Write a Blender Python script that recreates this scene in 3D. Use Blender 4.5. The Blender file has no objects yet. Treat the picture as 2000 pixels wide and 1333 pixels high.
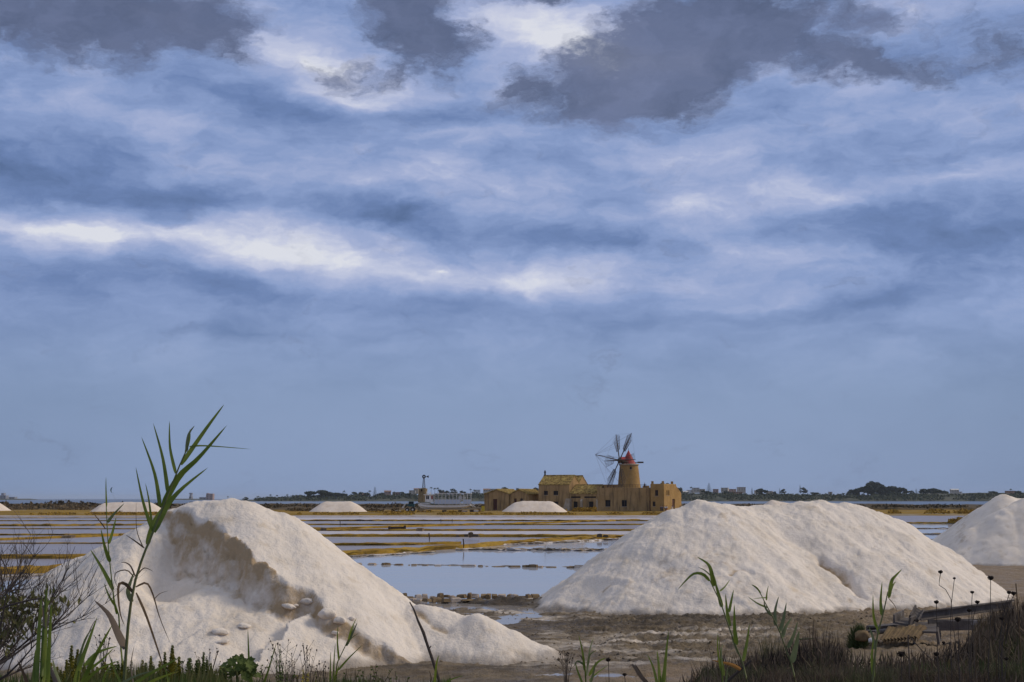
import bpy, bmesh, math, random
import numpy as np
from mathutils import Vector, Matrix

# ------------------------------------------------------------------ camera
S = bpy.context.scene
H = 4.0                      # eye height above the salt works' ground
F = 50.0 / 36.0 * 2000.0     # focal length in photograph pixels
HOR = 974.5                  # row of the horizon
TP = (HOR - 666.5) / F
PITCH = math.atan(TP)
CP, SP = math.cos(PITCH), math.sin(PITCH)
cam = bpy.data.cameras.new('camera')
cam.lens = 50; cam.sensor_width = 36; cam.clip_start = 0.1; cam.clip_end = 80000
camo = bpy.data.objects.new('camera', cam)
camo.location = (0, 0, H); camo.rotation_euler = (math.pi / 2 + PITCH, 0, 0)
S.collection.objects.link(camo); S.camera = camo
COL = S.collection

def ray(px, py):
    cx = (px - 1000) / F; cy = (666.5 - py) / F
    return Vector((cx, CP - cy * SP, SP + cy * CP))
def at(px, py, Y):
    d = ray(px, py); return Vector((0, 0, H)) + d * (Y / d.y)
def gnd(px, py, z=0.0):
    d = ray(px, py); return Vector((0, 0, H)) + d * ((z - H) / d.z)
def zrow(py, Y): return at(1000, py, Y).z

# ------------------------------------------------------------------ world
def srgb(r, g, b):
    f = lambda c: (c / 255 / 12.92) if c / 255 <= 0.04045 else ((c / 255 + 0.055) / 1.055) ** 2.4
    return (f(r), f(g), f(b), 1)
SUN_EL, SUN_AZ = math.radians(34), math.radians(78)     # azimuth from +Y (view) clockwise
W = bpy.data.worlds.new('World'); S.world = W; W.use_nodes = True
nt = W.node_tree; N = nt.nodes; L = nt.links; N.clear()
def nd(t, **k):
    n = N.new(t)
    for a, b in k.items(): setattr(n, a, b)
    return n
def mth(op, a, b=None, c=None, clamp=False):
    n = nd('ShaderNodeMath', operation=op); n.use_clamp = clamp
    for i, v in enumerate((a, b, c)):
        if v is None: continue
        if isinstance(v, (int, float)): n.inputs[i].default_value = v
        else: L.new(v, n.inputs[i])
    return n.outputs[0]
def vmth(op, a, b=None, sc=None):
    n = nd('ShaderNodeVectorMath', operation=op)
    for i, v in enumerate((a, b)):
        if v is None: continue
        if isinstance(v, (tuple, list)): n.inputs[i].default_value = v
        else: L.new(v, n.inputs[i])
    if sc is not None: n.inputs['Scale'].default_value = sc
    return n.outputs[0]
def noise(vec, scale, detail=6, rough=0.55, col=False):
    n = nd('ShaderNodeTexNoise'); n.inputs['Scale'].default_value = scale
    n.inputs['Detail'].default_value = detail; n.inputs['Roughness'].default_value = rough
    L.new(vec, n.inputs['Vector']); return n.outputs['Color' if col else 'Fac']
tc = nd('ShaderNodeTexCoord')
sep = nd('ShaderNodeSeparateXYZ'); L.new(tc.outputs['Generated'], sep.inputs[0])
az = mth('ARCTAN2', sep.outputs[0], sep.outputs[1])
hyp = mth('SQRT', mth('ADD', mth('MULTIPLY', sep.outputs[0], sep.outputs[0]), mth('MULTIPLY', sep.outputs[1], sep.outputs[1])))
el = mth('DIVIDE', sep.outputs[2], mth('MAXIMUM', hyp, 0.02))
el = mth('MINIMUM', mth('ABSOLUTE', el), 3.0)
cmb = nd('ShaderNodeCombineXYZ'); L.new(az, cmb.inputs[0]); L.new(el, cmb.inputs[1])
P = cmb.outputs[0]
def stretch(vec, k, off=(0, 0, 0)):
    m = nd('ShaderNodeMapping'); m.inputs['Scale'].default_value = (1, k, 1); m.inputs['Location'].default_value = off
    L.new(vec, m.inputs[0]); return m.outputs[0]
Pn = stretch(P, 2.0)
w1 = vmth('SCALE', vmth('SUBTRACT', noise(Pn, 5, 5, 0.55, True), (0.5, 0.5, 0.5)), sc=0.11)
w2 = vmth('SCALE', vmth('SUBTRACT', noise(stretch(P, 1.8, (3, 1, 2)), 26, 6, 0.62, True), (0.5, 0.5, 0.5)), sc=0.045)
wa = vmth('MULTIPLY', vmth('ADD', w1, w2), (1.0, 0.42, 0))
PA = vmth('ADD', P, wa)
wd = vmth('MULTIPLY', vmth('ADD', vmth('SCALE', w1, sc=0.6), vmth('SCALE', w2, sc=1.5)), (1.0, 0.75, 0))
PB = vmth('ADD', P, wd)
def blob(vec, px, py, rx, ry, w, rot=0, kind='QUADRATIC_SPHERE'):
    d = ray(px, py); m = nd('ShaderNodeMapping', vector_type='TEXTURE')
    m.inputs['Location'].default_value = (math.atan2(d.x, d.y), d.z / math.hypot(d.x, d.y), 0)
    m.inputs['Rotation'].default_value = (0, 0, math.radians(rot))
    m.inputs['Scale'].default_value = (rx / F, ry / F, 1)
    L.new(vec, m.inputs[0])
    g = nd('ShaderNodeTexGradient', gradient_type=kind); L.new(m.outputs[0], g.inputs[0])
    return g.outputs['Fac'], w
def total(blobs, start):
    acc = start
    for o, w in blobs: acc = mth('MULTIPLY_ADD', o, w, acc)
    return acc
# broad light and dark of the blue-lavender cloud sheet, plus painted side vignette
A = [blob(PA, *b) for b in [
    (600, 110, 360, 110, 0.62, -12), (1060, 80, 360, 170, .8), (560, 20, 250, 60, 0.2), (700, 190, 220, 50, 0.55, -10),
    (150, 200, 420, 90, 0.22), (470, 250, 330, 60, 0.2), (110, 452, 600, 80, 0.95, -2), (330, 440, 380, 60, 0.35), (640, 505, 520, 110, 0.78, -6),
    (850, 518, 60, 22, 0.6), (1020, 545, 420, 70, 0.62, -4), (1250, 510, 420, 90, 0.3, 4),
    (1330, 400, 330, 95, 0.55, 8), (1620, 370, 240, 60, 0.34), (1860, 335, 330, 45, 0.48, 4), (1180, 120, 240, 120, 0.3),
    (620, 345, 420, 50, 0.38, -4), (900, 350, 420, 120, 0.3, -5), (1380, 290, 340, 80, 0.26), (1520, 590, 330, 45, 0.3, 6),
    (1650, 500, 380, 60, 0.28), (1950, 620, 300, 120, 0.16), (1350, 560, 200, 30, 0.2), (850, 265, 220, 30, 0.25, 8),
    (-50, 330, 700, 190, -0.42), (560, 190, 330, 80, -0.42, -8), (820, 225, 330, 60, -0.42), (350, 375, 640, 70, -0.5, -4),
    (800, 432, 380, 60, -0.6, -8), (1150, 470, 560, 60, -0.42, -4), (420, 570, 900, 105, -0.36, -3), (900, 595, 420, 60, -0.22),
    (1330, 625, 560, 80, -0.3, 3), (1880, 460, 480, 120, -0.52, 5), (1650, 600, 330, 50, -0.26, 4), (450, 660, 620, 40, -0.24),
    (1700, 660, 560, 40, -0.12), (1150, 390, 170, 40, -0.2), (1500, 450, 260, 60, -0.3), (1750, 260, 520, 110, -0.16), (50, 120, 400, 100, -0.22),
    (-250, 800, 900, 800, -0.22), (2250, 800, 900, 800, -0.26)]]  # these two darken the sides as lens vignette painted into the sky
fade = nd('ShaderNodeMapRange'); fade.inputs['From Min'].default_value = 0.06; fade.inputs['From Max'].default_value = 0.17
fade.inputs['To Min'].default_value = 0.08; L.new(el, fade.inputs[0]); fade = fade.outputs[0]
n1 = mth('SUBTRACT', noise(vmth('ADD', Pn, vmth('SCALE', wa, sc=1.2)), 9, 9, 0.6), 0.5)
n2 = mth('SUBTRACT', noise(stretch(PA, 2.6, (7, 3, 0)), 15, 9, 0.62), 0.5)
nn = mth('ADD', mth('MULTIPLY', n1, 1.05), mth('MULTIPLY', n2, 0.75))
A = [(o, w * 0.68) for o, w in A]
field = total(A, mth('MULTIPLY_ADD', mth('MULTIPLY', nn, fade), 1.0, 0.5))
ramp = nd('ShaderNodeValToRGB'); cr = ramp.color_ramp; L.new(field, ramp.inputs[0])
stops = [(0.0, (86, 108, 150)), (0.26, (107, 130, 177)), (0.5, (137, 157, 201)), (0.7, (165, 177, 213)), (0.88, (199, 204, 226)), (1.0, (222, 224, 233))]
while len(cr.elements) < len(stops): cr.elements.new(0.5)
for e, (p, c) in zip(cr.elements, stops): e.position = p; e.color = srgb(*c)
# low sky: an even hazy blue under the sheet
low = nd('ShaderNodeMapRange'); low.interpolation_type = 'SMOOTHSTEP'
low.inputs['From Min'].default_value = 0.15; low.inputs['From Max'].default_value = 0.06
L.new(el, low.inputs[0])
def mix(fac, a, b):
    m = nd('ShaderNodeMix', data_type='RGBA')
    for k, v in ((0, fac), (6, a), (7, b)):
        if isinstance(v, (int, float, tuple)): m.inputs[k].default_value = v
        else: L.new(v, m.inputs[k])
    return m.outputs[2]
lowc = nd('ShaderNodeValToRGB'); L.new(field, lowc.inputs[0])
lowc.color_ramp.elements[0].position = 0.25; lowc.color_ramp.elements[0].color = srgb(104, 126, 160)
lowc.color_ramp.elements[1].position = 0.62; lowc.color_ramp.elements[1].color = srgb(143, 163, 199)
c1 = mix(mth('MULTIPLY', low.outputs[0], 0.85), ramp.outputs[0], lowc.outputs[0])
# ragged dark slate clouds near the top
Bb = [blob(PB, *b) for b in [
    (200, 25, 380, 125, 1.5, 0, 'SPHERICAL'), (390, 40, 150, 90, 0.6, 0, 'SPHERICAL'), (810, 45, 180, 110, 1.5, -20, 'SPHERICAL'), (1050, -12, 300, 50, 0.9, 0, 'SPHERICAL'),
    (760, 140, 90, 45, 0.7, 40, 'SPHERICAL'), (1310, 105, 250, 130, 1.35, 10, 'SPHERICAL'), (1480, 40, 380, 90, 1.1, 6, 'SPHERICAL'),
    (1060, 170, 190, 90, 1.0, 0, 'SPHERICAL'), (1250, 205, 240, 90, 0.9, 5, 'SPHERICAL'), (1560, 110, 300, 60, 0.8, 0, 'SPHERICAL'), (1760, 120, 220, 50, 0.85, -12, 'SPHERICAL'),
    (1980, 95, 130, 70, 0.8, 0, 'SPHERICAL'), (650, 130, 90, 50, 0.75, 0, 'SPHERICAL'), (1800, 20, 300, 60, 0.5, 0, 'SPHERICAL'),
    (600, -440, 1300, 280, 0.7, 0, 'SPHERICAL'), (1900, -300, 900, 260, 0.8, 0, 'SPHERICAL')]]
nd1 = mth('SUBTRACT', noise(stretch(PB, 1.5, (1, 5, 0)), 24, 9, 0.66), 0.5)
dk = total(Bb, mth('MULTIPLY', nd1, 2.1))
dm = nd('ShaderNodeMapRange'); dm.interpolation_type = 'SMOOTHSTEP'
dm.inputs['From Min'].default_value = 0.12; dm.inputs['From Max'].default_value = 0.95; L.new(dk, dm.inputs[0])
dcol = nd('ShaderNodeValToRGB'); L.new(mth('ADD', noise(stretch(PB, 1.6, (4, 4, 0)), 9, 8, 0.62), 0.0), dcol.inputs[0])
dcol.color_ramp.elements[0].position = 0.3; dcol.color_ramp.elements[0].color = srgb(70, 80, 107)
dcol.color_ramp.elements[1].position = 0.7; dcol.color_ramp.elements[1].color = srgb(112, 122, 155)
c2 = mix(mth('MULTIPLY', dm.outputs[0], 0.93), c1, dcol.outputs[0])
sky = nd('ShaderNodeTexSky', sky_type='NISHITA'); sky.sun_disc = False
sky.sun_elevation = SUN_EL; sky.sun_rotation = SUN_AZ
BG = 0.1
skyc = vmth('SCALE', c2, sc=1.0 / BG)
# unseen overhead sheet greyed to pale overcast, to warm the light on the salt
hi = nd('ShaderNodeMapRange'); hi.interpolation_type = 'SMOOTHSTEP'; hi.inputs['From Min'].default_value = 0.42; hi.inputs['From Max'].default_value = 1.1; L.new(el, hi.inputs[0])
oc = nd('ShaderNodeValToRGB'); L.new(noise(tc.outputs['Generated'], 3.0, 6, 0.6), oc.inputs[0])
oc.color_ramp.elements[0].position = 0.3; oc.color_ramp.elements[0].color = srgb(142, 146, 158); oc.color_ramp.elements[1].position = 0.7; oc.color_ramp.elements[1].color = srgb(196, 194, 194)
skyc = vmth('SCALE', mix(mth('MULTIPLY', hi.outputs[0], 0.9), c2, oc.outputs[0]), sc=1.0 / BG)
c3 = mix(0.06, skyc, sky.outputs[0])
bg = nd('ShaderNodeBackground'); bg.inputs['Strength'].default_value = BG
L.new(c3, bg.inputs['Color']); out = nd('ShaderNodeOutputWorld'); L.new(bg.outputs[0], out.inputs[0])

sun = bpy.data.lights.new('sun', 'SUN'); sun.energy = 1.95; sun.angle = math.radians(15); sun.color = (1.0, 0.88, 0.71)
suno = bpy.data.objects.new('sun', sun)
sd = Vector((math.sin(SUN_AZ) * math.cos(SUN_EL), math.cos(SUN_AZ) * math.cos(SUN_EL), math.sin(SUN_EL)))
suno.rotation_euler = sd.to_track_quat('Z', 'Y').to_euler(); COL.objects.link(suno)
S.view_settings.view_transform = 'Standard'; S.view_settings.look = 'None'
S.view_settings.gamma = 1; S.view_settings.exposure = 0.0; S.view_settings.use_curve_mapping = False

# ------------------------------------------------------------------ helpers
class MB:
    def __init__(s): s.v = []; s.f = []
    def add(s, vs, fs):
        n = len(s.v); s.v.extend([tuple(p) for p in vs]); s.f.extend([tuple(i + n for i in f) for f in fs]); return s
    def hexa(s, c):        # 8 corners: bottom ring 0-3, top ring 4-7
        return s.add(c, [(0, 3, 2, 1), (4, 5, 6, 7), (0, 1, 5, 4), (1, 2, 6, 5), (2, 3, 7, 6), (3, 0, 4, 7)])
    def box(s, o, sz, R=None):
        x, y, z = [a / 2 for a in sz]; c = [(-x, -y, -z), (x, -y, -z), (x, y, -z), (-x, y, -z), (-x, -y, z), (x, -y, z), (x, y, z), (-x, y, z)]
        o = Vector(o); return s.hexa([(R @ Vector(p) if R else Vector(p)) + o for p in c])
    def bar(s, a, b, r, n=4, r2=None):
        a = Vector(a); b = Vector(b); d = (b - a)
        if d.length < 1e-6: return s
        q = d.to_track_quat('Z', 'Y'); r2 = r if r2 is None else r2
        ring = [(math.cos(2 * math.pi * (i + .5) / n), math.sin(2 * math.pi * (i + .5) / n)) for i in range(n)]
        vs = [a + q @ Vector((c * r, t * r, 0)) for c, t in ring] + [b + q @ Vector((c * r2, t * r2, 0)) for c, t in ring]
        fs = [(i, (i + 1) % n, n + (i + 1) % n, n + i) for i in range(n)] + [tuple(reversed(range(n))), tuple(range(n, 2 * n))]
        return s.add(vs, fs)
    def tube(s, pts, rs, n=6):
        pts = [Vector(p) for p in pts]; m = len(pts)
        if not hasattr(rs, '__len__'): rs = [rs] * m
        vs = []
        for i, p in enumerate(pts):
            d = pts[min(i + 1, m - 1)] - pts[max(i - 1, 0)]; q = d.to_track_quat('Z', 'Y')
            vs += [p + q @ Vector((math.cos(2 * math.pi * k / n) * rs[i], math.sin(2 * math.pi * k / n) * rs[i], 0)) for k in range(n)]
        fs = [(i * n + k, i * n + (k + 1) % n, (i + 1) * n + (k + 1) % n, (i + 1) * n + k) for i in range(m - 1) for k in range(n)]
        fs += [tuple(reversed(range(n))), tuple(range((m - 1) * n, m * n))]
        return s.add(vs, fs)
    def lathe(s, prof, n=24, o=(0, 0, 0)):
        vs = [(o[0] + r * math.cos(2 * math.pi * k / n), o[1] + r * math.sin(2 * math.pi * k / n), o[2] + z) for r, z in prof for k in range(n)]
        fs = [(i * n + k, i * n + (k + 1) % n, (i + 1) * n + (k + 1) % n, (i + 1) * n + k) for i in range(len(prof) - 1) for k in range(n)]
        fs += [tuple(reversed(range(n))), tuple(range((len(prof) - 1) * n, len(prof) * n))]
        return s.add(vs, fs)
def tag(o, label=None, cat=None, group=None, kind=None):
    for k, v in (('label', label), ('category', cat), ('group', group), ('kind', kind)):
        if v: o[k] = v
    return o
def empty(name, loc, label, cat, group=None):
    o = bpy.data.objects.new(name, None); o.location = loc; o.empty_display_size = 0.2; COL.objects.link(o)
    return tag(o, label, cat, group)
def root_loc(p):
    v = Vector((0, 0, 0))
    while p is not None: v = v + p.location; p = p.parent
    return v
def build(name, mb, mat, parent=None, origin=None, smooth=False, **t):
    """vertices are world coordinates; origin only matters without a parent"""
    o0 = root_loc(parent) if parent else Vector(origin if origin is not None else (0, 0, 0))
    me = bpy.data.meshes.new(name)
    me.from_pydata([(a[0] - o0.x, a[1] - o0.y, a[2] - o0.z) for a in mb.v], [], mb.f)
    if smooth: me.polygons.foreach_set('use_smooth', [True] * len(me.polygons))
    me.materials.append(mat); me.update()
    o = bpy.data.objects.new(name, me); COL.objects.link(o)
    if parent: o.parent = parent
    else: o.location = o0
    tag(o, **t); return o
def copy_tree(o, parent=None):
    c = o.copy(); COL.objects.link(c); c.parent = parent
    for ch in [x for x in o.children]: copy_tree(ch, c)
    return c
def grid_obj(name, X, Y, Z, mat, attrs=None, keep=None, parent=None, origin=(0, 0, 0), smooth=True, **t):
    r, c = X.shape; co = np.stack([X - origin[0], Y - origin[1], Z - origin[2]], -1).reshape(-1, 3)
    idx = np.arange(r * c).reshape(r, c)
    q = np.stack([idx[:-1, :-1], idx[:-1, 1:], idx[1:, 1:], idx[1:, :-1]], -1).reshape(-1, 4)
    if keep is not None:
        k = keep.reshape(-1); q = q[k[q].any(1)]
        used = np.zeros(r * c, bool); used[q.reshape(-1)] = True
        mp = np.cumsum(used) - 1; co = co[used]; q = mp[q]
    else: used = np.ones(r * c, bool)
    me = bpy.data.meshes.new(name); me.vertices.add(len(co)); me.vertices.foreach_set('co', co.astype(np.float32).reshape(-1))
    me.loops.add(len(q) * 4); me.loops.foreach_set('vertex_index', q.astype(np.int32).reshape(-1))
    me.polygons.add(len(q)); me.polygons.foreach_set('loop_start', np.arange(0, len(q) * 4, 4, dtype=np.int32))
    me.polygons.foreach_set('use_smooth', np.full(len(q), smooth))
    for n, a in (attrs or {}).items():
        at_ = me.attributes.new(n, 'FLOAT', 'POINT'); at_.data.foreach_set('value', a.reshape(-1)[used].astype(np.float32))
    me.materials.append(mat); me.update(calc_edges=True)
    o = bpy.data.objects.new(name, me); COL.objects.link(o); o.location = origin
    if parent: o.parent = parent; o.location = (0, 0, 0)
    tag(o, **t); return o
# numpy gradient noise
_rng = np.random.RandomState(7); _perm = _rng.permutation(4096); _ang = _rng.rand(4096) * 2 * np.pi
def pn(x, y, seed=0):
    x = np.asarray(x, float) + seed * 17.31; y = np.asarray(y, float) + seed * 7.77
    xi = np.floor(x).astype(int); yi = np.floor(y).astype(int); xf = x - xi; yf = y - yi
    u = xf * xf * xf * (xf * (xf * 6 - 15) + 10); v = yf * yf * yf * (yf * (yf * 6 - 15) + 10)
    def g(a, b):
        h = _perm[(_perm[(xi + a) & 4095] + (yi + b)) & 4095]; return np.cos(_ang[h]) * (xf - a) + np.sin(_ang[h]) * (yf - b)
    return ((g(0, 0) * (1 - u) + g(1, 0) * u) * (1 - v) + (g(0, 1) * (1 - u) + g(1, 1) * u) * v) * 1.5
def fbm(x, y, o=4, seed=0, gain=0.5):
    s = 0; a = 1.0
    for i in range(o): s = s + a * pn(x, y, seed + i); x = x * 2.03; y = y * 2.03; a *= gain
    return s
def ss(a, b, x):
    t = np.clip((np.asarray(x, float) - a) / (b - a), 0, 1); return t * t * (3 - 2 * t)

# ------------------------------------------------------------------ materials
def material(name, base, rough=0.9, var=None, scale=3.0, bump=0.0, bscale=20.0, spec=0.3, attr=None, ramp=(0.35, 0.65), stretch=(1, 1, 1), extra=None, bdist=0.03, trans=0.0, coords='Object', detail=6):
    m = bpy.data.materials.new(name); m.use_nodes = True; t = m.node_tree; n = t.nodes; l = t.links
    b = n['Principled BSDF']; b.inputs['Roughness'].default_value = rough; b.inputs['Specular IOR Level'].default_value = spec
    c = n.new('ShaderNodeTexCoord'); mp = n.new('ShaderNodeMapping'); mp.inputs['Scale'].default_value = stretch
    l.new(c.outputs[coords], mp.inputs[0])
    def mx(fac, a, bb):
        k = n.new('ShaderNodeMix'); k.data_type = 'RGBA'
        for i, v in ((0, fac), (6, a), (7, bb)):
            if isinstance(v, (int, float)): k.inputs[i].default_value = v
            elif isinstance(v, tuple): k.inputs[i].default_value = v if len(v) == 4 else (*v, 1)
            else: l.new(v, k.inputs[i])
        return k.outputs[2]
    def ns(sc, lo, hi, vec=None, det=detail, rg=0.6):
        k = n.new('ShaderNodeTexNoise'); k.inputs['Scale'].default_value = sc; k.inputs['Detail'].default_value = det; k.inputs['Roughness'].default_value = rg
        l.new(vec or mp.outputs[0], k.inputs['Vector'])
        r = n.new('ShaderNodeMapRange'); r.inputs['From Min'].default_value = lo; r.inputs['From Max'].default_value = hi; l.new(k.outputs['Fac'], r.inputs[0])
        return r.outputs[0]
    col = (*base, 1)
    if var: col = mx(ns(scale, *ramp), base, var)
    for e in (extra or []):      # (kind, colour, ...) layers
        if e[0] == 'noise': col = mx(ns(e[2], e[3], e[4]), col, e[1])
        elif e[0] == 'attr':
            a = n.new('ShaderNodeAttribute'); a.attribute_name = e[2]
            f = a.outputs['Fac']
            if len(e) > 3:
                k = n.new('ShaderNodeMath'); k.operation = 'MULTIPLY_ADD'; k.use_clamp = True
                l.new(ns(e[3], 0.3, 0.7), k.inputs[0]); k.inputs[1].default_value = e[4]
                s_ = n.new('ShaderNodeMath'); s_.operation = 'MULTIPLY_ADD'; l.new(f, s_.inputs[0]); s_.inputs[1].default_value = 1 + e[4]; s_.inputs[2].default_value = -e[4]
                l.new(s_.outputs[0], k.inputs[2]); f = k.outputs[0]
            col = mx(f, col, e[1])
        elif e[0] == 'vein':     # vertical runs
            mv = n.new('ShaderNodeMapping'); mv.inputs['Scale'].default_value = e[3]; l.new(c.outputs[coords], mv.inputs[0])
            col = mx(ns(e[2], e[4], e[5], mv.outputs[0]), col, e[1])
        elif e[0] == 'rough':
            r = ns(e[1], e[2], e[3]); q = n.new('ShaderNodeMapRange'); q.inputs['To Min'].default_value = e[4]; q.inputs['To Max'].default_value = e[5]
            l.new(r, q.inputs[0]); l.new(q.outputs[0], b.inputs['Roughness'])
    if isinstance(col, tuple): b.inputs['Base Color'].default_value = col
    else: l.new(col, b.inputs['Base Color'])
    if bump:
        k = n.new('ShaderNodeTexNoise'); k.inputs['Scale'].default_value = bscale; k.inputs['Detail'].default_value = 8; k.inputs['Roughness'].default_value = 0.65
        l.new(mp.outputs[0], k.inputs['Vector'])
        bp = n.new('ShaderNodeBump'); bp.inputs['Strength'].default_value = bump; bp.inputs['Distance'].default_value = bdist
        l.new(k.outputs['Fac'], bp.inputs['Height']); l.new(bp.outputs[0], b.inputs['Normal'])
    if trans:
        ts = n.new('ShaderNodeBsdfTranslucent'); k = n.new('ShaderNodeMixShader'); k.inputs[0].default_value = trans
        if isinstance(col, tuple): ts.inputs[0].default_value = col
        else: l.new(col, ts.inputs[0])
        l.new(b.outputs[0], k.inputs[1]); l.new(ts.outputs[0], k.inputs[2]); l.new(k.outputs[0], n['Material Output'].inputs[0])
    return m
def water(name, base, rough, bump, scale, mixd=0.0, dcol=(0.5, 0.48, 0.52)):
    m = bpy.data.materials.new(name); m.use_nodes = True; t = m.node_tree; n = t.nodes; l = t.links
    b = n['Principled BSDF']; b.inputs['Base Color'].default_value = (*base, 1); b.inputs['Roughness'].default_value = rough
    b.inputs['IOR'].default_value = 1.33; b.inputs['Specular IOR Level'].default_value = 0.5
    c = n.new('ShaderNodeTexCoord'); mp = n.new('ShaderNodeMapping'); mp.inputs['Scale'].default_value = (1, 2.2, 1); l.new(c.outputs['Object'], mp.inputs[0])
    k = n.new('ShaderNodeTexNoise'); k.inputs['Scale'].default_value = scale; k.inputs['Detail'].default_value = 4; l.new(mp.outputs[0], k.inputs['Vector'])
    bp = n.new('ShaderNodeBump'); bp.inputs['Strength'].default_value = bump; bp.inputs['Distance'].default_value = 0.02
    l.new(k.outputs['Fac'], bp.inputs['Height']); l.new(bp.outputs[0], b.inputs['Normal'])
    if mixd:
        d = n.new('ShaderNodeBsdfDiffuse'); x = n.new('ShaderNodeMixShader')
        k2 = n.new('ShaderNodeTexNoise'); k2.inputs['Scale'].default_value = 0.06; k2.inputs['Detail'].default_value = 5; l.new(mp.outputs[0], k2.inputs['Vector'])
        r = n.new('ShaderNodeMapRange'); r.inputs['From Min'].default_value = 0.35; r.inputs['From Max'].default_value = 0.65
        r.inputs['To Min'].default_value = mixd * 0.7; r.inputs['To Max'].default_value = min(1, mixd * 1.3); l.new(k2.outputs['Fac'], r.inputs[0])
        l.new(r.outputs[0], x.inputs[0]); d.inputs[0].default_value = (*dcol, 1)
        l.new(b.outputs[0], x.inputs[1]); l.new(d.outputs[0], x.inputs[2]); l.new(x.outputs[0], n['Material Output'].inputs[0])
    return m
M = {}
M['salt'] = material('salt', (0.82, 0.73, 0.63), 0.88, (0.75, 0.66, 0.555), 0.9, 0.8, 14, 0.25, ramp=(0.4, 0.7), bdist=0.05,
    extra=[('vein', (0.64, 0.545, 0.43), 1.0, (1.1, 1.1, .45), 0.50, 0.85), ('noise', (0.56, 0.45, 0.32), 1.7, 0.56, 0.84), ('attr', (0.44, 0.315, 0.185), 'stain', 2.6, 0.95), ('attr', (0.30, 0.25, 0.20), 'dirt', 3.0, 0.4)])
M['salt_far'] = material('salt_far', (0.80, 0.69, 0.58), 0.9, (0.70, 0.58, 0.46), 0.5, 0.6, 1.5, 0.3, bdist=0.2)
M['mud'] = material('mud', (0.185, 0.136, 0.076), 0.8, (0.085, 0.060, 0.034), 1.1, 1.0, 6, 0.45, bdist=0.09,
    extra=[('noise', (0.21, 0.16, 0.10), 0.35, 0.5, 0.72), ('attr', (0.22, 0.155, 0.09), 'road', 0.8, 0.25), ('attr', (0.062, 0.044, 0.026), 'wet', 2.2, 0.7), ('attr', (0.60, 0.52, 0.43), 'crust', 1.4, 0.5), ('attr', (0.045, 0.032, 0.020), 'earth'), ('rough', 0.8, 0.35, 0.65, 0.45, 0.95)])
M['bank'] = material('bank', (0.36, 0.215, 0.030), 0.95, (0.19, 0.115, 0.022), 0.45, 0.8, 4, 0.15, bdist=0.1,
    extra=[('noise', (0.44, 0.28, 0.05), 0.16, 0.5, 0.7), ('noise', (0.05, 0.042, 0.026), 0.9, 0.58, 0.75)])
M['crustbank'] = material('crustbank', (0.42, 0.35, 0.26), 0.95, (0.16, 0.11, 0.06), 0.7, 0.8, 4, 0.15, bdist=0.1, extra=[('noise', (0.68, 0.63, 0.6), 1.1, 0.5, 0.62)])
M['plateau'] = material('plateau', (0.33, 0.20, 0.030), 0.95, (0.19, 0.125, 0.027), 0.06, 0.6, 2, 0.1, bdist=0.2, extra=[('noise', (0.30, 0.25, 0.17), 0.05, 0.56, 0.68)])
M['sea'] = water('sea', (0.05, 0.075, 0.11), 0.28, 1.0, 0.7)
M['pond'] = water('pond', (0.36, 0.41, 0.47), 0.05, 0.12, 0.9, 0.2, (0.50, 0.48, 0.53))
M['pan'] = water('pan', (0.26, 0.25, 0.27), 0.22, 0.6, 1.2, 0.42, (0.29, 0.255, 0.27))
M['panwhite'] = water('panwhite', (0.5, 0.48, 0.5), 0.25, 0.4, 1.0, 0.5, (0.55, 0.49, 0.48))
M['puddle'] = water('puddle', (0.2, 0.17, 0.14), 0.08, 0.25, 1.5, 0.15, (0.5, 0.48, 0.47))
M['plaster'] = material('plaster', (0.44, 0.285, 0.13), 0.92, (0.35, 0.22, 0.095), 0.35, 0.4, 3, 0.15,
    extra=[('vein', (0.17, 0.115, 0.06), 1.0, (1.1, 1.1, 0.14), 0.50, 0.68), ('noise', (0.46, 0.31, 0.15), 0.5, 0.58, 0.72)])
M['towerstone'] = material('towerstone', (0.42, 0.262, 0.10), 0.92, (0.32, 0.195, 0.072), 0.5, 0.5, 3, 0.15, extra=[('noise', (0.20, 0.115, 0.04), 0.45, 0.58, 0.74)])
M['ruin'] = material('ruin', (0.30, 0.235, 0.14), 0.95, (0.20, 0.15, 0.085), 1.2, 0.8, 4, 0.1, bdist=0.1)
M['palepl'] = material('palepl', (0.46, 0.39, 0.30), 0.92, (0.36, 0.28, 0.19), 0.8, 0.3, 3)
M['rooftile'] = material('rooftile', (0.43, 0.30, 0.10), 0.95, (0.17, 0.115, 0.04), 1.4, 0.9, 5, 0.15, bdist=0.1, ramp=(0.42, 0.6), extra=[('noise', (0.53, 0.41, 0.13), 0.8, 0.55, 0.65)])
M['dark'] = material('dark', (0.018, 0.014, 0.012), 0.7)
M['glass'] = material('glass', (0.015, 0.015, 0.018), 0.4, spec=0.15)
M['frame'] = material('frame', (0.13, 0.08, 0.05), 0.7)
M['door'] = material('door', (0.10, 0.035, 0.025), 0.7, (0.07, 0.03, 0.02), 2)
M['redroof'] = material('redroof', (0.42, 0.045, 0.040), 0.6, (0.33, 0.04, 0.035), 1.2, spec=0.3)
M['iron'] = material('iron', (0.03, 0.03, 0.035), 0.6, (0.05, 0.04, 0.035), 3)
M['wood'] = material('wood', (0.05, 0.036, 0.026), 0.8, (0.09, 0.06, 0.04), 2)
M['wire'] = material('wire', (0.13, 0.13, 0.15), 0.6)
M['boat'] = material('boat', (0.86, 0.85, 0.82), 0.5, (0.76, 0.73, 0.68), 0.6)
M['boatblue'] = material('boatblue', (0.52, 0.58, 0.68), 0.5)
M['boatgreen'] = material('boatgreen', (0.07, 0.10, 0.075), 0.5)
M['boatred'] = material('boatred', (0.30, 0.08, 0.06), 0.6)
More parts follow.
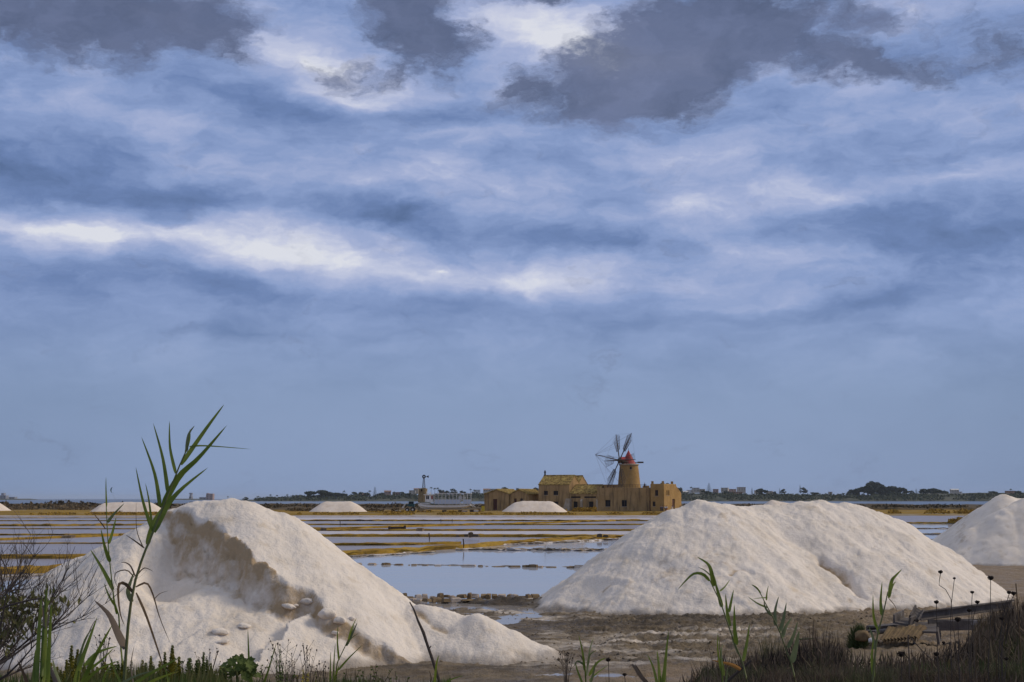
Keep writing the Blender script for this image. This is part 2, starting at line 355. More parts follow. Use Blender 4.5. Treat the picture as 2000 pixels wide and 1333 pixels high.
M['teal'] = material('teal', (0.02, 0.075, 0.085), 0.4)
M['white'] = material('white', (0.70, 0.69, 0.66), 0.7, (0.6, 0.58, 0.55), 1)
M['cream'] = material('cream', (0.52, 0.46, 0.39), 0.9, (0.44, 0.38, 0.31), 0.2)
M['pinkwall'] = material('pinkwall', (0.40, 0.27, 0.23), 0.9, (0.34, 0.22, 0.18), 0.2)
M['greywall'] = material('greywall', (0.24, 0.24, 0.27), 0.9)
M['terracotta'] = material('terracotta', (0.34, 0.20, 0.13), 0.9, (0.26, 0.15, 0.1), 0.5)
M['yellow'] = material('yellow', (0.55, 0.42, 0.03), 0.6)
M['farland'] = material('farland', (0.055, 0.062, 0.032), 0.95, (0.10, 0.09, 0.055), 0.03, extra=[('noise', (0.03, 0.042, 0.022), 0.05, 0.5, 0.65)])
M['scrub'] = material('scrub', (0.060, 0.050, 0.026), 0.95, (0.12, 0.075, 0.03), 0.25)
M['tree'] = material('tree', (0.028, 0.042, 0.022), 0.9, (0.05, 0.065, 0.03), 0.35, trans=0.1)
M['tree2'] = material('tree2', (0.045, 0.058, 0.030), 0.9, (0.07, 0.08, 0.04), 0.35, trans=0.1)
M['trunk'] = material('trunk', (0.07, 0.052, 0.038), 0.95, (0.05, 0.035, 0.025), 4)
M['reed'] = material('reed', (0.22, 0.26, 0.035), 0.55, (0.12, 0.17, 0.024), 9, trans=0.45, extra=[('noise', (0.26, 0.20, 0.06), 3.0, 0.60, 0.74)], spec=0.4)
M['reedgrey'] = material('reedgrey', (0.17, 0.19, 0.085), 0.6, (0.115, 0.14, 0.06), 9, trans=0.3)
M['stem'] = material('stem', (0.16, 0.15, 0.055), 0.6, (0.10, 0.12, 0.04), 6)
M['dryleaf'] = material('dryleaf', (0.16, 0.105, 0.055), 0.85, (0.09, 0.055, 0.03), 7, trans=0.2)
M['greyleaf'] = material('greyleaf', (0.20, 0.155, 0.115), 0.9, (0.15, 0.11, 0.08), 7, trans=0.2)
M['orange'] = material('orange', (0.42, 0.19, 0.04), 0.8, (0.3, 0.13, 0.03), 9, trans=0.2)
M['twig'] = material('twig', (0.06, 0.044, 0.034), 0.95, (0.095, 0.072, 0.055), 8)
M['succ'] = material('succ', (0.12, 0.125, 0.018), 0.7, (0.26, 0.22, 0.028), 11, trans=0.2, ramp=(0.45, 0.6))
M['darkgreen'] = material('darkgreen', (0.065, 0.095, 0.018), 0.7, (0.11, 0.145, 0.028), 12, trans=0.2)
M['olive'] = material('olive', (0.13, 0.135, 0.035), 0.8, (0.19, 0.165, 0.06), 8, trans=0.2)
M['drygrass'] = material('drygrass', (0.20, 0.15, 0.085), 0.95, (0.11, 0.08, 0.05), 2.0, trans=0.15)
M['drybush'] = material('drybush', (0.10, 0.070, 0.048), 0.95, (0.20, 0.145, 0.095), 1.2, trans=0.1, extra=[('noise', (0.035, 0.026, 0.020), 2.2, 0.48, 0.6), ('noise', (0.085, 0.09, 0.03), 0.9, 0.54, 0.66)])
M['grassbush'] = material('grassbush', (0.095, 0.092, 0.042), 0.95, (0.15, 0.13, 0.07), 1.2, trans=0.1)
M['seedhead'] = material('seedhead', (0.030, 0.020, 0.014), 0.95)
M['yellowfl'] = material('yellowfl', (0.50, 0.38, 0.03), 0.8)
M['concrete'] = material('concrete', (0.13, 0.112, 0.10), 0.8, (0.075, 0.06, 0.052), 2.5, 0.5, 12, extra=[('noise', (0.26, 0.25, 0.25), 1.4, 0.62, 0.72)])
M['ochretile'] = material('ochretile', (0.22, 0.15, 0.07), 0.9, (0.13, 0.085, 0.045), 5, 0.5, 14)
M['stone'] = material('stone', (0.27, 0.19, 0.10), 0.9, (0.12, 0.08, 0.045), 2.4, 0.7, 7, bdist=0.04)
M['stonedark'] = material('stonedark', (0.07, 0.052, 0.035), 0.95, (0.11, 0.08, 0.05), 3)
M['stonepale'] = material('stonepale', (0.55, 0.48, 0.41), 0.9, (0.28, 0.20, 0.13), 1.8, 0.7, 7, bdist=0.04)
M['skin'] = material('skin', (0.35, 0.20, 0.14), 0.7)
M['cloth_dark'] = material('cloth_dark', (0.02, 0.022, 0.03), 0.9)
M['cloth_white'] = material('cloth_white', (0.6, 0.6, 0.6), 0.9)
M['cloth_red'] = material('cloth_red', (0.25, 0.04, 0.04), 0.9)
M['cloth_blue'] = material('cloth_blue', (0.05, 0.09, 0.2), 0.9)

exec_parts = []
# ------------------------------------------------------------------ setting: sea, pans, ground
def sheet(name, pts, mat, **t):
    mb = MB(); mb.add(pts, [tuple(range(len(pts)))]); return build(name, mb, mat, **t)
sheet('sea', [(-14000, 20, -0.40), (14000, 20, -0.40), (14000, 18000, -0.40), (-14000, 18000, -0.40)], M['sea'], kind='structure')
WZ = -0.25
def pan(px0, px1, py_far, py_near, mat, name='salt_pan_water', z=WZ):
    a = [gnd(px0, py_near, z), gnd(px1, py_near, z), gnd(px1, py_far, z), gnd(px0, py_far, z)]
    return sheet(name, a, mat, kind='structure')
# ground near the piles
def shore(x):
    return 58.2 - 10 * ss(-9, -19, x) + 39 * ss(9, 26, x) + 0.9 * pn(x * 0.25, x * 0 + 3.1)
DIPS = [(1000, 1189, 1.1, 1.5, .10), (1045, 1203, 1.0, 1.1, .09), (975, 1212, .7, 1.4, .09), (870, 1181, 1.6, 1.6, .22), (1110, 1192, 1.2, 1.1, .09),
        (1170, 1318, 1.3, .55, .07), (1250, 1322, .9, .4, .07), (925, 1200, .5, .8, .08), (1090, 1212, .8, .6, .06), (1240, 1202, 1.0, .7, .06)]
def ground_z(x, y, fine=True):
    bankz = 2.42 * (1 - ss(10.2, 21.5, y)) + 1.75 * np.exp(-((x - 8.4) / 4.3) ** 2 - ((y - 21) / 5.5) ** 2)
    z = 0.04 + bankz + 0.05 * fbm(x * 0.35, y * 0.35, 3, 2)
    if fine:
        rough = ss(27, 33, y) * (0.35 + 0.65 * ss(0.5, 4, x) * (1 - ss(16, 19, x - (y - 45) * 0.2)) * ss(33, 40, y))
        # churned mud: ridges of wheel tracks running across and lumps
        tr = fbm(x * 1.1 + 0.3 * fbm(x * .4, y * .4, 2, 9), y * 1.5, 5, 4, 0.6)
        z = z + rough * (0.085 * tr + 0.10 * np.abs(fbm(x * 3.2, y * 4.6, 4, 11, 0.66)) - 0.03)
        for (tx, ty, ang, ln) in ((4.2, 47.0, 0.55, 3.2), (7.5, 46.3, 0.25, 4.0), (6.0, 44.0, 0.1, 5.0), (2.2, 43.5, 0.8, 2.4)):
            u = (x - tx) * math.cos(ang) + (y - ty) * math.sin(ang); v = -(x - tx) * math.sin(ang) + (y - ty) * math.cos(ang)
            msk = np.exp(-(v / 0.32) ** 4) * np.exp(-(u / (ln / 2)) ** 4)
            z = z + msk * (-0.05 + 0.055 * np.sign(np.sin((u + np.abs(v) * 0.7) * 2 * math.pi / 0.28)))
    for (px, py, rx, ry, d) in DIPS:
        c = gnd(px, py, 0); e = ((x - c.x) / rx) ** 2 + ((y - c.y) / ry) ** 2
        z = z - 1.8 * d * np.exp(-e) * (1 + 0.8 * fbm(x * 1.2, y * 1.2, 3, 5))
    s = shore(x); z = z - 0.95 * ss(-1.2, 1.8, y - s) - 0.6 * ss(1, 6, y - s)
    # spoil ridge along the shore
    z = z + 0.20 * np.exp(-((y - s + 2.9 + (x - 1) * 0.2) / 0.6) ** 2) * ss(-3.5, -0.5, x) * (1 - ss(4.5, 6.5, x)) * (1 + 0.7 * fbm(x * 1.5, y * 1.5, 3, 8))
    return z
yy = np.concatenate([np.linspace(1.0, 27, 70, endpoint=False), np.linspace(27, 62, 470, endpoint=False), np.linspace(62, 112, 130)])
uu = np.linspace(-0.46, 0.50, 660)
Yg, Ug = np.meshgrid(yy, uu, indexing='ij'); Xg = Ug * (Yg + 6)
Zg = ground_z(Xg, Yg)
def gp(px, py): p = gnd(px, py, 0); return p.x, p.y
crust_sheen = np.zeros_like(Xg)
for (px, py, rx, ry, a) in ((1330, 1243, 3.0, .6, .7), (1450, 1232, 1.8, .5, .7), (1250, 1275, 1.6, .7, .55), (1180, 1250, 1.4, 1.0, .35), (1290, 1258, 2.2, .6, .65), (1340, 1290, 1.5, .35, .5),
                            (1010, 1192, 1.8, 1.6, .7), (1120, 1185, 1.6, 1.2, .75), (1060, 1207, 2.0, 1.0, .55), (1055, 1172, 1.4, 1.0, .8), (860, 1168, 2.0, .6, .4), (1140, 1300, 2.0, .8, .5),  # some of these pale patches paint in puddle sheen beside the salt crust
                            (1130, 1262, 1.3, 1.8, .5), (1080, 1240, 1.0, 1.6, .35), (1960, 1160, 4, 1.5, .3)):
    cx, cy = gp(px, py); crust_sheen = np.maximum(crust_sheen, a * np.exp(-((Xg - cx) / rx) ** 2 - ((Yg - cy) / ry) ** 2))
crust_sheen = np.clip(crust_sheen * (1 + 0.9 * fbm(Xg * 0.9, Yg * 3.0, 4, 31)), 0, 1) * ss(25, 28, Yg)
wet = np.zeros_like(Xg)
for (px, py, rx, ry, a) in ((1180, 1222, 3.0, 2.6, .8), (1320, 1212, 3.4, 2.0, .75), (1460, 1207, 3.0, 1.2, .6), (1090, 1232, 1.8, 1.8, .7), (960, 1180, 2.4, 1.2, .8), (1260, 1262, 2.4, .5, .6), (1400, 1222, 2.6, .6, .5), (1010, 1222, 1.0, 1.2, .6), (900, 1305, 2.6, .5, .6), (1240, 1298, 3.0, .4, .5)):
    cx, cy = gp(px, py); wet = np.maximum(wet, a * np.exp(-((Xg - cx) / rx) ** 2 - ((Yg - cy) / ry) ** 2))
wet = np.clip(wet * (1 + .7 * fbm(Xg * .8, Yg * 1.6, 4, 57)), 0, 1)
road = ss(8, 14, Xg - (Yg - 45) * 0.1) * ss(26, 30, Yg) + np.exp(-((Yg - 31.5 - 0.25 * Xg) / 2.2) ** 2) * ss(0, 3, Xg)
grd = grid_obj('ground', Xg, Yg, Zg, M['mud'], {'crust': crust_sheen, 'wet': wet, 'road': np.clip(road, 0, 1), 'earth': 1 - ss(22, 27, Yg + .8 * fbm(Xg, Yg, 3, 66))}, kind='structure')
sheet('puddle_water', [(-4, 30, -0.035), (7, 30, -0.035), (7, 60, -0.035), (-4, 60, -0.035)], M['puddle'], kind='structure')

# loose clods on the churned mud
_r = np.random.RandomState(44); _n = 2600; cx_ = _r.uniform(-3, 15, _n); cy_ = _r.uniform(35, 57, _n)
_d = fbm(cx_ * .5, cy_ * .8, 3, 45); _k = (_d > -.15) & (cx_ < 3.5 + (cy_ - 35) * .75); cx_, cy_ = cx_[_k], cy_[_k]; cz_ = ground_z(cx_, cy_); cm = MB()
for x_, y_, z_ in zip(cx_, cy_, cz_):
    s_ = _r.uniform(.015, .06); j = _r.uniform(.6, 1.25, (6, 1)) * np.array([(1, 0, 0), (0, 1, 0), (-1, 0, 0), (0, -1, 0), (0, 0, .75), (.1, .1, -.6)]) * s_ + np.array([x_, y_, z_ + s_ * .2])
    cm.add(j, [(0, 1, 4), (1, 2, 4), (2, 3, 4), (3, 0, 4), (1, 0, 5), (2, 1, 5), (3, 2, 5), (0, 3, 5)])
build('mud_clods', cm, M['mud'], label='loose clods of churned brown mud between the two salt heaps', cat='mud', kind='stuff')

# banks (dykes) between the pans
def bank(pts, h, w, mat='bank', z0=WZ, seed=0, name='earth_bank', rough=0.12, taper=0):
    """pts: (px,py) of the near waterline"""
    P_ = [gnd(px, py, z0) for px, py in pts]
    xs = np.array([p.x for p in P_]); ys = np.array([p.y for p in P_]); D = ys.mean()
    n = int(min(900, max(60, (xs[-1] - xs[0]) / (0.004 * D)))); X = np.linspace(xs[0], xs[-1], n); Yb = np.interp(X, xs, ys)
    sl = h * 1.1; tp = ss(0, taper, X - X[0]) if taper else 1.0
    prof = [(0, -0.25), (0.12, 0.02), (sl * .55, 0.75), (sl, 1.0), (sl + w * .35, 1.08), (sl + w * .7, 1.05), (sl + w, 0.95), (2 * sl + w, 0.1), (2 * sl + w + .2, -0.3)]
    XX, YY, ZZ = [], [], []
    for i, (o, k) in enumerate(prof):
        wob = rough * 3.2 * fbm(X * 0.35, X * 0 + i * 0.22 + seed, 4, seed) * (0.4 + w * .3)
        hz = h * k + (rough * fbm(X * 0.8, X * 0 + i * 0.6 + seed * 2, 4, seed + 5, .6) * (h if k > .1 else .2)) * 2.4
        XX.append(X); YY.append(Yb + o + wob); ZZ.append(z0 - (1 - tp) * .3 + hz * tp)
    return grid_obj(name, np.array(XX), np.array(YY), np.array(ZZ), M[mat], kind='structure', smooth=False)
sd_ = 1
def B(pts, h=.38, w=1.2, mat='bank', **k):
    global sd_; sd_ += 1; return bank(pts, h, w, mat, seed=sd_, **k)
# left
B([(-300, 1012.5), (470, 1012.5)], .14, .8); B([(-300, 1018.5), (470, 1018)], .16, .9); B([(-300, 1028.5), (100, 1028), (250, 1027), (470, 1024)], .26, 2.0, rough=.2)
B([(-300, 1034), (470, 1034)], .12, .7); B([(-300, 1046.5), (160, 1046), (470, 1044.5)], .16, 1.2); B([(-300, 1057), (0, 1056), (160, 1050), (230, 1047.5)], .20, 1.6)
B([(-300, 1062.5), (470, 1062.5)], .10, .7); B([(-300, 1092), (470, 1091.5)], .25, 1.3); B([(-300, 1124), (0, 1122.5), (90, 1120), (140, 1111), (220, 1103)], .34, 2.0, rough=.18)
B([(-300, 1130), (0, 1128), (110, 1125), (160, 1117)], .07, 1.0, 'crustbank', rough=.2)
# centre
B([(-300, 1009.8), (470, 1009.8)], .09, .6); B([(500, 1010.6), (1520, 1010.6)], .09, .7, rough=.3)
B([(500, 1018), (1100, 1018.5), (1520, 1018)], .22, 2.2, rough=.2); B([(500, 1026), (900, 1026), (1520, 1026)], .19, 1.0)
B([(500, 1035.5), (640, 1035), (800, 1030), (1000, 1024.5), (1250, 1017)], .24, 2.0, rough=.2); B([(500, 1037.5), (1000, 1037.5), (1520, 1038)], .22, 1.0)
B([(500, 1049), (900, 1049.5), (1400, 1051)], .28, 1.3); B([(500, 1066), (760, 1066), (900, 1063)], .20, .9)
B([(500, 1094), (650, 1087), (800, 1079), (905, 1072), (1000, 1063.5), (1130, 1056), (1300, 1048), (1400, 1044)], .27, 3.6, rough=.2)
B([(560, 1094), (700, 1088.5), (850, 1079)], .06, .7, 'crustbank', rough=.4)
B([(905, 1068), (1060, 1062), (1220, 1054), (1380, 1049)], .10, 2.4, 'crustbank', rough=.35); B([(890, 1074.5), (1000, 1075.5), (1130, 1076), (1300, 1076)], .11, .9, 'crustbank', rough=.5)
# right gap
for i, (py, h) in enumerate(((1023, .18), (1033, .09), (1044, .09), (1057, .12))): B([(1560, py), (1780, py), (2100, py + 1)], h, .6, 'crustbank' if i else 'bank', rough=.4)
B([(1842, 1022), (1880, 1022), (2100, 1024)], .45, 3, rough=.3, taper=7)
# water between them
pan(-400, 500, 1005, 1012, M['panwhite']); pan(-400, 500, 1012, 1128, M['pan']); pan(-400, 430, 1128, 1240, M['pond'])
pan(500, 1530, 1005, 1018, M['panwhite']); pan(500, 1530, 1018, 1037, M['pan']); pan(500, 1530, 1037, 1050, M['panwhite'])
a = [gnd(500, 1050, WZ), gnd(500, 1090, WZ), gnd(905, 1070, WZ), gnd(1300, 1050, WZ)]; sheet('salt_pan_water', a, M['pan'], kind='structure')
a = [gnd(430, 1240, WZ), gnd(1640, 1240, WZ), gnd(1640, 1050.2, WZ), gnd(1300, 1050.2, WZ), gnd(905, 1070.2, WZ), gnd(500, 1090.2, WZ)]; sheet('pond_water', a, M['pond'], kind='structure')
pan(1530, 2300, 1005, 1022, M['pan']); pan(1640, 2300, 1022, 1110, M['pond'])

# plateau of dry grass that carries the buildings, and the strips of pans behind it
def strip(name, px0, px1, y0, y1, z, mat, amp=0.15, seed=0, rows=10, edge=3.0, cols=500, fs=.08, **k):
    x0 = (px0 - 1000) / F * y1; x1 = (px1 - 1000) / F * y1
    X = np.linspace(x0, x1, cols); T = np.linspace(0, 1, rows); XX, TT = np.meshgrid(X, T)
    YY = y0 + (y1 - y0) * TT + edge * fbm(XX * 0.03, TT * 3, 4, seed) * 1.0
    ZZ = z + amp * fbm(XX * fs, YY * fs, 5, seed + 3, .6)
    ZZ[0] = -0.5; ZZ[-1] = -0.5
    return grid_obj(name, XX, YY, ZZ, M[mat], kind='structure', smooth=False)
strip('plateau_ground', -400, 2500, 358, 520, 0.12, 'plateau', .10, 3, rows=14, edge=3)
strip('marsh_bank', -400, 1000, 545, 640, 0.35, 'scrub', .5, 5, rows=10, edge=9); strip('marsh_bank', -400, 1000, 700, 1050, 0.35, 'scrub', .6, 8, rows=10, edge=15)
strip('marsh_bank', 550, 1100, 660, 690, 0.2, 'plateau', .2, 9, rows=6, edge=6)
strip('marsh_bank', 1290, 2400, 560, 575, 0.35, 'scrub', .5, 15, rows=5, edge=4); strip('marsh_bank', 1290, 2400, 640, 665, 0.3, 'scrub', .4, 16, rows=5, edge=4); strip('marsh_bank', 1290, 2400, 800, 860, 0.5, 'scrub', .5, 17, rows=5, edge=8)
strip('marsh_bank', 1290, 1700, 1000, 1100, 0.3, 'scrub', .3, 18, rows=5, edge=8)

# far shore
SH = 2400.0
def far_z(px):
    return np.interp(px, [380, 430, 520, 600, 700, 820, 900, 1000, 1320, 1420, 1520, 1640, 1760, 1900, 2000, 2300], [.4, 2, 3, 6, 8, 11, 12, 12, 14, 14, 12, 11, 10, 11, 14, 15])
pxs = np.linspace(382, 2400, 900); T = np.array([0, .02, .08, .2, .35, .5, .7, 1.0])
PX, TT = np.meshgrid(pxs, T)
DD = SH + 60 * fbm(PX * .02, TT * 0, 3, 40) + TT * 700
XX = (PX - 1000) / F * SH; k_ = np.interp(TT, T, [0, .12, .35, .62, .85, 1, 1.03, 1.05])
ZZ = -0.6 + k_ * (far_z(PX) + 0.6) * (1 + .10 * fbm(PX * .05, TT * 6, 3, 41))
grid_obj('far_shore', XX, DD, ZZ, M['farland'], kind='structure', smooth=False)
# low islet far out left
mb = MB(); 
for (a, b, h) in ((-40, 52, 4), (322, 400, 4)):
    A0 = at(a, HOR, 5200); B0 = at(b, HOR, 5200); n = 24; vs = []
    for i in range(n + 1):
        t = i / n; p = A0.lerp(B0, t); e = min(1, 6 * t, 6 * (1 - t)); vs += [(p.x, 5200, -.6), (p.x, 5230, h * e), (p.x, 5330, h * e), (p.x, 5400, -.6)]
    fs = [(i * 4 + k, i * 4 + 4 + k, i * 4 + 5 + k, i * 4 + 1 + k) for i in range(n) for k in range(3)]; mb.add(vs, fs)
build('islet', mb, M['farland'], kind='structure')

# ------------------------------------------------------------------ salt piles
def ridge_field(pts, k=0.72, wy=0.82, rad=0.5):
    """pts: world (x,y,z). max over segments of z(t)-k*dist, rounded"""
    def f(x, y):
        best = np.full(np.shape(x), -50.0)
        for a, b in zip(pts[:-1], pts[1:]):
            ex, ey = b[0] - a[0], (b[1] - a[1]) * wy; l2 = ex * ex + ey * ey + 1e-9
            qx, qy = x - a[0], (y - a[1]) * wy
            t = np.clip((qx * ex + qy * ey) / l2, 0, 1)
            d = np.sqrt((qx - t * ex) ** 2 + (qy - t * ey) ** 2)
            z = a[2] + t * (b[2] - a[2]) - k * (np.sqrt(d * d + rad * rad) - rad)
            best = np.maximum(best, z)
        return best
    return f
def hit(px, py, f, y0, y1):
    d = ray(px, py); t = np.linspace(y0, y1, 1500); x = d.x / d.y * t; z = H + d.z / d.y * t
    g = f(x, t) - z; i = np.argmax(g > 0); return (x[i], t[i])
def polydist(x, y, pts):
    """distance, arclength param (index units) and side (+ = camera side) to a polyline running left to right"""
    bd = np.full(x.shape, 1e9); bs = np.zeros(x.shape); sg = np.zeros(x.shape)
    for i, (a, b) in enumerate(zip(pts[:-1], pts[1:])):
        ex, ey = b[0] - a[0], b[1] - a[1]; l2 = ex * ex + ey * ey + 1e-9; qx, qy = x - a[0], y - a[1]
        t = np.clip((qx * ex + qy * ey) / l2, 0, 1); d = np.hypot(qx - t * ex, qy - t * ey)
        cr_ = -(ex * qy - ey * qx); m = d < bd - 1e-9
        bd = np.where(m, d, bd); bs = np.where(m, i + t, bs); sg = np.where(m, np.sign(cr_), sg)
    return bd, bs, sg
def salt_detail(X, Y, seed, dirx=0.0, amp=1.0):
    z = 0.10 * fbm(X * 0.45, Y * 0.45, 3, seed) + 0.018 * fbm(X * 1.6, Y * 1.6, 3, seed + 3)
    z = z + 0.022 * fbm((X + dirx * Y) * 2.2, Y * 0.7, 5, seed + 9, .62)          # runs down the slope
    z = z + 0.014 * fbm(X * 6.0, Y * 4.0, 4, seed + 12, .75) + 0.03 * np.minimum(0, fbm(X * 1.1 + 3, Y * .8, 4, seed + 15, .6) + .25)
    return z * amp
# left pile
LP = [(-260, 1290, 41), (-60, 1205, 41), (94, 1128, 40.5), (130, 1102, 40.2), (175, 1078, 40), (262, 1034, 39.8), (325, 1004, 39.6), (350, 991, 39.4), (385, 981.5, 39.2), (451, 975.5, 39), (485, 978, 39),
      (512, 990, 39), (545, 1002, 39), (577, 1030, 38.9), (630, 1068, 38.7), (700, 1119, 38.4), (771, 1164, 38.1), (805, 1179, 37.8), (870, 1189, 37.5), (904, 1200, 37.2), (932, 1201, 37.0),
      (950, 1209, 36.8), (985, 1229, 36.6), (1055, 1260, 36.3), (1125, 1289, 36.0)]
lpts = [tuple(at(a, b, c)) for a, b, c in LP]
lf = ridge_field(lpts, 0.74, 0.80, 0.35)
U = [(358, 994), (374, 996), (388, 1011), (413, 1016), (441, 1030), (469, 1054), (497, 1086), (532, 1110), (563, 1142), (590, 1150), (612, 1160), (647, 1199), (697, 1227), (724, 1250), (748, 1253), (778, 1278), (800, 1291)]
E = [hit(a, b, lf, 30, 40.5) for a, b in U]
E = [(E[0][0] - 1.6, E[0][1] + 1.0), (E[0][0] - .6, E[0][1] + .45)] + E
Dc = [.85, .9, 1.0, 1.15, 1.25, 1.2, 1.15, 1.1, 1.05, .95, .8, .55, .42, .40, .36, .38, .36, .34, .28, .1]
res = 0.045
x = np.arange(-19, 2.6, res); y = np.arange(29.6, 47, res); X, Y = np.meshgrid(x, y)
Z = lf(X, Y)
Xw = X + 0.12 * fbm(X * 1.3, Y * 1.3, 3, 50); Yw = Y + 0.12 * fbm(X * 1.3, Y * 1.3, 3, 60)
d, s_, sg = polydist(Xw, Yw, E); sdist = d * sg
Dm = np.interp(s_, np.arange(len(Dc)), Dc)
step = ss(0.0, 1.0, (sdist + 0.10 * fbm(X * 1.0, Y * 1.0, 4, 70)) / (.12 + .42 * Dm))
rem = 1 - 0.62 * ss(0.3, 3.8, sdist)
lmask = ss(-10.1, -8.75, X + 0.25 * fbm(X * .8, Y * .8, 3, 52) + 0.10 * (Y - 38))
drop = .82 * Dm * step * rem * lmask
Dm = Dm * lmask
# hollow to the left under the crest
hx, hy = hit(318, 1075, lf, 30, 40.5); drop = drop + 0.42 * np.exp(-((X - hx) / 1.1) ** 2 - ((Y - hy) / 1.1) ** 2)
Z0 = Z - drop
cliff = Dm * np.exp(-((sdist - 0.12) / 0.26) ** 2)
face = np.clip(ss(-.03, .05, sdist) * (1 - ss(.10 + .34 * Dm, .16 + .62 * Dm, sdist)), 0, 1)
ZZ_ = lf(X, Y) - drop
stain = np.clip(ss(0.03, 0.3, Dm) * face * (.66 + .18 * fbm(X * .8, ZZ_ * 1.2, 3, 77, .6)) * (1.15 - .4 * ss(.05, .55, sdist)), 0, 1)
Z = Z0 + salt_detail(X, Y, 20, 0.25) * (1 - .85 * face) + .12 * face * Dm * fbm(X * 2.4, ZZ_ * 3.4, 5, 80, .65)
# small slumps on the right flank
for (px, py, r, a) in ((925, 1205, .28, .10), (815, 1185, .3, .09), (840, 1190, .25, .06)):
    cx, cy = hit(px, py + 4, lf, 30, 40); Z = Z + a * np.exp(-((X - cx) ** 2 + (Y - cy) ** 2) / r ** 2)
for pl in ([(805, 1192), (830, 1206), (848, 1225), (872, 1232)],):
    q = [hit(a, b, lf, 30, 40) for a, b in pl]; d2, _, s2 = polydist(X, Y, q); k2 = np.exp(-(d2 / .10) ** 2); Z = Z - 0.07 * k2; stain = np.maximum(stain, .6 * k2)
hh = Z; dirt = np.clip(1 - ss(0.02, 0.38, hh + 0.10 * fbm(X * 1.4, Y * 1.4, 3, 90)), 0, 1)
lsalt = grid_obj('salt_pile', X, Y, Z, M['salt'], {'stain': stain, 'dirt': dirt * .8}, keep=Z > -0.12, label='large near salt heap on the left with a brown cut face behind the reeds', cat='salt pile', origin=(-7, 38, 0))
LZ = Z; LX = x; LY = y
def lsurf(px, py):
    d = ray(px, py); t = np.linspace(30.5, 41, 1200); xx = d.x / d.y * t; zz = H + d.z / d.y * t
    ix = np.clip(((xx - LX[0]) / res).astype(int), 0, len(LX) - 1); iy = np.clip(((t - LY[0]) / res).astype(int), 0, len(LY) - 1)
    i = np.argmax(LZ[iy, ix] > zz); return Vector((xx[i], t[i], LZ[iy, ix][i]))
# right pile
RP = [(1052, 1197, 52.6), (1087, 1167, 53), (1125, 1141, 53.4), (1162, 1113, 53.9), (1200, 1082, 54.4), (1240, 1048, 54.9), (1280, 1018, 55.3), (1320, 994, 55.7), (1360, 980, 56), (1376, 979, 56), (1424, 984, 56.4),
      (1456, 988, 56.8), (1480, 989, 57.2), (1520, 985, 57.6), (1552, 982, 57.8), (1600, 978.5, 58.2), (1640, 980, 58.6), (1680, 988, 59), (1712, 998, 59.3), (1740, 1013, 59.5), (1780, 1038, 59.8), (1840, 1081, 60.2), (1880, 1111, 60.4), (1944, 1160, 60.6)]
rf = ridge_field([tuple(at(a, b, c)) for a, b, c in RP], 0.75, 0.80, 0.5)
x = np.arange(0.2, 22.5, 0.055); y = np.arange(47.5, 69, 0.055); X, Y = np.meshgrid(x, y); Z = rf(X, Y)
# crease between the two cones and furrows fanning to the lower right
stain = np.zeros_like(X)
for pl, w, a, st in (([(1470, 992), (1500, 1020), (1560, 1060), (1640, 1110), (1730, 1160)], .55, .16, 0), ([(1640, 985), (1720, 1050), (1800, 1110), (1870, 1150)], .4, .07, 0),
                 ([(1600, 985), (1660, 1040), (1740, 1100), (1820, 1160)], .35, .06, 0), ([(1604, 1090), (1628, 1100), (1648, 1112), (1662, 1135), (1685, 1158)], .20, .30, 1), ([(1425, 1121), (1437, 1113), (1452, 1112), (1470, 1122)], .10, .08, .8),
                 ([(1852, 1112), (1895, 1146)], .09, .06, .5), ([(1180, 1152), (1195, 1142), (1215, 1140)], .1, .06, .6)):
    q = [hit(a_, b_, rf, 47, 60.5) for a_, b_ in pl]
    d2, s2, g2 = polydist(X + .10 * fbm(X, Y, 3, 99), Y + .1 * fbm(X, Y, 3, 98), q)
    dd = d2 * g2
    Z = Z - a * np.exp(-(d2 / w) ** 2)
    if st: stain = np.maximum(stain, st * np.exp(-((dd - w * .0) / (w * .9)) ** 2) * (1 - .65 * s2 / (len(q) - 1)))
stain = np.maximum(stain, .30 * ss(.25, .75, fbm(X * .55, Y * .35, 4, 120, .6)))
Z = Z + salt_detail(X, Y, 27, -0.55) * 1.15 + 0.05 * fbm((X + .9 * Y) * 1.0, (Y - .9 * X) * .18, 3, 131)
dirt = np.clip(1 - ss(0.02, 0.30, Z + 0.10 * fbm(X * 1.4, Y * 1.4, 3, 91)), 0, 1)
grid_obj('salt_pile', X, Y, Z, M['salt'], {'stain': stain, 'dirt': dirt * .8}, keep=Z > -0.12, label='broad double-humped salt heap right of the pond with a short dark gully', cat='salt pile', origin=(11, 56, 0))
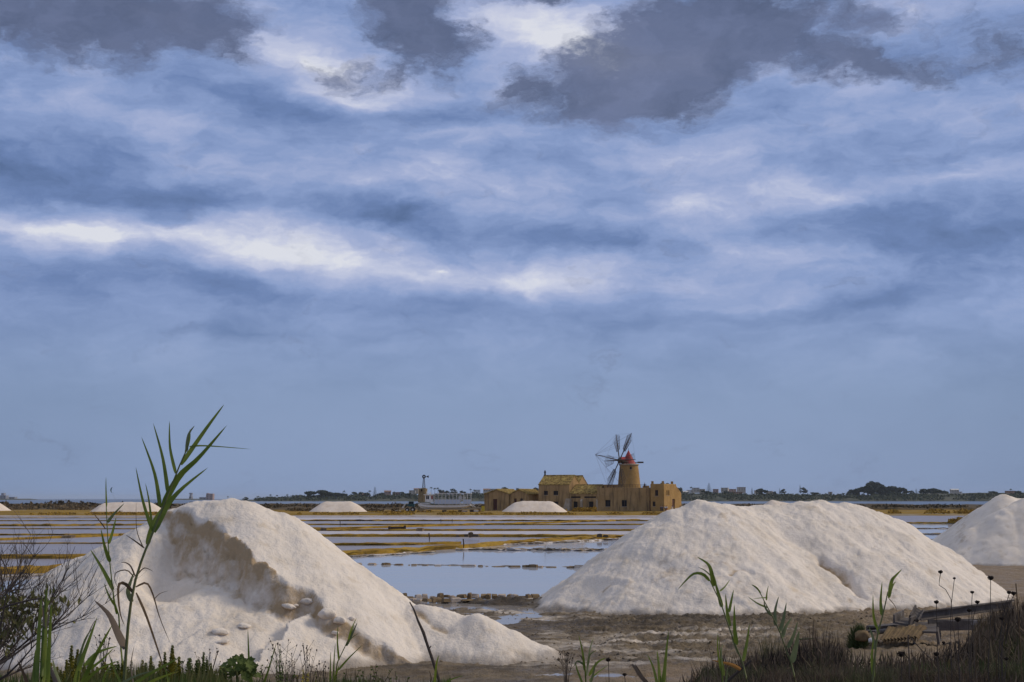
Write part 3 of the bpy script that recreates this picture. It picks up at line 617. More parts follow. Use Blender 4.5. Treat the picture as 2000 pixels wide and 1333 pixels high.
# far right piles
def far_pile(pts, label, step_, seed, k=.75, near=(6, 9), mat='salt', group=None, rad=.5):
    W_ = [tuple(at(a, b, c)) for a, b, c in pts]; f = ridge_field(W_, k, .85, rad)
    xs = [p[0] for p in W_]; ys = [p[1] for p in W_]
    x = np.arange(min(xs) - 5, max(xs) + 5, step_); y = np.arange(min(ys) - near[0], max(ys) + near[1], step_); X, Y = np.meshgrid(x, y)
    Z = f(X, Y) + salt_detail(X, Y, seed, .3)
    st = .3 * ss(.2, .8, fbm(X * .5, Y * .4, 4, seed + 1)); dirt = np.clip(1 - ss(0.02, 0.25, Z), 0, 1) * .7
    return grid_obj('salt_pile', X, Y, Z, M[mat], {'stain': st, 'dirt': dirt}, keep=Z > -.1, label=label, cat='salt pile', group=group, origin=(float(np.mean(xs)), float(np.mean(ys)), 0))
far_pile([(1775, 1125, 90), (1836, 1078, 90), (1900, 1032, 90), (1960, 994, 90.5), (2005, 972, 91), (2060, 964, 92), (2120, 962, 92), (2300, 975, 94), (2420, 1060, 95)], 'salt heap cut off by the right edge of the photo', .12, 33, near=(9, 10))
far_pile([(1885, 1020, 120), (1925, 989, 120), (1960, 965, 120), (1985, 972, 120), (2200, 1000, 124)], 'pointed salt heap mostly hidden behind the one at the right edge', .2, 37, near=(8, 9))
dist_ = [([(176, 1001, 431), (207, 982.5, 432), (240, 981, 432), (291, 981, 432), (314, 1001, 432)], 'flat-topped far salt heap seen through the reed leaves on the left'),
         ([(603, 1001, 430), (637, 980, 430), (685, 980, 430), (719, 1001, 430)], 'flat-topped far salt heap between the near heap and the white boat'),
         ([(984, 1001, 425), (1011, 981, 425), (1022, 979, 425), (1073, 979, 425), (1103, 1001, 425)], 'flat-topped far salt heap in front of the mill sheds'),
         ([(-120, 1001, 470), (-80, 978, 470), (-12, 978, 470), (16, 998, 470)], 'sliver of a far salt heap at the left edge of the photo'),
         ([(1470, 1000, 640), (1508, 977, 640), (1540, 983, 640), (1575, 995, 640)], 'tip of a far salt heap showing above the saddle of the double-humped heap')]
for i, (p, lb) in enumerate(dist_): far_pile(p, lb, .5, 40 + i, .72, (7, 8), 'salt_far', 'far salt heaps on the grassy bank', 1.0)
# fallen lumps of caked salt on the left pile
def lump(p, w, d, h, seed, mat='salt'):
    rr = random.Random(seed); bm = bmesh.new(); bmesh.ops.create_icosphere(bm, subdivisions=3, radius=1)
    for v in bm.verts:
        c = v.co; f = 1 + .22 * float(fbm(np.array(c.x * 1.3 + seed), np.array(c.y * 1.3 + c.z), 3, seed))
        v.co = Vector((math.copysign(abs(c.x) ** .8, c.x) * w * f, math.copysign(abs(c.y) ** .8, c.y) * d * f, c.z * h * f))
    me = bpy.data.meshes.new('salt_lump'); bm.to_mesh(me); bm.free(); me.polygons.foreach_set('use_smooth', [True] * len(me.polygons)); me.materials.append(M[mat])
    o = bpy.data.objects.new('salt_lump', me); COL.objects.link(o); o.location = p + Vector((0, 0, h * .35)); o.rotation_euler = (rr.uniform(-.1, .35), rr.uniform(-.2, .2), rr.uniform(-.5, .5)); return o
LUMPS = [(430, 1239, .21, .13, .07, 'crisp flat slab of caked salt low on the left heap'), (477, 1226, .16, .12, .045, 'thin round cake of salt right of the crisp flat slab'), (434, 1256, .19, .12, .04, 'half-sunk salt cake just below the crisp flat slab'),
         (564, 1194, .17, .13, .06, 'flat salt lump under the lower end of the brown cut'), (599, 1180, .16, .12, .08, 'upper rounded salt lump beside the start of the brown furrow'), (578, 1186, .07, .06, .03, 'tiny salt crumb between the two lumps under the brown cut'),
         (638, 1205, .20, .16, .13, 'biggest upright salt lump lodged in the brown furrow'), (664, 1217, .15, .13, .09, 'salt lump touching the lower side of the biggest upright lump'), (687, 1212, .07, .06, .05, 'small salt crumb on the slope right of the furrow lumps'),
         (655, 1245, .09, .07, .05, 'small brownish salt lump below the furrow lumps')]
for i, (a, b, w_, d_, h_, lb) in enumerate(LUMPS): tag(lump(lsurf(a, b), w_, d_, h_, 5 + i), lb, 'salt lump', 'caked salt lumps on the left heap')

# ------------------------------------------------------------------ the mill and its buildings
TH = math.radians(25); UV = Vector((math.cos(TH), -math.sin(TH), 0)); VV = Vector((math.sin(TH), math.cos(TH), 0))
_o = at(1120, HOR, 455); OO = Vector((_o.x, _o.y, 0))
def fs_(px, v):            # facade coordinate s at depth v whose image column is px
    m = (px - 1000) / F * CP; o = OO + VV * v
    return (m * o.y - o.x) / (UV.x - m * UV.y)
def wp(s, v, z): p = OO + UV * s + VV * v; return Vector((p.x, p.y, z))
def zt(py, px, v): return zrow(py, wp(fs_(px, v), v, 0).y)
def wall(name, mat, parent, a, b, z0, z1, holes=(), depth=.35, thick=.35, **t):
    """a->b outer line of the wall seen from outside left to right; holes (s0,s1,z0,z1) along it"""
    a = Vector((a[0], a[1], 0)); b = Vector((b[0], b[1], 0)); L_ = (b - a).length; u = (b - a) / L_; nrm = Vector((u.y, -u.x, 0))
    S_ = sorted({0, L_, *[h[0] for h in holes], *[h[1] for h in holes]}); Zs = sorted({z0, z1, *[h[2] for h in holes], *[h[3] for h in holes]})
    mb = MB(); p = lambda s, z, d: a + u * s - nrm * d + Vector((0, 0, z))
    for i in range(len(S_) - 1):
        for j in range(len(Zs) - 1):
            cs, cz = (S_[i] + S_[i + 1]) / 2, (Zs[j] + Zs[j + 1]) / 2
            if any(h[0] < cs < h[1] and h[2] < cz < h[3] for h in holes): continue
            mb.add([p(S_[i], Zs[j], 0), p(S_[i + 1], Zs[j], 0), p(S_[i + 1], Zs[j + 1], 0), p(S_[i], Zs[j + 1], 0)], [(0, 1, 2, 3)])
    for h in holes:
        o = [p(h[0], h[2], 0), p(h[1], h[2], 0), p(h[1], h[3], 0), p(h[0], h[3], 0)]; q = [p(h[0], h[2], depth), p(h[1], h[2], depth), p(h[1], h[3], depth), p(h[0], h[3], depth)]
        mb.add(o + q, [(0, 1, 5, 4), (1, 2, 6, 5), (2, 3, 7, 6), (3, 0, 4, 7)])
    mb.add([p(0, z1, 0), p(L_, z1, 0), p(L_, z1, thick), p(0, z1, thick), p(0, z0, thick), p(L_, z0, thick)], [(0, 1, 2, 3), (3, 2, 5, 4)])
    return build(name, mb, mat, parent, **t)
def opening(name, parent, a, b, h, depth=.32, kind='window', mat=None):
    a = Vector((a[0], a[1], 0)); b = Vector((b[0], b[1], 0)); L_ = (b - a).length; u = (b - a) / L_; nrm = Vector((u.y, -u.x, 0))
    p = lambda s, z, d: a + u * s - nrm * d + Vector((0, 0, z))
    def slab(mb, s0, s1, za, zb, d0, d1): mb.hexa([p(s0, za, d0), p(s1, za, d0), p(s1, za, d1), p(s0, za, d1), p(s0, zb, d0), p(s1, zb, d0), p(s1, zb, d1), p(s0, zb, d1)])
    mb = MB(); s0, s1, z0, z1 = h
    if kind == 'window':
        t_ = .09
        slab(mb, s0, s0 + t_, z0, z1, depth - .12, depth - .02); slab(mb, s1 - t_, s1, z0, z1, depth - .12, depth - .02)
        slab(mb, s0 + t_, s1 - t_, z1 - t_, z1, depth - .12, depth - .02); slab(mb, s0 + t_, s1 - t_, z0, z0 + t_, depth - .12, depth - .02)
        m_ = (s0 + s1) / 2; slab(mb, m_ - .04, m_ + .04, z0 + t_, z1 - t_, depth - .11, depth - .03)
        w = build('window', mb, M['frame'], parent); g = MB(); slab(g, s0, s1, z0, z1, depth - .015, depth + .02); build('pane', g, M['glass'], w)
        si = MB(); slab(si, s0 - .12, s1 + .12, z0 - .1, z0, -.08, .03); build('sill', si, M['palepl'], w)
    else:
        slab(mb, s0, s1, z0, z1, depth - .05, depth + .02); w = build(name, mb, M[mat or 'dark'], parent)
    return w
def hole(px0, px1, py0, py1, v, s_origin):   # image rectangle -> wall coordinates
    s0, s1 = fs_(px0, v) - s_origin, fs_(px1, v) - s_origin; y = wp(fs_((px0 + px1) / 2, v), v, 0).y
    return (s0, s1, max(0.05, zrow(py1, y)), zrow(py0, y))
def gable_roof(parent, s0, s1, v0, v1, ze, zr, along='u', oh=.3, mat='rooftile', th=.22):
    """along u: ridge parallel to the facade; along v: ridge runs away"""
    mb = MB()
    if along == 'u':
        vm = (v0 + v1) / 2; sl = (zr - ze) / (vm - v0)
        sec = [(v0 - oh, ze - oh * sl), (vm, zr), (v1 + oh, ze - oh * sl)]
        for (a, za), (b, zb) in zip(sec[:-1], sec[1:]):
            mb.hexa([wp(s0 - oh, a, za), wp(s1 + oh, a, za), wp(s1 + oh, b, zb), wp(s0 - oh, b, zb), wp(s0 - oh, a, za + th), wp(s1 + oh, a, za + th), wp(s1 + oh, b, zb + th), wp(s0 - oh, b, zb + th)])
    else:
        sm = (s0 + s1) / 2; sl = (zr - ze) / (sm - s0)
        sec = [(s0 - oh, ze - oh * sl), (sm, zr), (s1 + oh, ze - oh * sl)]
        for (a, za), (b, zb) in zip(sec[:-1], sec[1:]):
            mb.hexa([wp(a, v0 - oh, za), wp(b, v0 - oh, zb), wp(b, v1 + oh, zb), wp(a, v1 + oh, za), wp(a, v0 - oh, za + th), wp(b, v0 - oh, zb + th), wp(b, v1 + oh, zb + th), wp(a, v1 + oh, za + th)])
    r = build('roof', mb, M[mat], parent)
    # rows of curved tiles standing proud of the slab
    mb = MB(); st = .62
    if along == 'u':
        vm = (v0 + v1) / 2
        for i in range(int((s1 - s0 + 2 * oh) / st)):
            a = s0 - oh + (i + .5) * st; mb.bar(wp(a, v0 - oh, ze - oh * sl + th + .02), wp(a, vm, zr + th + .02), .13, 5)
        mb.bar(wp(s0 - oh, vm, zr + th + .05), wp(s1 + oh, vm, zr + th + .05), .17, 6)
    else:
        sm = (s0 + s1) / 2
        for i in range(int((v1 - v0 + 2 * oh) / st)):
            a = v0 - oh + (i + .5) * st; mb.bar(wp(s1 + oh, a, ze - oh * sl + th + .02), wp(sm, a, zr + th + .02), .13, 5); mb.bar(wp(s0 - oh, a, ze - oh * sl + th + .02), wp(sm, a, zr + th + .02), .13, 5)
        mb.bar(wp(sm, v0 - oh, zr + th + .05), wp(sm, v1 + oh, zr + th + .05), .17, 6)
    build('tile_rows', mb, M[mat], r); return r
def gable_tri(parent, along, s0, s1, v0, v1, ze, zr, which, mat='plaster', th=.35, name='gable'):
    mb = MB()
    if along == 'v': c = [(s0, v0, ze), (s1, v0, ze), ((s0 + s1) / 2, v0, zr)]; off = (0, th)
    else: c = [(s1, v0, ze), (s1, v1, ze), (s1, (v0 + v1) / 2, zr)]; off = (-th, 0)
    f = [wp(a, b, z) for a, b, z in c]; g = [wp(a + off[0], b + off[1], z) for a, b, z in c]
    mb.add(f + g, [(0, 1, 2), (5, 4, 3), (0, 3, 4, 1), (1, 4, 5, 2), (2, 5, 3, 0)]); return build(name, mb, M[mat], parent)
Z0 = -0.1
def box_walls(parent, s0, s1, v0, v1, z1, fh=(), rh=(), mat='plaster', zl=Z0):
    w = wall('wall', M[mat], parent, wp(s0, v0, 0), wp(s1, v0, 0), zl, z1, fh)
    w2 = wall('wall', M[mat], parent, wp(s1, v0, 0), wp(s1, v1, 0), zl, z1, rh)
    wall('wall', M[mat], parent, wp(s1, v1, 0), wp(s0, v1, 0), zl, z1); wall('wall', M[mat], parent, wp(s0, v1, 0), wp(s0, v0, 0), zl, z1)
    return w, w2
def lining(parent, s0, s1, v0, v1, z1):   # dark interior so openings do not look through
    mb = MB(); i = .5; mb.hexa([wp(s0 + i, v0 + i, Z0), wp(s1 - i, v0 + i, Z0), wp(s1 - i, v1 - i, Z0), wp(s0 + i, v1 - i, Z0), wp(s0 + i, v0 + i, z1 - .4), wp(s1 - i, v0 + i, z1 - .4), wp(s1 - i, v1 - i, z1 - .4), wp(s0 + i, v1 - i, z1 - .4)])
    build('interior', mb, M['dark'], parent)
def base_at(px, v=0): return wp(fs_(px, v), v, 0)

# sheds
def shed(px0, px1, pye, pyr, depth, door, wins, label, dmat='door', v=0):
    t = empty('shed', base_at((px0 + px1) / 2, v), label, 'shed', 'tile-roofed sheds at the left end of the mill')
    s0, s1 = fs_(px0, v), fs_(px1, v); ze, zr = zt(pye, px0, v), zt(pyr, (px0 + px1) / 2, v)
    fh = [hole(*h, v, s0) for h in ([door] if door else [])] + [hole(*h, v, s0) for h in wins]
    box_walls(t, s0, s1, v, v + depth, ze, fh)
    gable_tri(t, 'v', s0, s1, v, v + depth, ze, zr, 0); gable_tri(t, 'v', s0, s1, v + depth - .35, v + depth, ze, zr, 0)
    gable_roof(t, s0, s1, v, v + depth, ze, zr, 'v', .25)
    a, b = wp(s0, v, 0), wp(s1, v, 0)
    if door: opening('door', t, a, b, fh[0], kind='door', mat=dmat)
    for h in fh[1 if door else 0:]: opening('window', t, a, b, h)
    lining(t, s0, s1, v, v + depth, ze); return t
shed(946, 994, 966, 957.5, 13, (963, 971, 975, 996.5), [], 'gabled ochre shed with a dark red door, nearest the white boat')
shed(995.5, 1032, 966, 957.5, 13, (1004, 1009, 974, 984), [(1016, 1021, 974, 981)], 'gabled ochre shed between the red-doored shed and the two-storey house', 'door')
# two-storey house (two parallel ranges)
v = 1.0; s0, s1 = fs_(1052, v), fs_(1112, v); ze, zr = zt(947.5, 1080, v), zt(930.5, 1080, v + 4)
t = empty('house', base_at(1082, v), 'two-storey ochre house with lichen-yellow tiled roof left of the windmill', 'house')
fh = [hole(1062, 1070, 959, 967.5, v, s0), hole(1081, 1090, 959, 967.5, v, s0), hole(1081, 1089.5, 980, 988.5, v, s0)]
box_walls(t, s0, s1, v, v + 9, ze, fh); gable_tri(t, 'u', s0, s1, v, v + 9, ze, zr, 0)
gable_roof(t, s0, s1, v, v + 9, ze, zr, 'u', .12)
a, b = wp(s0, v, 0), wp(s1, v, 0)
for h in fh: opening('window', t, a, b, h)
lining(t, s0, s1, v, v + 9, ze)
v2 = v + 9.4; q0, q1 = fs_(1085, v2), fs_(1128, v2)
box_walls(t, q0, q1, v2, v2 + 9, ze); gable_tri(t, 'u', q0, q1, v2, v2 + 9, ze, zr, 0); gable_roof(t, q0, q1, v2, v2 + 9, ze, zr, 'u', .12)
mb = MB(); c = wp(s0 + .3, v + 4.5, zr + .2); mb.bar(c, c + Vector((0, 0, .9)), .28, 6); mb.bar(c + Vector((0, 0, .9)), c + Vector((0, 0, 1.7)), .42, 6, .2); build('chimney', mb, M['dark'], t)
# stair block of pale plaster
mb = MB(); a_, b_ = fs_(1098, -1.4), fs_(1112, -1.4); zt_ = zt(974, 1110, -1)
mb.add([wp(a_, -1.4, Z0), wp(b_, -1.4, Z0), wp(b_, -1.4, zt_), wp(b_ - 1.2, -1.4, zt_), wp(a_, .95, Z0), wp(b_, .95, Z0), wp(b_, .95, zt_), wp(b_ - 1.2, .95, zt_)],
       [(0, 1, 2, 3), (5, 4, 7, 6), (1, 5, 6, 2), (3, 2, 6, 7), (0, 3, 7, 4), (4, 5, 1, 0)]); build('stair', mb, M['palepl'], t)
# low tiled link
v = .4; s0, s1 = fs_(1113, v), fs_(1166, v); ze, zr = zt(965, 1140, v), zt(949, 1140, v + 5)
t = empty('outbuilding', base_at(1140, v), 'low tiled wing with dark doorways between the two-storey house and the long flat block', 'building')
fh = [hole(1115, 1134, 970, 973, v, s0), hole(1141, 1164, 970, 973, v, s0), hole(1120, 1128, 980, 993.5, v, s0), hole(1150, 1159, 980, 993.5, v, s0)]
box_walls(t, s0, s1, v, v + 10, ze, fh); gable_roof(t, s0, s1, v, v + 10, ze, zr, 'u', .15)
a, b = wp(s0, v, 0), wp(s1, v, 0)
for i, h in enumerate(fh): opening('transom' if i < 2 else 'doorway', t, a, b, h, kind='door', mat='dark')
lining(t, s0, s1, v, v + 10, ze)
mb = MB(); 
for (p0, p1) in ((1133, 1137), (1164, 1167.5)):
    mb = MB(); a_, b_ = fs_(p0, v - .5), fs_(p1, v - .5); mb.hexa([wp(a_, v - .5, Z0), wp(b_, v - .5, Z0), wp(b_, v - .01, Z0), wp(a_, v - .01, Z0), wp(a_, v - .5, zt(979, p0, v)), wp(b_, v - .5, zt(979, p0, v)), wp(b_, v - .01, zt(975, p0, v)), wp(a_, v - .01, zt(975, p0, v))]); build('buttress', mb, M['palepl'], t)
for px in (1144, 1122):       # heap of rubble by the doorway
    mb = MB(); c = wp(fs_(px + 2, v - .8), v - .8, 0); r_ = random.Random(px)
    for k in range(16): mb.box(c + Vector((r_.uniform(-1, 1), r_.uniform(-.3, .3), r_.uniform(.1, 1.1))), (r_.uniform(.4, .8), .5, r_.uniform(.3, .6)), Matrix.Rotation(r_.uniform(0, 3), 3, 'Z'))
    tag(build('rubble_heap', mb, M['ruin'], origin=c), 'heap of brown rubble beside the %s dark doorway of the low wing' % ('right' if px > 1130 else 'left'), 'rubble')
# long flat block with roof terrace
v = 0; s0, s1 = fs_(1166.5, v), fs_(1269, v); z1 = zt(953, 1215, v)
t = empty('long_block', base_at(1215, v), 'long flat-roofed ochre block streaked with damp below the windmill tower', 'building')
fh = [hole(1182, 1192, 977, 990, v, s0), hole(1214, 1224, 977, 990, v, s0)]
box_walls(t, s0, s1, v, v + 17, z1, fh, mat='plaster')
a, b = wp(s0, v, 0), wp(s1, v, 0)
for h in fh: opening('window', t, a, b, h)
lining(t, s0, s1, v, v + 17, z1)
mb = MB(); mb.hexa([wp(s0 + .3, v + .3, z1 - .5), wp(s1 - .3, v + .3, z1 - .5), wp(s1 - .3, v + 16.7, z1 - .5), wp(s0 + .3, v + 16.7, z1 - .5), wp(s0 + .3, v + .3, z1 - .25), wp(s1 - .3, v + .3, z1 - .25), wp(s1 - .3, v + 16.7, z1 - .25), wp(s0 + .3, v + 16.7, z1 - .25)]); build('terrace', mb, M['palepl'], t)
mb = MB(); zz = z1 + .95; p0, p1 = fs_(1187, .2), fs_(1263, .2)
for k in range(15):
    a_ = p0 + (p1 - p0) * k / 14; mb.bar(wp(a_, .2, z1), wp(a_, .2, zz), .05)
for h_ in (.5, .95): mb.bar(wp(p0, .2, z1 + h_), wp(p1, .2, z1 + h_), .05)
build('railing', mb, M['iron'], t)
mb = MB(); a_, b_ = fs_(1142, 14), fs_(1210, 14); zz = zt(949, 1180, 14); mb.hexa([wp(a_, 17.2, Z0), wp(b_, 17.2, Z0), wp(b_, 24, Z0), wp(a_, 24, Z0), wp(a_, 17.2, zz + .4), wp(b_, 17.2, zz + .4), wp(b_, 24, zz + .4), wp(a_, 24, zz + .4)]); build('rear_wall', mb, M['plaster'], t)
mb = MB(); mb.bar(wp(s1 + .15, -.1, Z0), wp(s1 + .15, -.1, zt(978, 1269, 0)), .25, 5); build('pipe', mb, M['door'], t)
# parapet steps and chimney stubs on the terrace
for (p, v_, w_, py) in ((1169, 1, 1.0, 950), (1172, 8, .7, 947), (1262, 12, 2.0, 949)):
    mb = MB(); c = wp(fs_(p, v_), v_, 0); zz = zrow(py, c.y); mb.box((c.x, c.y, (z1 - .3 + zz) / 2), (w_, w_, zz - z1 + .3)); build('parapet_stub', mb, M['plaster'], t)
# right block
v = -2.2; s0, s1 = fs_(1270.5, v), fs_(1297, v); z1 = zt(946.5, 1285, v)
t = empty('end_block', base_at(1284, v), 'tall ochre end block with a sunlit side wall at the right end of the mill', 'building')
Ld = 15.5
for _ in range(30):
    p = wp(s1, v + Ld, 0); px = 1000 + p.x / (p.y * CP) * F
    Ld += (1321 - px) * .12
fh = [hole(1279.5, 1285.5, 957.5, 969, v, s0), hole(1274.5, 1280, 980, 989.5, v, s0)]
def side_hole(pa, pb, ya, yb):
    r = []
    for q in (pa, pb):
        lo, hi = 0, Ld
        for _ in range(40):
            m_ = (lo + hi) / 2; p = wp(s1, v + m_, 0)
            if 1000 + p.x / (p.y * CP) * F < q: lo = m_
            else: hi = m_
        r.append(lo)
    y = wp(s1, v + (r[0] + r[1]) / 2, 0).y; return (r[0], r[1], max(.05, zrow(yb, y)), zrow(ya, y))
rh = [side_hole(1302, 1304, 958, 968), side_hole(1305.5, 1307.5, 958, 968), side_hole(1313, 1318, 975, 991)]
box_walls(t, s0, s1, v, v + Ld, z1, fh, rh, 'towerstone')
a, b = wp(s0, v, 0), wp(s1, v, 0); c, d = wp(s1, v, 0), wp(s1, v + Ld, 0)
for h in fh: opening('window', t, a, b, h)
for h in rh[:2]: opening('window', t, c, d, h)
opening('door', t, c, d, rh[2], kind='door', mat='door'); lining(t, s0, s1, v, v + Ld, z1)
mb = MB(); hh_ = .45
mb.hexa([wp(s0, v, z1), wp(s1, v, z1), wp(s1, v + Ld, z1), wp(s0, v + Ld, z1), wp(s0 + .1, v + .1, z1 + hh_ * .4), wp(s1 - .1, v + .1, z1 + hh_ * .4), wp(s1 - .1, v + Ld - .1, z1 + hh_ * .4), wp(s0 + .1, v + Ld - .1, z1 + hh_ * .4)])
for (ss_, vv_) in ((s1 - .5, v + .5), (s1 - .5, v + Ld * .78), (s0 + .5, v + .5)): mb.box(wp(ss_, vv_, z1 + .5), (.7, .7, 1.0))
build('parapet', mb, M['towerstone'], t)
mb = MB(); e0 = v + Ld; mb.add([wp(s0, e0, Z0), wp(s1, e0, Z0), wp(s1, e0 + 5, Z0), wp(s0, e0 + 5, Z0), wp(s0, e0, z1 - .4), wp(s1, e0, z1 - .4), wp(s1, e0 + 5, z1 - 2.6), wp(s0, e0 + 5, z1 - 2.6)], [(0, 1, 5, 4), (1, 2, 6, 5), (2, 3, 7, 6), (3, 0, 4, 7), (4, 5, 6, 7)]); build('lean_to', mb, M['towerstone'], t)

# windmill
vT = 9.0; sT = fs_(1229, vT); TC = wp(sT, vT, 0); DT = TC.y; pxm = DT / F
t = empty('windmill', TC, 'round stone windmill tower with a red conical cap and six lattice sails', 'windmill')
zb = zrow(949, DT); ztop = zrow(908.5, DT); rb = 44.0 * pxm / 2; rt = 35.5 * pxm / 2
slope = (rb - rt) / (ztop - zb); prof = []
for i in range(15):
    z = -.1 + (ztop - .1 + .2) * i / 14; r = rt + (ztop - z) * slope; prof.append((r * (1 + .006 * math.sin(i * 7)), z))
mb = MB(); mb.lathe([(a_, z - TC.z) for a_, z in prof], 40, TC); build('tower_wall', mb, M['towerstone'], t)
mb = MB(); mb.lathe([(rt + .02, ztop - .2), (rt + .32, ztop - .1), (rt + .34, ztop + .18), (rt + .1, ztop + .3), (rt - .6, ztop + .34)], 40, TC); build('cornice', mb, M['palepl'], t)
zc = ztop + .36; rc = 27.0 * pxm / 2; ap = zrow(879.5, DT); CC = TC + Vector((-.1, 0, 0))
mb = MB(); mb.lathe([(rc + .1, zc), (rc, zc + .2), (rc * .66, zc + (ap - zc) * .36), (rc * .33, zc + (ap - zc) * .68), (.04, ap)], 20, CC); cap = build('red_cap', mb, M['redroof'], t)
mb = MB(); mb.bar((CC.x, CC.y, ap - .1), (CC.x, CC.y, zrow(876, DT)), .07); build('finial', mb, M['iron'], cap)
hub = at(1210, 899.5, DT - 3.2)
nax = Vector((-.885, -.42, .19)).normalized()
e2 = Vector((-nax.y, nax.x, 0)).normalized() * -1; e2 = e2 if e2.y < 0 else -e2; e1 = e2.cross(nax).normalized(); e1 = e1 if e1.z > 0 else -e1
back = hub - nax * 7.0
# red dormer round the shaft and dark housing under it
_R = Matrix((nax, e2, e1)).transposed()
dz = Vector((hub.x, hub.y, 0)).lerp(Vector((CC.x, CC.y, 0)), .55)
mb = MB(); c = Vector((dz.x, dz.y, 0))
nh = Vector((nax.x, nax.y, 0)).normalized(); sh = Vector((nh.y, -nh.x, 0)); w_ = .9; f0, f1 = 3.0, 0.2; zA, zB, zC = zc + .9, zrow(897, DT), zrow(893, DT)
cc = Vector((CC.x, CC.y, 0)); pts = []
for d_ in (f0, f1):
    for (k, z) in ((-w_, zA), (w_, zA), (w_, zB), (0, zC), (-w_, zB)): pts.append(cc + nh * d_ + sh * k + Vector((0, 0, z)))
mb.add(pts, [(0, 1, 2, 3, 4), (9, 8, 7, 6, 5), (0, 5, 6, 1), (1, 6, 7, 2), (2, 7, 8, 3), (3, 8, 9, 4), (4, 9, 5, 0)]); build('dormer', mb, M['redroof'], cap)
mb = MB(); pts = []
for d_ in (3.5, .2):
    for (k, z) in ((-.8, zc + .1), (.8, zc + .1), (.8, zA), (-.8, zA)): pts.append(cc + nh * d_ + sh * k + Vector((0, 0, z)))
mb.add(pts, [(0, 1, 2, 3), (7, 6, 5, 4), (0, 4, 5, 1), (1, 5, 6, 2), (2, 6, 7, 3), (3, 7, 4, 0)]); build('shaft_housing', mb, M['dark'], t)
tip = hub + nax * 8.9
mb = MB(); mb.bar(back, hub, .24, 8); mb.bar(hub, tip, .2, 8, .07); build('windshaft', mb, M['wood'], t)
mb = MB(); mb.bar(hub - nax * .45, hub + nax * .5, .55, 8); build('hub', mb, M['wood'], t)
tl = cc - nh * 4.4; mb = MB(); mb.bar(Vector((CC.x, CC.y, zc + .45)) - nh * .5, Vector((tl.x, tl.y, zc + .45)), .16); mb.box((tl.x, tl.y, zc + .5), (1.9, .5, .5)); build('tail_beam', mb, M['wood'], t)
RB = 9.9; tips = []
for k in range(6):
    ph = math.radians(-30 + 60 * k); d = e1 * math.cos(ph) + e2 * math.sin(ph); w = (e1 * -math.sin(ph) + e2 * math.cos(ph))
    w = (w + nax * .04).normalized()
    mb = MB(); end = hub + d * RB; mb.bar(hub, end, .2, 6, .1); tips.append(end)
    bl = build('sail', mb, M['wood'], t)
    mb = MB()
    for side in (-1, 1):
        for j, (off, l0, l1) in enumerate(((.45, .34, .95), (.85, .35, .92), (1.25, .36, .89), (1.62, .37, .86), (1.98, .38, .83))):
            mb.bar(hub + d * RB * l0 + w * side * off * .5, hub + d * RB * l1 + w * side * off, .042 if j < 4 else .06, 4)
        for j in range(6):
            l = .40 + j * .1; o_ = (1.98 * (.5 + .5 * (l - .38) / .45)) if l < .84 else 1.2
            mb.bar(hub + d * RB * l, hub + d * RB * l + w * side * o_, .03, 4)
    build('lattice', mb, M['wood'], bl)
mb = MB()
for k in range(6):
    mb.bar(tips[k], tip, .032, 3); mb.bar(tips[k], tips[(k + 1) % 6], .022, 3); mb.bar(hub.lerp(tips[k], .6), tip, .022, 3)
build('stay_wires', mb, M['wire'], t)
# tower window
dirw = Vector((TC.x + .4, 0, 0)) - TC; az_ = math.atan2(-1, .1)
zw0, zw1 = zrow(917.5, DT), zrow(912.5, DT); c = at(1231, HOR, DT); rr_ = rt + (ztop - zw0) * slope
fy = TC.y - math.sqrt(max(.1, rr_ ** 2 - (c.x - TC.x) ** 2))
mb = MB(); mb.box((c.x, fy + .1, (zw0 + zw1) / 2), (.62, .5, zw1 - zw0)); w = build('window', mb, M['dark'], t)
mb = MB(); mb.box((c.x, fy - .05, zw0 - .08), (.85, .4, .12)); build('sill', mb, M['palepl'], w)

# ------------------------------------------------------------------ ruined mill stump with windpump
c = at(826, HOR, 470); c.z = 0; D_ = 470; t = empty('ruined_mill', c, 'stump of a round ruined mill behind the bow of the white boat', 'mill ruin')
zt_ = zrow(954.5, D_); mb = MB(); n = 28; vs = []
for i, k in enumerate((0, .2, .4, .6, .8, 1)):
    for j in range(n):
        a_ = 2 * math.pi * j / n; r = (1.72 - .28 * k) * (1 + .02 * math.sin(j * 5 + i * 3)); z = -.1 + zt_ * k + (.35 * math.sin(j * 1.7) * math.sin(j * .9) if i == 5 else 0); vs.append((c.x + r * math.cos(a_), c.y + r * math.sin(a_), z))
mb.add(vs, [(i * n + j, i * n + (j + 1) % n, (i + 1) * n + (j + 1) % n, (i + 1) * n + j) for i in range(5) for j in range(n)] + [tuple(range(5 * n, 6 * n))]); build('tower_wall', mb, M['ruin'], t)
mb = MB(); mb.box((c.x - .35, c.y - 1.42, zrow(958, D_)), (.45, .4, .7)); build('window', mb, M['dark'], t)
cx = at(827.6, HOR, D_).x; pt = Vector((cx, D_, zt_)); t = empty('windpump', pt, 'small lattice windpump standing on top of the ruined mill stump', 'windpump')
zh = zrow(934, D_); mb = MB()
for sx in (-1, 1):
    for sy in (-1, 1): mb.bar((cx + sx * .48, D_ + sy * .48, zt_ - .1), (cx + sx * .16, D_ + sy * .16, zh), .07)
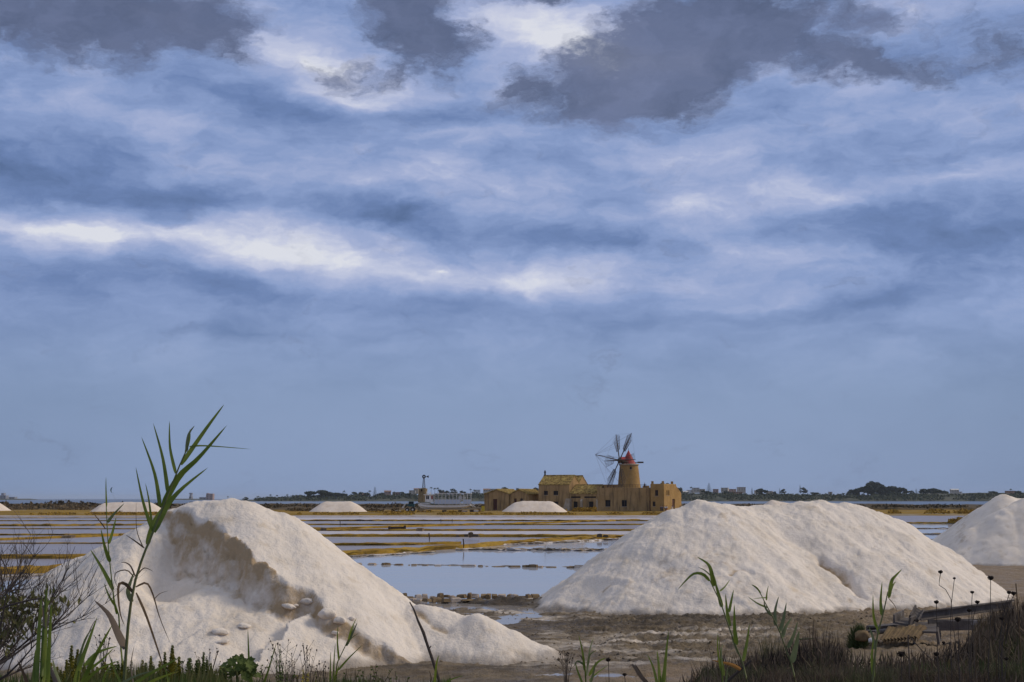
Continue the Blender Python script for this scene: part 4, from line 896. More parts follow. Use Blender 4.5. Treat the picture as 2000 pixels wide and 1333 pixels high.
for k in range(5):
    f = k / 5; z = zt_ + (zh - zt_) * f; w = .48 - .32 * f; w2 = .48 - .32 * (f + .2); z2 = z + (zh - zt_) / 5
    for s_ in (-1, 1):
        mb.bar((cx - w, D_ + s_ * w, z), (cx + w2, D_ + s_ * w2, z2), .035); mb.bar((cx + w, D_ + s_ * w, z), (cx - w2, D_ + s_ * w2, z2), .035); mb.bar((cx + s_ * w, D_ - w, z), (cx + s_ * w2, D_ + w2, z2), .035)
    mb.bar((cx - w, D_ - w, z), (cx + w, D_ - w, z), .04)
build('lattice_tower', mb, M['iron'], t)
mb = MB(); hc = Vector((cx + .05, D_ - .3, zh + .45))
for k in range(12):
    a_ = 2 * math.pi * k / 12; d = Vector((math.cos(a_), -.25 * 0, math.sin(a_))); s_ = Vector((-math.sin(a_), .35, math.cos(a_)))
    mb.add([hc + d * .2 - s_ * .05, hc + d * .2 + s_ * .07, hc + d * .6 + s_ * .2, hc + d * .6 - s_ * .16], [(0, 1, 2, 3)])
build('rotor', mb, M['iron'], t)
mb = MB(); mb.bar(hc, hc + Vector((.9, .5, 0)), .06); q = hc + Vector((.8, .5, 0)); mb.add([q + Vector((0, 0, -.12)), q + Vector((.7, .15, -.42)), q + Vector((.7, .15, .42)), q + Vector((0, 0, .12)), q + Vector((0, .05, -.12)), q + Vector((.7, .2, -.42)), q + Vector((.7, .2, .42)), q + Vector((0, .05, .12))], [(0, 1, 2, 3), (7, 6, 5, 4), (1, 5, 6, 2), (0, 4, 5, 1), (3, 2, 6, 7)]); build('tail_vane', mb, M['iron'], t)

# ------------------------------------------------------------------ the white boat on land
Db = 424; pm = Db / F; bx = lambda px: (px - 1000) * pm * CP; bz = lambda py: zrow(py, Db)
t = empty('passenger_boat', (bx(868), Db, 0), 'white flat passenger boat with an open railed canopy, laid up on the bank', 'boat')
# hull: stations along x
st = [(817, 983.8, .15, 987), (822, 984.2, 1.0, 992), (832, 985.2, 1.7, 995), (850, 986.2, 2.0, 995.8), (880, 986.4, 2.0, 995.8), (900, 986.2, 1.9, 994.5), (912, 985.6, 1.7, 991.5), (918, 985.5, 1.4, 989.0)]
mb = MB(); vs = []
for (px, pyd, hw, pyk) in st:
    x, zd, zk = bx(px), bz(pyd), bz(pyk)
    for (k, z) in ((-1, zd), (-.92, zk + (zd - zk) * .45), (-.45, zk), (.45, zk), (.92, zk + (zd - zk) * .45), (1, zd)): vs.append((x, Db + k * hw, z))
fs = [(i * 6 + j, (i + 1) * 6 + j, (i + 1) * 6 + j + 1, i * 6 + j + 1) for i in range(len(st) - 1) for j in range(5)] + [(i * 6 + 5, (i + 1) * 6 + 5, (i + 1) * 6, i * 6) for i in range(len(st) - 1)] + [(0, 1, 2, 3, 4, 5), tuple(reversed(range(42, 48)))]
mb.add(vs, fs); hull = build('hull', mb, M['boat'], t)
mb = MB()
for a, b in zip(st[:-1], st[1:]):
    mb.bar((bx(a[0]), Db - a[2] - .03, bz(a[1])), (bx(b[0]), Db - b[2] - .03, bz(b[1])), .07)
build('rubbing_strake', mb, M['boatgreen'], hull)
mb = MB(); mb.tube([(bx(818), Db - .4, bz(983.6)), (bx(822), Db - 1.3, bz(981.5)), (bx(836), Db - 1.9, bz(981.5)), (bx(840), Db - 2, bz(982.5)), (bx(845), Db - 2.05, bz(985)), (bx(856), Db - 2.05, bz(986.2))], .09, 5)
build('bow_rail', mb, M['boatgreen'], hull)
mb = MB(); mb.add([(bx(817.5), Db - .3, bz(985)), (bx(822), Db - 1.15, bz(985)), (bx(840), Db - 1.85, bz(985.4)), (bx(840), Db + 1.85, bz(985.4)), (bx(822), Db + 1.15, bz(985)), (bx(817.5), Db + .3, bz(985)),
       (bx(817), Db - .3, bz(977.5 + 4)), (bx(822), Db - 1.15, bz(981.8)), (bx(840), Db - 1.85, bz(982)), (bx(840), Db + 1.85, bz(982)), (bx(822), Db + 1.15, bz(981.8)), (bx(817), Db + .3, bz(981.5))],
      [(0, 1, 7, 6), (1, 2, 8, 7), (2, 3, 9, 8), (3, 4, 10, 9), (4, 5, 11, 10), (5, 0, 6, 11), (6, 7, 8, 9, 10, 11)]); build('foredeck', mb, M['boat'], hull)
def bbox(px0, px1, py0, py1, y0, y1, mb): mb.hexa([(bx(px0), y0, bz(py1)), (bx(px1), y0, bz(py1)), (bx(px1), y1, bz(py1)), (bx(px0), y1, bz(py1)), (bx(px0), y0, bz(py0)), (bx(px1), y0, bz(py0)), (bx(px1), y1, bz(py0)), (bx(px0), y1, bz(py0))])
mb = MB(); bbox(831, 846.5, 967.5, 982, Db - 1.5, Db + 1.5, mb); cab = build('cabin', mb, M['boat'], t)
mb = MB(); bbox(828, 848.5, 966, 967.4, Db - 1.8, Db + 1.8, mb); build('cabin_roof', mb, M['boat'], cab)
for (a, b, m_) in ((833, 835.2, 'glass'), (835.9, 838.3, 'glass'), (842.6, 846, 'boatred')):
    mb = MB(); bbox(a, b, 968.6, 975.5, Db - 1.54, Db - 1.49, mb); build('window' if m_ == 'glass' else 'red_panel', mb, M[m_], cab)
mb = MB(); bbox(834.8, 838.5, 976, 983, Db - 1.9, Db - 1.6, mb); build('ladder', mb, M['boat'], cab)
mb = MB(); mb.bar((bx(833.5), Db, bz(966)), (bx(833.5), Db, bz(960)), .16, 6, .07); mb.bar((bx(841), Db, bz(966)), (bx(841), Db, bz(961.5)), .1, 6); mb.box((bx(837), Db, bz(963.8)), (1.2, .9, .2)); build('mast_fittings', mb, M['white'], cab)
mb = MB(); bbox(848.6, 921, 963.8, 964.7, Db - 1.9, Db + 1.9, mb); can = build('canopy', mb, M['boat'], t)
mb = MB()
for k in range(11):
    px = 849.5 + k * 7.05
    for s_ in (-1, 1): mb.bar((bx(px), Db + s_ * 1.8, bz(985.8)), (bx(px), Db + s_ * 1.8, bz(964.6)), .085)
for s_ in (-1, 1):
    for py in (976, 967.3): mb.bar((bx(849), Db + s_ * 1.8, bz(py)), (bx(921), Db + s_ * 1.8, bz(py)), .05)
build('canopy_frame', mb, M['white'], can)
mb = MB()
for s_ in (-1, 1):
    for k in range(10):
        a, b = 849.5 + k * 7.05 + .5, 849.5 + (k + 1) * 7.05 - .5
        if k != 7: mb = MB(); bbox(a, b, 976.6, 984.6, Db + s_ * 1.78 - .03, Db + s_ * 1.78 + .03, mb); build('side_panel', mb, M['boatblue'], can)
mb = MB()
for k in range(9):
    for s_ in (-1, 1):
        px = 852 + k * 6.4; mb.box((bx(px), Db + s_ * .9, bz(980)), (.7, 1.2, .12)); mb.box((bx(px) + .3, Db + s_ * .9, bz(977.5)), (.1, 1.2, .8))
build('seat_rows', mb, M['boatblue'], t)
for q in ((896, 903, 969.5, 976, Db - 1.2, Db + .2), (905, 910, 972, 974, Db - 1.5, Db), (898, 908, 983, 985.5, Db - 1.7, Db - 1.2)): mb = MB(); bbox(*q, mb); build('locker', mb, M['white'], t)
mb = MB(); r_ = random.Random(4)
for k in range(9):
    a = (bx(r_.uniform(910, 922)), Db - r_.uniform(-1, 1.4), bz(r_.uniform(984, 990))); b = (bx(r_.uniform(914, 930)), Db - r_.uniform(-1, 1.6), bz(r_.uniform(983, 992))); mb.bar(a, b, .09)
build('stern_gear', mb, M['white'], t)
for px in (838, 868, 899):
    mb = MB(); mb.box((bx(px), Db, .15), (1.2, 3.4, .95)); build('support_block', mb, M['wood'], t)

# tractor-like loader
Dq = 436; qm = Dq / F; qx = lambda px: (px - 1000) * qm * CP; qz = lambda py: zrow(py, Dq)
t = empty('loader', (qx(800), Dq, 0), 'dark teal wheel loader with pale lifting arms parked left of the boat', 'loader')
def qb(mb, a, b, c, d, y0, y1): mb.hexa([(qx(a), y0, qz(d)), (qx(b), y0, qz(d)), (qx(b), y1, qz(d)), (qx(a), y1, qz(d)), (qx(a), y0, qz(c)), (qx(b), y0, qz(c)), (qx(b), y1, qz(c)), (qx(a), y1, qz(c))])
mb = MB(); qb(mb, 798, 810, 984.5, 990, Dq - .8, Dq + .8); qb(mb, 794, 799, 985.5, 988.5, Dq - .6, Dq + .6); build('chassis', mb, M['teal'], t)
mb = MB(); qb(mb, 798.6, 808, 979.8, 980.8, Dq - .85, Dq + .85)
for px in (799, 803.5, 807.6):
    for s_ in (-.8, .8): mb.bar((qx(px), Dq + s_, qz(984.5)), (qx(px), Dq + s_, qz(980.5)), .07)
cb = build('cab', mb, M['teal'], t)
mb = MB(); qb(mb, 799.2, 807.4, 980.9, 984.4, Dq - .74, Dq + .74); build('glass', mb, M['glass'], cb)
for (px, r) in ((795.8, .62), (806.5, .72)):
    for s_ in (-1.05, .8):
        mb = MB(); mb.bar((qx(px), Dq + s_, r), (qx(px), Dq + s_ + .3, r), r, 16); w = build('wheel', mb, M['dark'], t)
        mb = MB(); mb.bar((qx(px), Dq + s_ - .02, r), (qx(px), Dq + s_ + .32, r), r * .45, 10); build('rim', mb, M['white'], w)
for s_ in (-.7, .7): mb = MB(); mb.tube([(qx(798), Dq + s_, qz(983)), (qx(794), Dq + s_, qz(983.5)), (qx(790.5), Dq + s_, qz(986.5)), (qx(788.5), Dq + s_, qz(990.5))], .14, 5); build('lift_arm', mb, M['white'], t)
mb = MB(); qb(mb, 786, 789, 989.5, 992.5, Dq - 1.1, Dq + 1.1); build('bucket', mb, M['white'], t)
# yellow bin and clutter near the sheds
mb = MB(); c = at(943.5, HOR, 440); mb.box((c.x, 440, .95), (.95, .9, 1.7)); t = tag(build('waste_bin', mb, M['yellow'], origin=(c.x, 440, 0)), 'yellow bin standing against the left end of the red-doored shed', 'bin')
mb = MB(); mb.box((c.x, 440, 1.88), (1.05, 1.0, .14)); mb.bar((c.x - .45, 439.6, 1.95), (c.x + .45, 439.6, 1.95), .05); build('lid', mb, M['frame'], t)
r_ = random.Random(12)
for i, (px, py, w, h, m_, lb) in enumerate(((930, 992.5, 1.6, .5, 'white', 'pale plank stack on the bank right of the boat'), (922, 995, 1.3, .7, 'wood', 'dark crate under the stern of the boat'), (936, 994, .8, 1.0, 'stone', 'brown block between the boat and the yellow bin'),
                             (822, 992, .6, .3, 'white', 'small pale slab beside the bow of the boat'), (830, 997.3, 2.8, .3, 'stonepale', 'low pale slab in the grass below the bow'), (778, 997, 1.6, .45, 'white', 'pale slab in the grass left of the loader'), (908, 996.5, 1.8, .5, 'stonepale', 'pale block in front of the boat stern'))):
    mb = MB(); c = at(px, HOR, 421 if py > 994 else 430); z = .1
    for k in range(3): mb.box((c.x + r_.uniform(-.1, .1), c.y + r_.uniform(-.1, .1), z + h * (k + .5) / 3), (w * r_.uniform(.85, 1), w * .6, h / 3 * .96), Matrix.Rotation(r_.uniform(-.15, .15), 3, 'Z'))
    tag(build('slab_stack', mb, M[m_], origin=(c.x, c.y, 0)), lb, 'slab')

# ------------------------------------------------------------------ people (about five pixels tall)
def person(px, Y, label, top='cloth_dark', leg='cloth_dark', z=.12, lean=0, arm=.2, face=0):
    c = at(px, HOR, Y); o = Vector((c.x, Y, z))
    J = {'pel': (0, 0, .95), 'che': (0, 0, 1.35), 'nec': (0, -.01, 1.52), 'hd': (0, -.03, 1.62), 'hd2': (0, -.03, 1.76), 'hl': (-.1, 0, .9), 'kl': (-.11, -.04, .5), 'al': (-.12, 0, .08), 'tl': (-.12, -.16, .04),
         'hr': (.1, 0, .9), 'kr': (.11, -.02 - lean, .5), 'ar': (.13, .04 + lean, .08), 'tr': (.13, -.12 + lean, .04), 'sl': (-.19, 0, 1.42), 'el': (-.27, .02, 1.14), 'wl': (-.27 + arm * .3, -.12 - arm * .3, .95 + arm * .4), 'sr': (.19, 0, 1.42), 'er': (.27, .02, 1.14), 'wr': (.28, -.1, .9)}
    rad = {'pel': .15, 'che': .15, 'nec': .055, 'hd': .095, 'hd2': .085, 'hl': .10, 'kl': .065, 'al': .045, 'tl': .04, 'hr': .10, 'kr': .065, 'ar': .045, 'tr': .04, 'sl': .07, 'el': .045, 'wl': .035, 'sr': .07, 'er': .045, 'wr': .035}
    Ed = [('pel', 'che'), ('che', 'nec'), ('nec', 'hd'), ('hd', 'hd2'), ('pel', 'hl'), ('hl', 'kl'), ('kl', 'al'), ('al', 'tl'), ('pel', 'hr'), ('hr', 'kr'), ('kr', 'ar'), ('ar', 'tr'), ('che', 'sl'), ('sl', 'el'), ('el', 'wl'), ('che', 'sr'), ('sr', 'er'), ('er', 'wr')]
    Rz = Matrix.Rotation(face, 3, 'Z')
    def skin(name, keys, edges, mat, grow, parent=None):
        ks = list(keys); me = bpy.data.meshes.new(name); me.from_pydata([Rz @ Vector(J[k]) + (Vector((0, 0, 0)) if parent is not None or True else o) for k in ks], [(ks.index(a), ks.index(b)) for a, b in edges], [])
        me.materials.append(M[mat]); ob = bpy.data.objects.new(name, me); COL.objects.link(ob)
        md = ob.modifiers.new('skin', 'SKIN'); 
        if not me.skin_vertices: 
            bmm = bmesh.new(); bmm.from_mesh(me); bmm.verts.layers.skin.verify(); bmm.to_mesh(me); bmm.free()
        for i, k in enumerate(ks):
            sv = me.skin_vertices[0].data[i]; sv.radius = (rad[k] + grow,) * 2; sv.use_root = (i == 0)
        sb = ob.modifiers.new('sub', 'SUBSURF'); sb.levels = 1; sb.render_levels = 1
        if parent: ob.parent = parent
        else: ob.location = o
        return ob
    b = skin('person', J.keys(), Ed, 'skin', 0); tag(b, label, 'person', 'visitors around the mill')
    skin('shirt', ['pel', 'che', 'sl', 'el', 'sr', 'er'], [('pel', 'che'), ('che', 'sl'), ('sl', 'el'), ('che', 'sr'), ('sr', 'er')], top, .02, b)
    skin('trousers', ['pel', 'hl', 'kl', 'al', 'hr', 'kr', 'ar'], [('pel', 'hl'), ('hl', 'kl'), ('kl', 'al'), ('pel', 'hr'), ('hr', 'kr'), ('kr', 'ar')], leg, .018, b)
    me = bpy.data.meshes.new('hair'); bm = bmesh.new(); bmesh.ops.create_uvsphere(bm, u_segments=10, v_segments=6, radius=.108)
    for v_ in bm.verts: v_.co = Rz @ (v_.co + Vector((0, .015, 1.76)))
    bm.to_mesh(me); bm.free(); me.materials.append(M['dark']); h = bpy.data.objects.new('hair', me); COL.objects.link(h); h.parent = b
person(1290.5, 436, 'person in a dark jacket at the left of the group by the end block', 'cloth_dark', 'cloth_dark', arm=.3, face=.6)
person(1293.5, 434.5, 'person in blue and dark clothes second from the left by the end block', 'cloth_blue', 'cloth_dark', lean=.08, face=-.8)
person(1299, 434, 'person in a white top and dark trousers in the group by the end block', 'cloth_white', 'cloth_dark', arm=.6, face=.2)
person(1302, 436, 'person in a white top and red trousers right of the one in dark trousers', 'cloth_white', 'cloth_red', lean=.05, face=-.4)
person(1312.5, 437, 'person dressed all in white near the side door of the end block', 'cloth_white', 'cloth_white', lean=.1, face=1.2)
person(1316.5, 438, 'person in dark clothes beside the side door of the end block', 'cloth_dark', 'cloth_dark', arm=.4, face=-1.3)
person(1328.5, 443, 'dark-clothed person standing apart at the edge of the double-humped heap', 'cloth_dark', 'cloth_dark', face=2.2)
person(1259.5, wp(fs_(1259.5, 3), 3, 0).y, 'dark-clothed person standing on the roof terrace beside the tower', 'cloth_dark', 'cloth_dark', z=zt(953, 1215, 0) - .25, face=.4)

# ------------------------------------------------------------------ far town, trees and sea things
rt_ = random.Random(21)
def far_house(px0, px1, pyt, Y, mat, roof, label, kind='flat', py0=None):
    c = at((px0 + px1) / 2, HOR, Y); zb_ = zrow(py0, Y) if py0 else c.z; w = (px1 - px0) * Y / F; z1 = zrow(pyt, Y); zb2 = zb_ - 2; d = w * .7
    t = empty('far_house', (c.x, Y, zb_), label, 'house', 'pale houses on the far shore'); ang = rt_.uniform(-.35, .35); R = Matrix.Rotation(ang, 3, 'Z'); k = 1 / (math.cos(ang) + .7 * abs(math.sin(ang))); w *= k; d *= k
    mb = MB(); mb.box((c.x, Y, (zb2 + z1) / 2), (w, d, z1 - zb2), R); wl = build('wall', mb, M[mat], t)
    if kind == 'flat':
        mb = MB(); mb.box((c.x, Y, z1 + .15), (w + .5, d + .5, .5), R); build('roof', mb, M[roof], t)
    else:
        h = w * .16; mb = MB(); q = [R @ Vector(p_) + Vector((c.x, Y, 0)) for p_ in ((-w / 2 - .4, -d / 2 - .4, z1), (w / 2 + .4, -d / 2 - .4, z1), (w / 2 + .4, d / 2 + .4, z1), (-w / 2 - .4, d / 2 + .4, z1), (-w / 2 - .4, 0, z1 + h), (w / 2 + .4, 0, z1 + h))]
        mb.add(q, [(0, 1, 5, 4), (2, 3, 4, 5), (0, 4, 3), (1, 2, 5), (3, 2, 1, 0)]); build('roof', mb, M[roof], t)
    nw = max(1, min(6, int(w / 4.5)))
    fl = max(1, int((z1 - zb_) / 3.4))
    for f_ in range(fl):
        for i in range(nw):
            xx = (-w / 2 + w * (i + .5) / nw); zz = z1 - 1.7 - 3.2 * f_
            mb = MB(); p_ = R @ Vector((xx, -d / 2 - .03, 0)) + Vector((c.x, Y, zz)); mb.box(p_, (1.3, .14, 1.6), R); build('window', mb, M['glass'], t)
    return t
HS = [(700, 712, 966, 'cream', 'terracotta', 'gable', 968.5), (750, 764, 960.5, 'pinkwall', 'terracotta', 'gable', 966.5), (766, 782, 962, 'pinkwall', 'terracotta', 'flat', 967), (799, 812, 958.5, 'cream', 'palepl', 'flat', 966.5), (808, 818, 955.5, 'palepl', 'terracotta', 'gable', 963), (857, 868, 959.5, 'terracotta', 'terracotta', 'flat', 964), (880, 894, 960.5, 'white', 'white', 'flat', 964.5),
      (926, 938, 957.5, 'white', 'greywall', 'flat', 963), (944, 958, 957, 'cream', 'terracotta', 'gable', 963), (958, 972, 955.5, 'cream', 'cream', 'flat', 963), (921, 932, 961, 'cream', 'white', 'flat', 964.5),
      (1319, 1333, 957, 'pinkwall', 'terracotta', 'gable', 964), (1330, 1344, 961.5, 'cream', 'white', 'gable', 967), (1341, 1357, 958, 'white', 'palepl', 'flat', 964.5), (1352, 1366, 953.5, 'cream', 'greywall', 'flat', 961), (1366, 1378, 956, 'palepl', 'cream', 'flat', 963), (1392, 1404, 956, 'pinkwall', 'terracotta', 'flat', 963),
      (1408, 1424, 953.5, 'cream', 'palepl', 'flat', 964), (1424, 1438, 956, 'pinkwall', 'terracotta', 'flat', 965), (1440, 1456, 952, 'cream', 'white', 'flat', 962), (1428, 1450, 961, 'terracotta', 'cream', 'flat', 967), (1474, 1486, 958.5, 'palepl', 'cream', 'flat', 963.5), (1496, 1510, 960, 'palepl', 'terracotta', 'flat', 964), (1618, 1626, 961.5, 'palepl', 'terracotta', 'flat', 964),
      (1857, 1872, 957.5, 'cream', 'white', 'gable', 963), (1872, 1880, 961, 'white', 'white', 'flat', 963.5), (1964, 1984, 959.5, 'terracotta', 'terracotta', 'flat', 967.5)]
NAMES = ['small cream house low among trees right of the big round pines', 'pink house with a tiled roof left of the ruined mill', 'pink flat-roofed house just right of the pink tiled one', 'cream flat house on the shore directly left of the ruined mill', 'pale tiled house touching the outline of the ruined mill', 'brick-red low house behind the boat canopy', 'long low white house above the middle of the boat canopy',
         'white house above the stern of the boat', 'cream tiled house just left of the red-doored shed', 'cream flat house half hidden by the roof of the red-doored shed', 'small cream house right above the boat stern gear',
         'pink tiled house just right of the end block', 'cream gabled house lower on the shore right of the end block', 'white flat house left of the tall spire-like conifer', 'grey-roofed house highest up left of the spire-like conifer', 'pale flat house touching the left side of the spire-like conifer', 'pink house right of the spire-like conifer',
         'cream house with a pale roof mid-way between the spire-like conifer and the round tree', 'pink flat house left of the tall cream house', 'tallest cream house of the right-hand town with a white roof', 'long brick-red house lowest on the slope of the right-hand town', 'pale house left of the dark round tree of the right-hand town', 'pale house right of the dark round tree of the right-hand town', 'tiny pale house alone left of the dense pine wood',
         'white gabled farmhouse right of the flat-topped tree row', 'small white annex right of the white gabled farmhouse', 'square brick-red building left of the right-edge salt heaps']
for h, nm in zip(HS, NAMES): far_house(h[0], h[1], h[2], SH + 260 + 12 * (h[0] % 7), h[3], h[4], nm, h[5], h[6])
# left horizon buildings, far out
def block_far(px0, px1, pyt, mat, label, parts=()):
    Y = 5250; c = at((px0 + px1) / 2, HOR, Y); w = (px1 - px0) * Y / F; t = empty('far_building', (c.x, Y, 0), label, 'building'); mb = MB(); z1 = zrow(pyt, Y); mb.box((c.x, Y, z1 / 2), (w, 30, z1)); build('wall', mb, M[mat], t)
    n = max(2, int(w / 9))
    for i in range(n):
        for k in range(max(1, int(z1 / 7))):
            mb = MB(); mb.box((c.x - w / 2 + w * (i + .5) / n, Y - 15.1, z1 - 5 - 7 * k), (4, .5, 3)); build('window', mb, M['glass'], t)
    for (a, b, y0, y1) in parts:
        mb = MB(); ca = at((a + b) / 2, HOR, Y); za, zb_ = zrow(y1, Y), zrow(y0, Y); mb.box((ca.x, Y, (za + zb_) / 2), ((b - a) * Y / F, 22, zb_ - za)); build('tower_block', mb, M[mat], t)
block_far(-6, 14, 968, 'greywall', 'grey block with a small tower at the far left of the horizon', [(4, 9, 963.5, 968)])
block_far(20, 31, 971, 'greywall', 'low grey building right of the grey block on the left horizon')
block_far(371, 375, 970, 'greywall', 'thin pale tower on the horizon above the left heap', [(370.5, 375.5, 963, 965.5), (371.5, 374.5, 965.5, 970)])
block_far(404, 417, 964.5, 'pinkwall', 'square brick-pink block on the horizon above the left heap', [(405, 408, 963.5, 964.5)])
block_far(391, 404, 971.5, 'greywall', 'low grey shed left of the brick-pink block on the horizon')
# kite
c = at(219, 957.5, 900); t = empty('kite', c, 'small dark crescent kite flying over the sea at the left', 'kite'); mb = MB(); vs = []; n = 12
for i in range(n + 1):
    a_ = math.radians(-62 + 124 * i / n); w = .35 + .75 * math.cos(a_ * 1.2); px_ = c.x + .9 - 1.9 * math.cos(a_); z_ = c.z + 2.0 * math.sin(a_)
    vs += [(px_, c.y - w / 2, z_), (px_ - .12, c.y, z_), (px_ - .02 + .5 * math.cos(a_) * .9, c.y + w / 2, z_)]
mb.add(vs, [(i * 3 + k, i * 3 + 3 + k, i * 3 + 4 + k, i * 3 + 1 + k) for i in range(n) for k in range(2)]); build('canopy', mb, M['teal'], t)
mb = MB(); mb.bar((vs[0][0], c.y, vs[0][2]), (c.x + 2, c.y, c.z - 6), .02, 3); mb.bar((vs[-3][0], c.y, vs[-3][2]), (c.x + 2, c.y, c.z - 6), .02, 3); build('lines', mb, M['wire'], t)

def clump_mesh(name, blobs, n, size, seed, mat, squash=1.0):
    """leaf clumps scattered over several overlapping ellipsoids (cx,cy,cz,rx,ry,rz)"""
    rg = np.random.RandomState(seed); vol = np.array([b[3] * b[4] * b[5] for b in blobs]) ** .75; pr = vol / vol.sum(); V = []; Fc = []
    pick = rg.choice(len(blobs), n, p=pr); 
    for i in range(n):
        b = blobs[pick[i]]; d = rg.randn(3); d /= np.linalg.norm(d) + 1e-9; r = rg.uniform(.55, 1.03) ** .6
        p = np.array(b[:3]) + d * np.array(b[3:]) * r; s = size * rg.uniform(.6, 1.35)
        a = rg.randn(3); a /= np.linalg.norm(a); q = np.cross(a, rg.randn(3)); q /= np.linalg.norm(q) + 1e-9; k = len(V)
        V += [tuple(p - a * s - q * s * .5), tuple(p + a * s * .2 - q * s * .8), tuple(p + a * s), tuple(p + q * s * .7 - a * s * .3)]; Fc.append((k, k + 1, k + 2, k + 3))
    mb = MB(); mb.v = V; mb.f = Fc; return mb
def far_tree(px, pyt, pyb, kind, label, Y=None, wpx=None, mat='tree', group='trees along the far shore'):
    Y = Y or SH + 200 + rt_.uniform(-60, 60); c = at(px, HOR, Y); z0 = zrow(pyb, Y) - 1.0; z1 = zrow(pyt, Y); h = z1 - z0; w = (wpx * Y / F) if wpx else h * .9
    t = empty({'palm': 'palm_tree', 'conifer': 'conifer_tree', 'pine': 'pine_tree', 'round': 'tree'}[kind], (c.x, Y, z0), label, 'palm' if kind == 'palm' else 'tree', group)
    seed = int(px * 7) % 9999; rg = random.Random(seed)
    if kind == 'palm':
        mb = MB(); mb.bar((c.x, Y, z0), (c.x, Y, z1 - h * .2), .35, 5, .25); build('trunk', mb, M['trunk'], t); mb = MB(); top = Vector((c.x, Y, z1 - h * .22))
        for k in range(16):
            a_ = k * 2.4; e_ = rg.uniform(-.1, 1.2); L_ = h * .3; d = Vector((math.cos(a_) * math.cos(e_), math.sin(a_) * math.cos(e_), math.sin(e_))); m_ = top + d * L_ * .6 + Vector((0, 0, .5)); e = top + d * L_ + Vector((0, 0, -L_ * .35)); s_ = Vector((-math.sin(a_), math.cos(a_), 0)) * .5
            mb.add([top, m_ - s_, e, m_ + s_, m_ + Vector((0, 0, .3))], [(0, 1, 4), (0, 4, 3), (1, 2, 4), (4, 2, 3)])
        build('crown', mb, M[mat], t)
    elif kind == 'conifer':
        mb = MB(); mb.bar((c.x, Y, z0), (c.x, Y, z1), .4, 5, .08); build('trunk', mb, M['trunk'], t); mb = MB(); k = 0; nz = 11
        for i in range(nz):
            f = i / nz; z = z0 + h * (.15 + .85 * f); r = w * .5 * (1 - f) ** .8 + .25
            for j in range(7):
                a_ = j * .9 + i * .5; d = Vector((math.cos(a_), math.sin(a_), 0)); p = Vector((c.x, Y, z)); e = p + d * r * rg.uniform(.8, 1.1) + Vector((0, 0, .25)); s_ = Vector((-d.y, d.x, 0)) * r * .28; u_ = Vector((0, 0, h * .035))
                mb.add([p + u_, p - s_ * .4, e - s_, e + u_ * .6, e + s_, p + s_ * .4], [(0, 1, 2, 3), (0, 3, 4, 5)])
        build('crown', mb, M[mat], t)
    else:
        mb = MB(); th = h * (.45 if kind == 'pine' else .4); mb.bar((c.x, Y, z0), (c.x + rg.uniform(-.4, .4), Y, z0 + th + h * .2), h * .03 + .15, 6, .12)
        for j in range(3): mb.bar((c.x, Y, z0 + th * .8), (c.x + rg.uniform(-.3, .3) * w, Y + rg.uniform(-.2, .2) * w, z0 + h * .7), .18, 4, .07)
        build('trunk', mb, M['trunk'], t); bl = []
        n_ = 9
        for j in range(n_):
            fx = rg.uniform(-.42, .42); lo = .42 if kind == 'pine' else .22
            fz = rg.uniform(lo, .84) - .55 * fx * fx; bl.append((c.x + fx * w, Y + rg.uniform(-.3, .3) * w, z0 + h * fz, w * rg.uniform(.17, .27), w * rg.uniform(.17, .25), h * rg.uniform(.11, .17)))
        build('crown', clump_mesh('crown', bl, int(min(1500, 380 + w * 26)), max(.55, w * .055), seed, mat), M[mat], t)
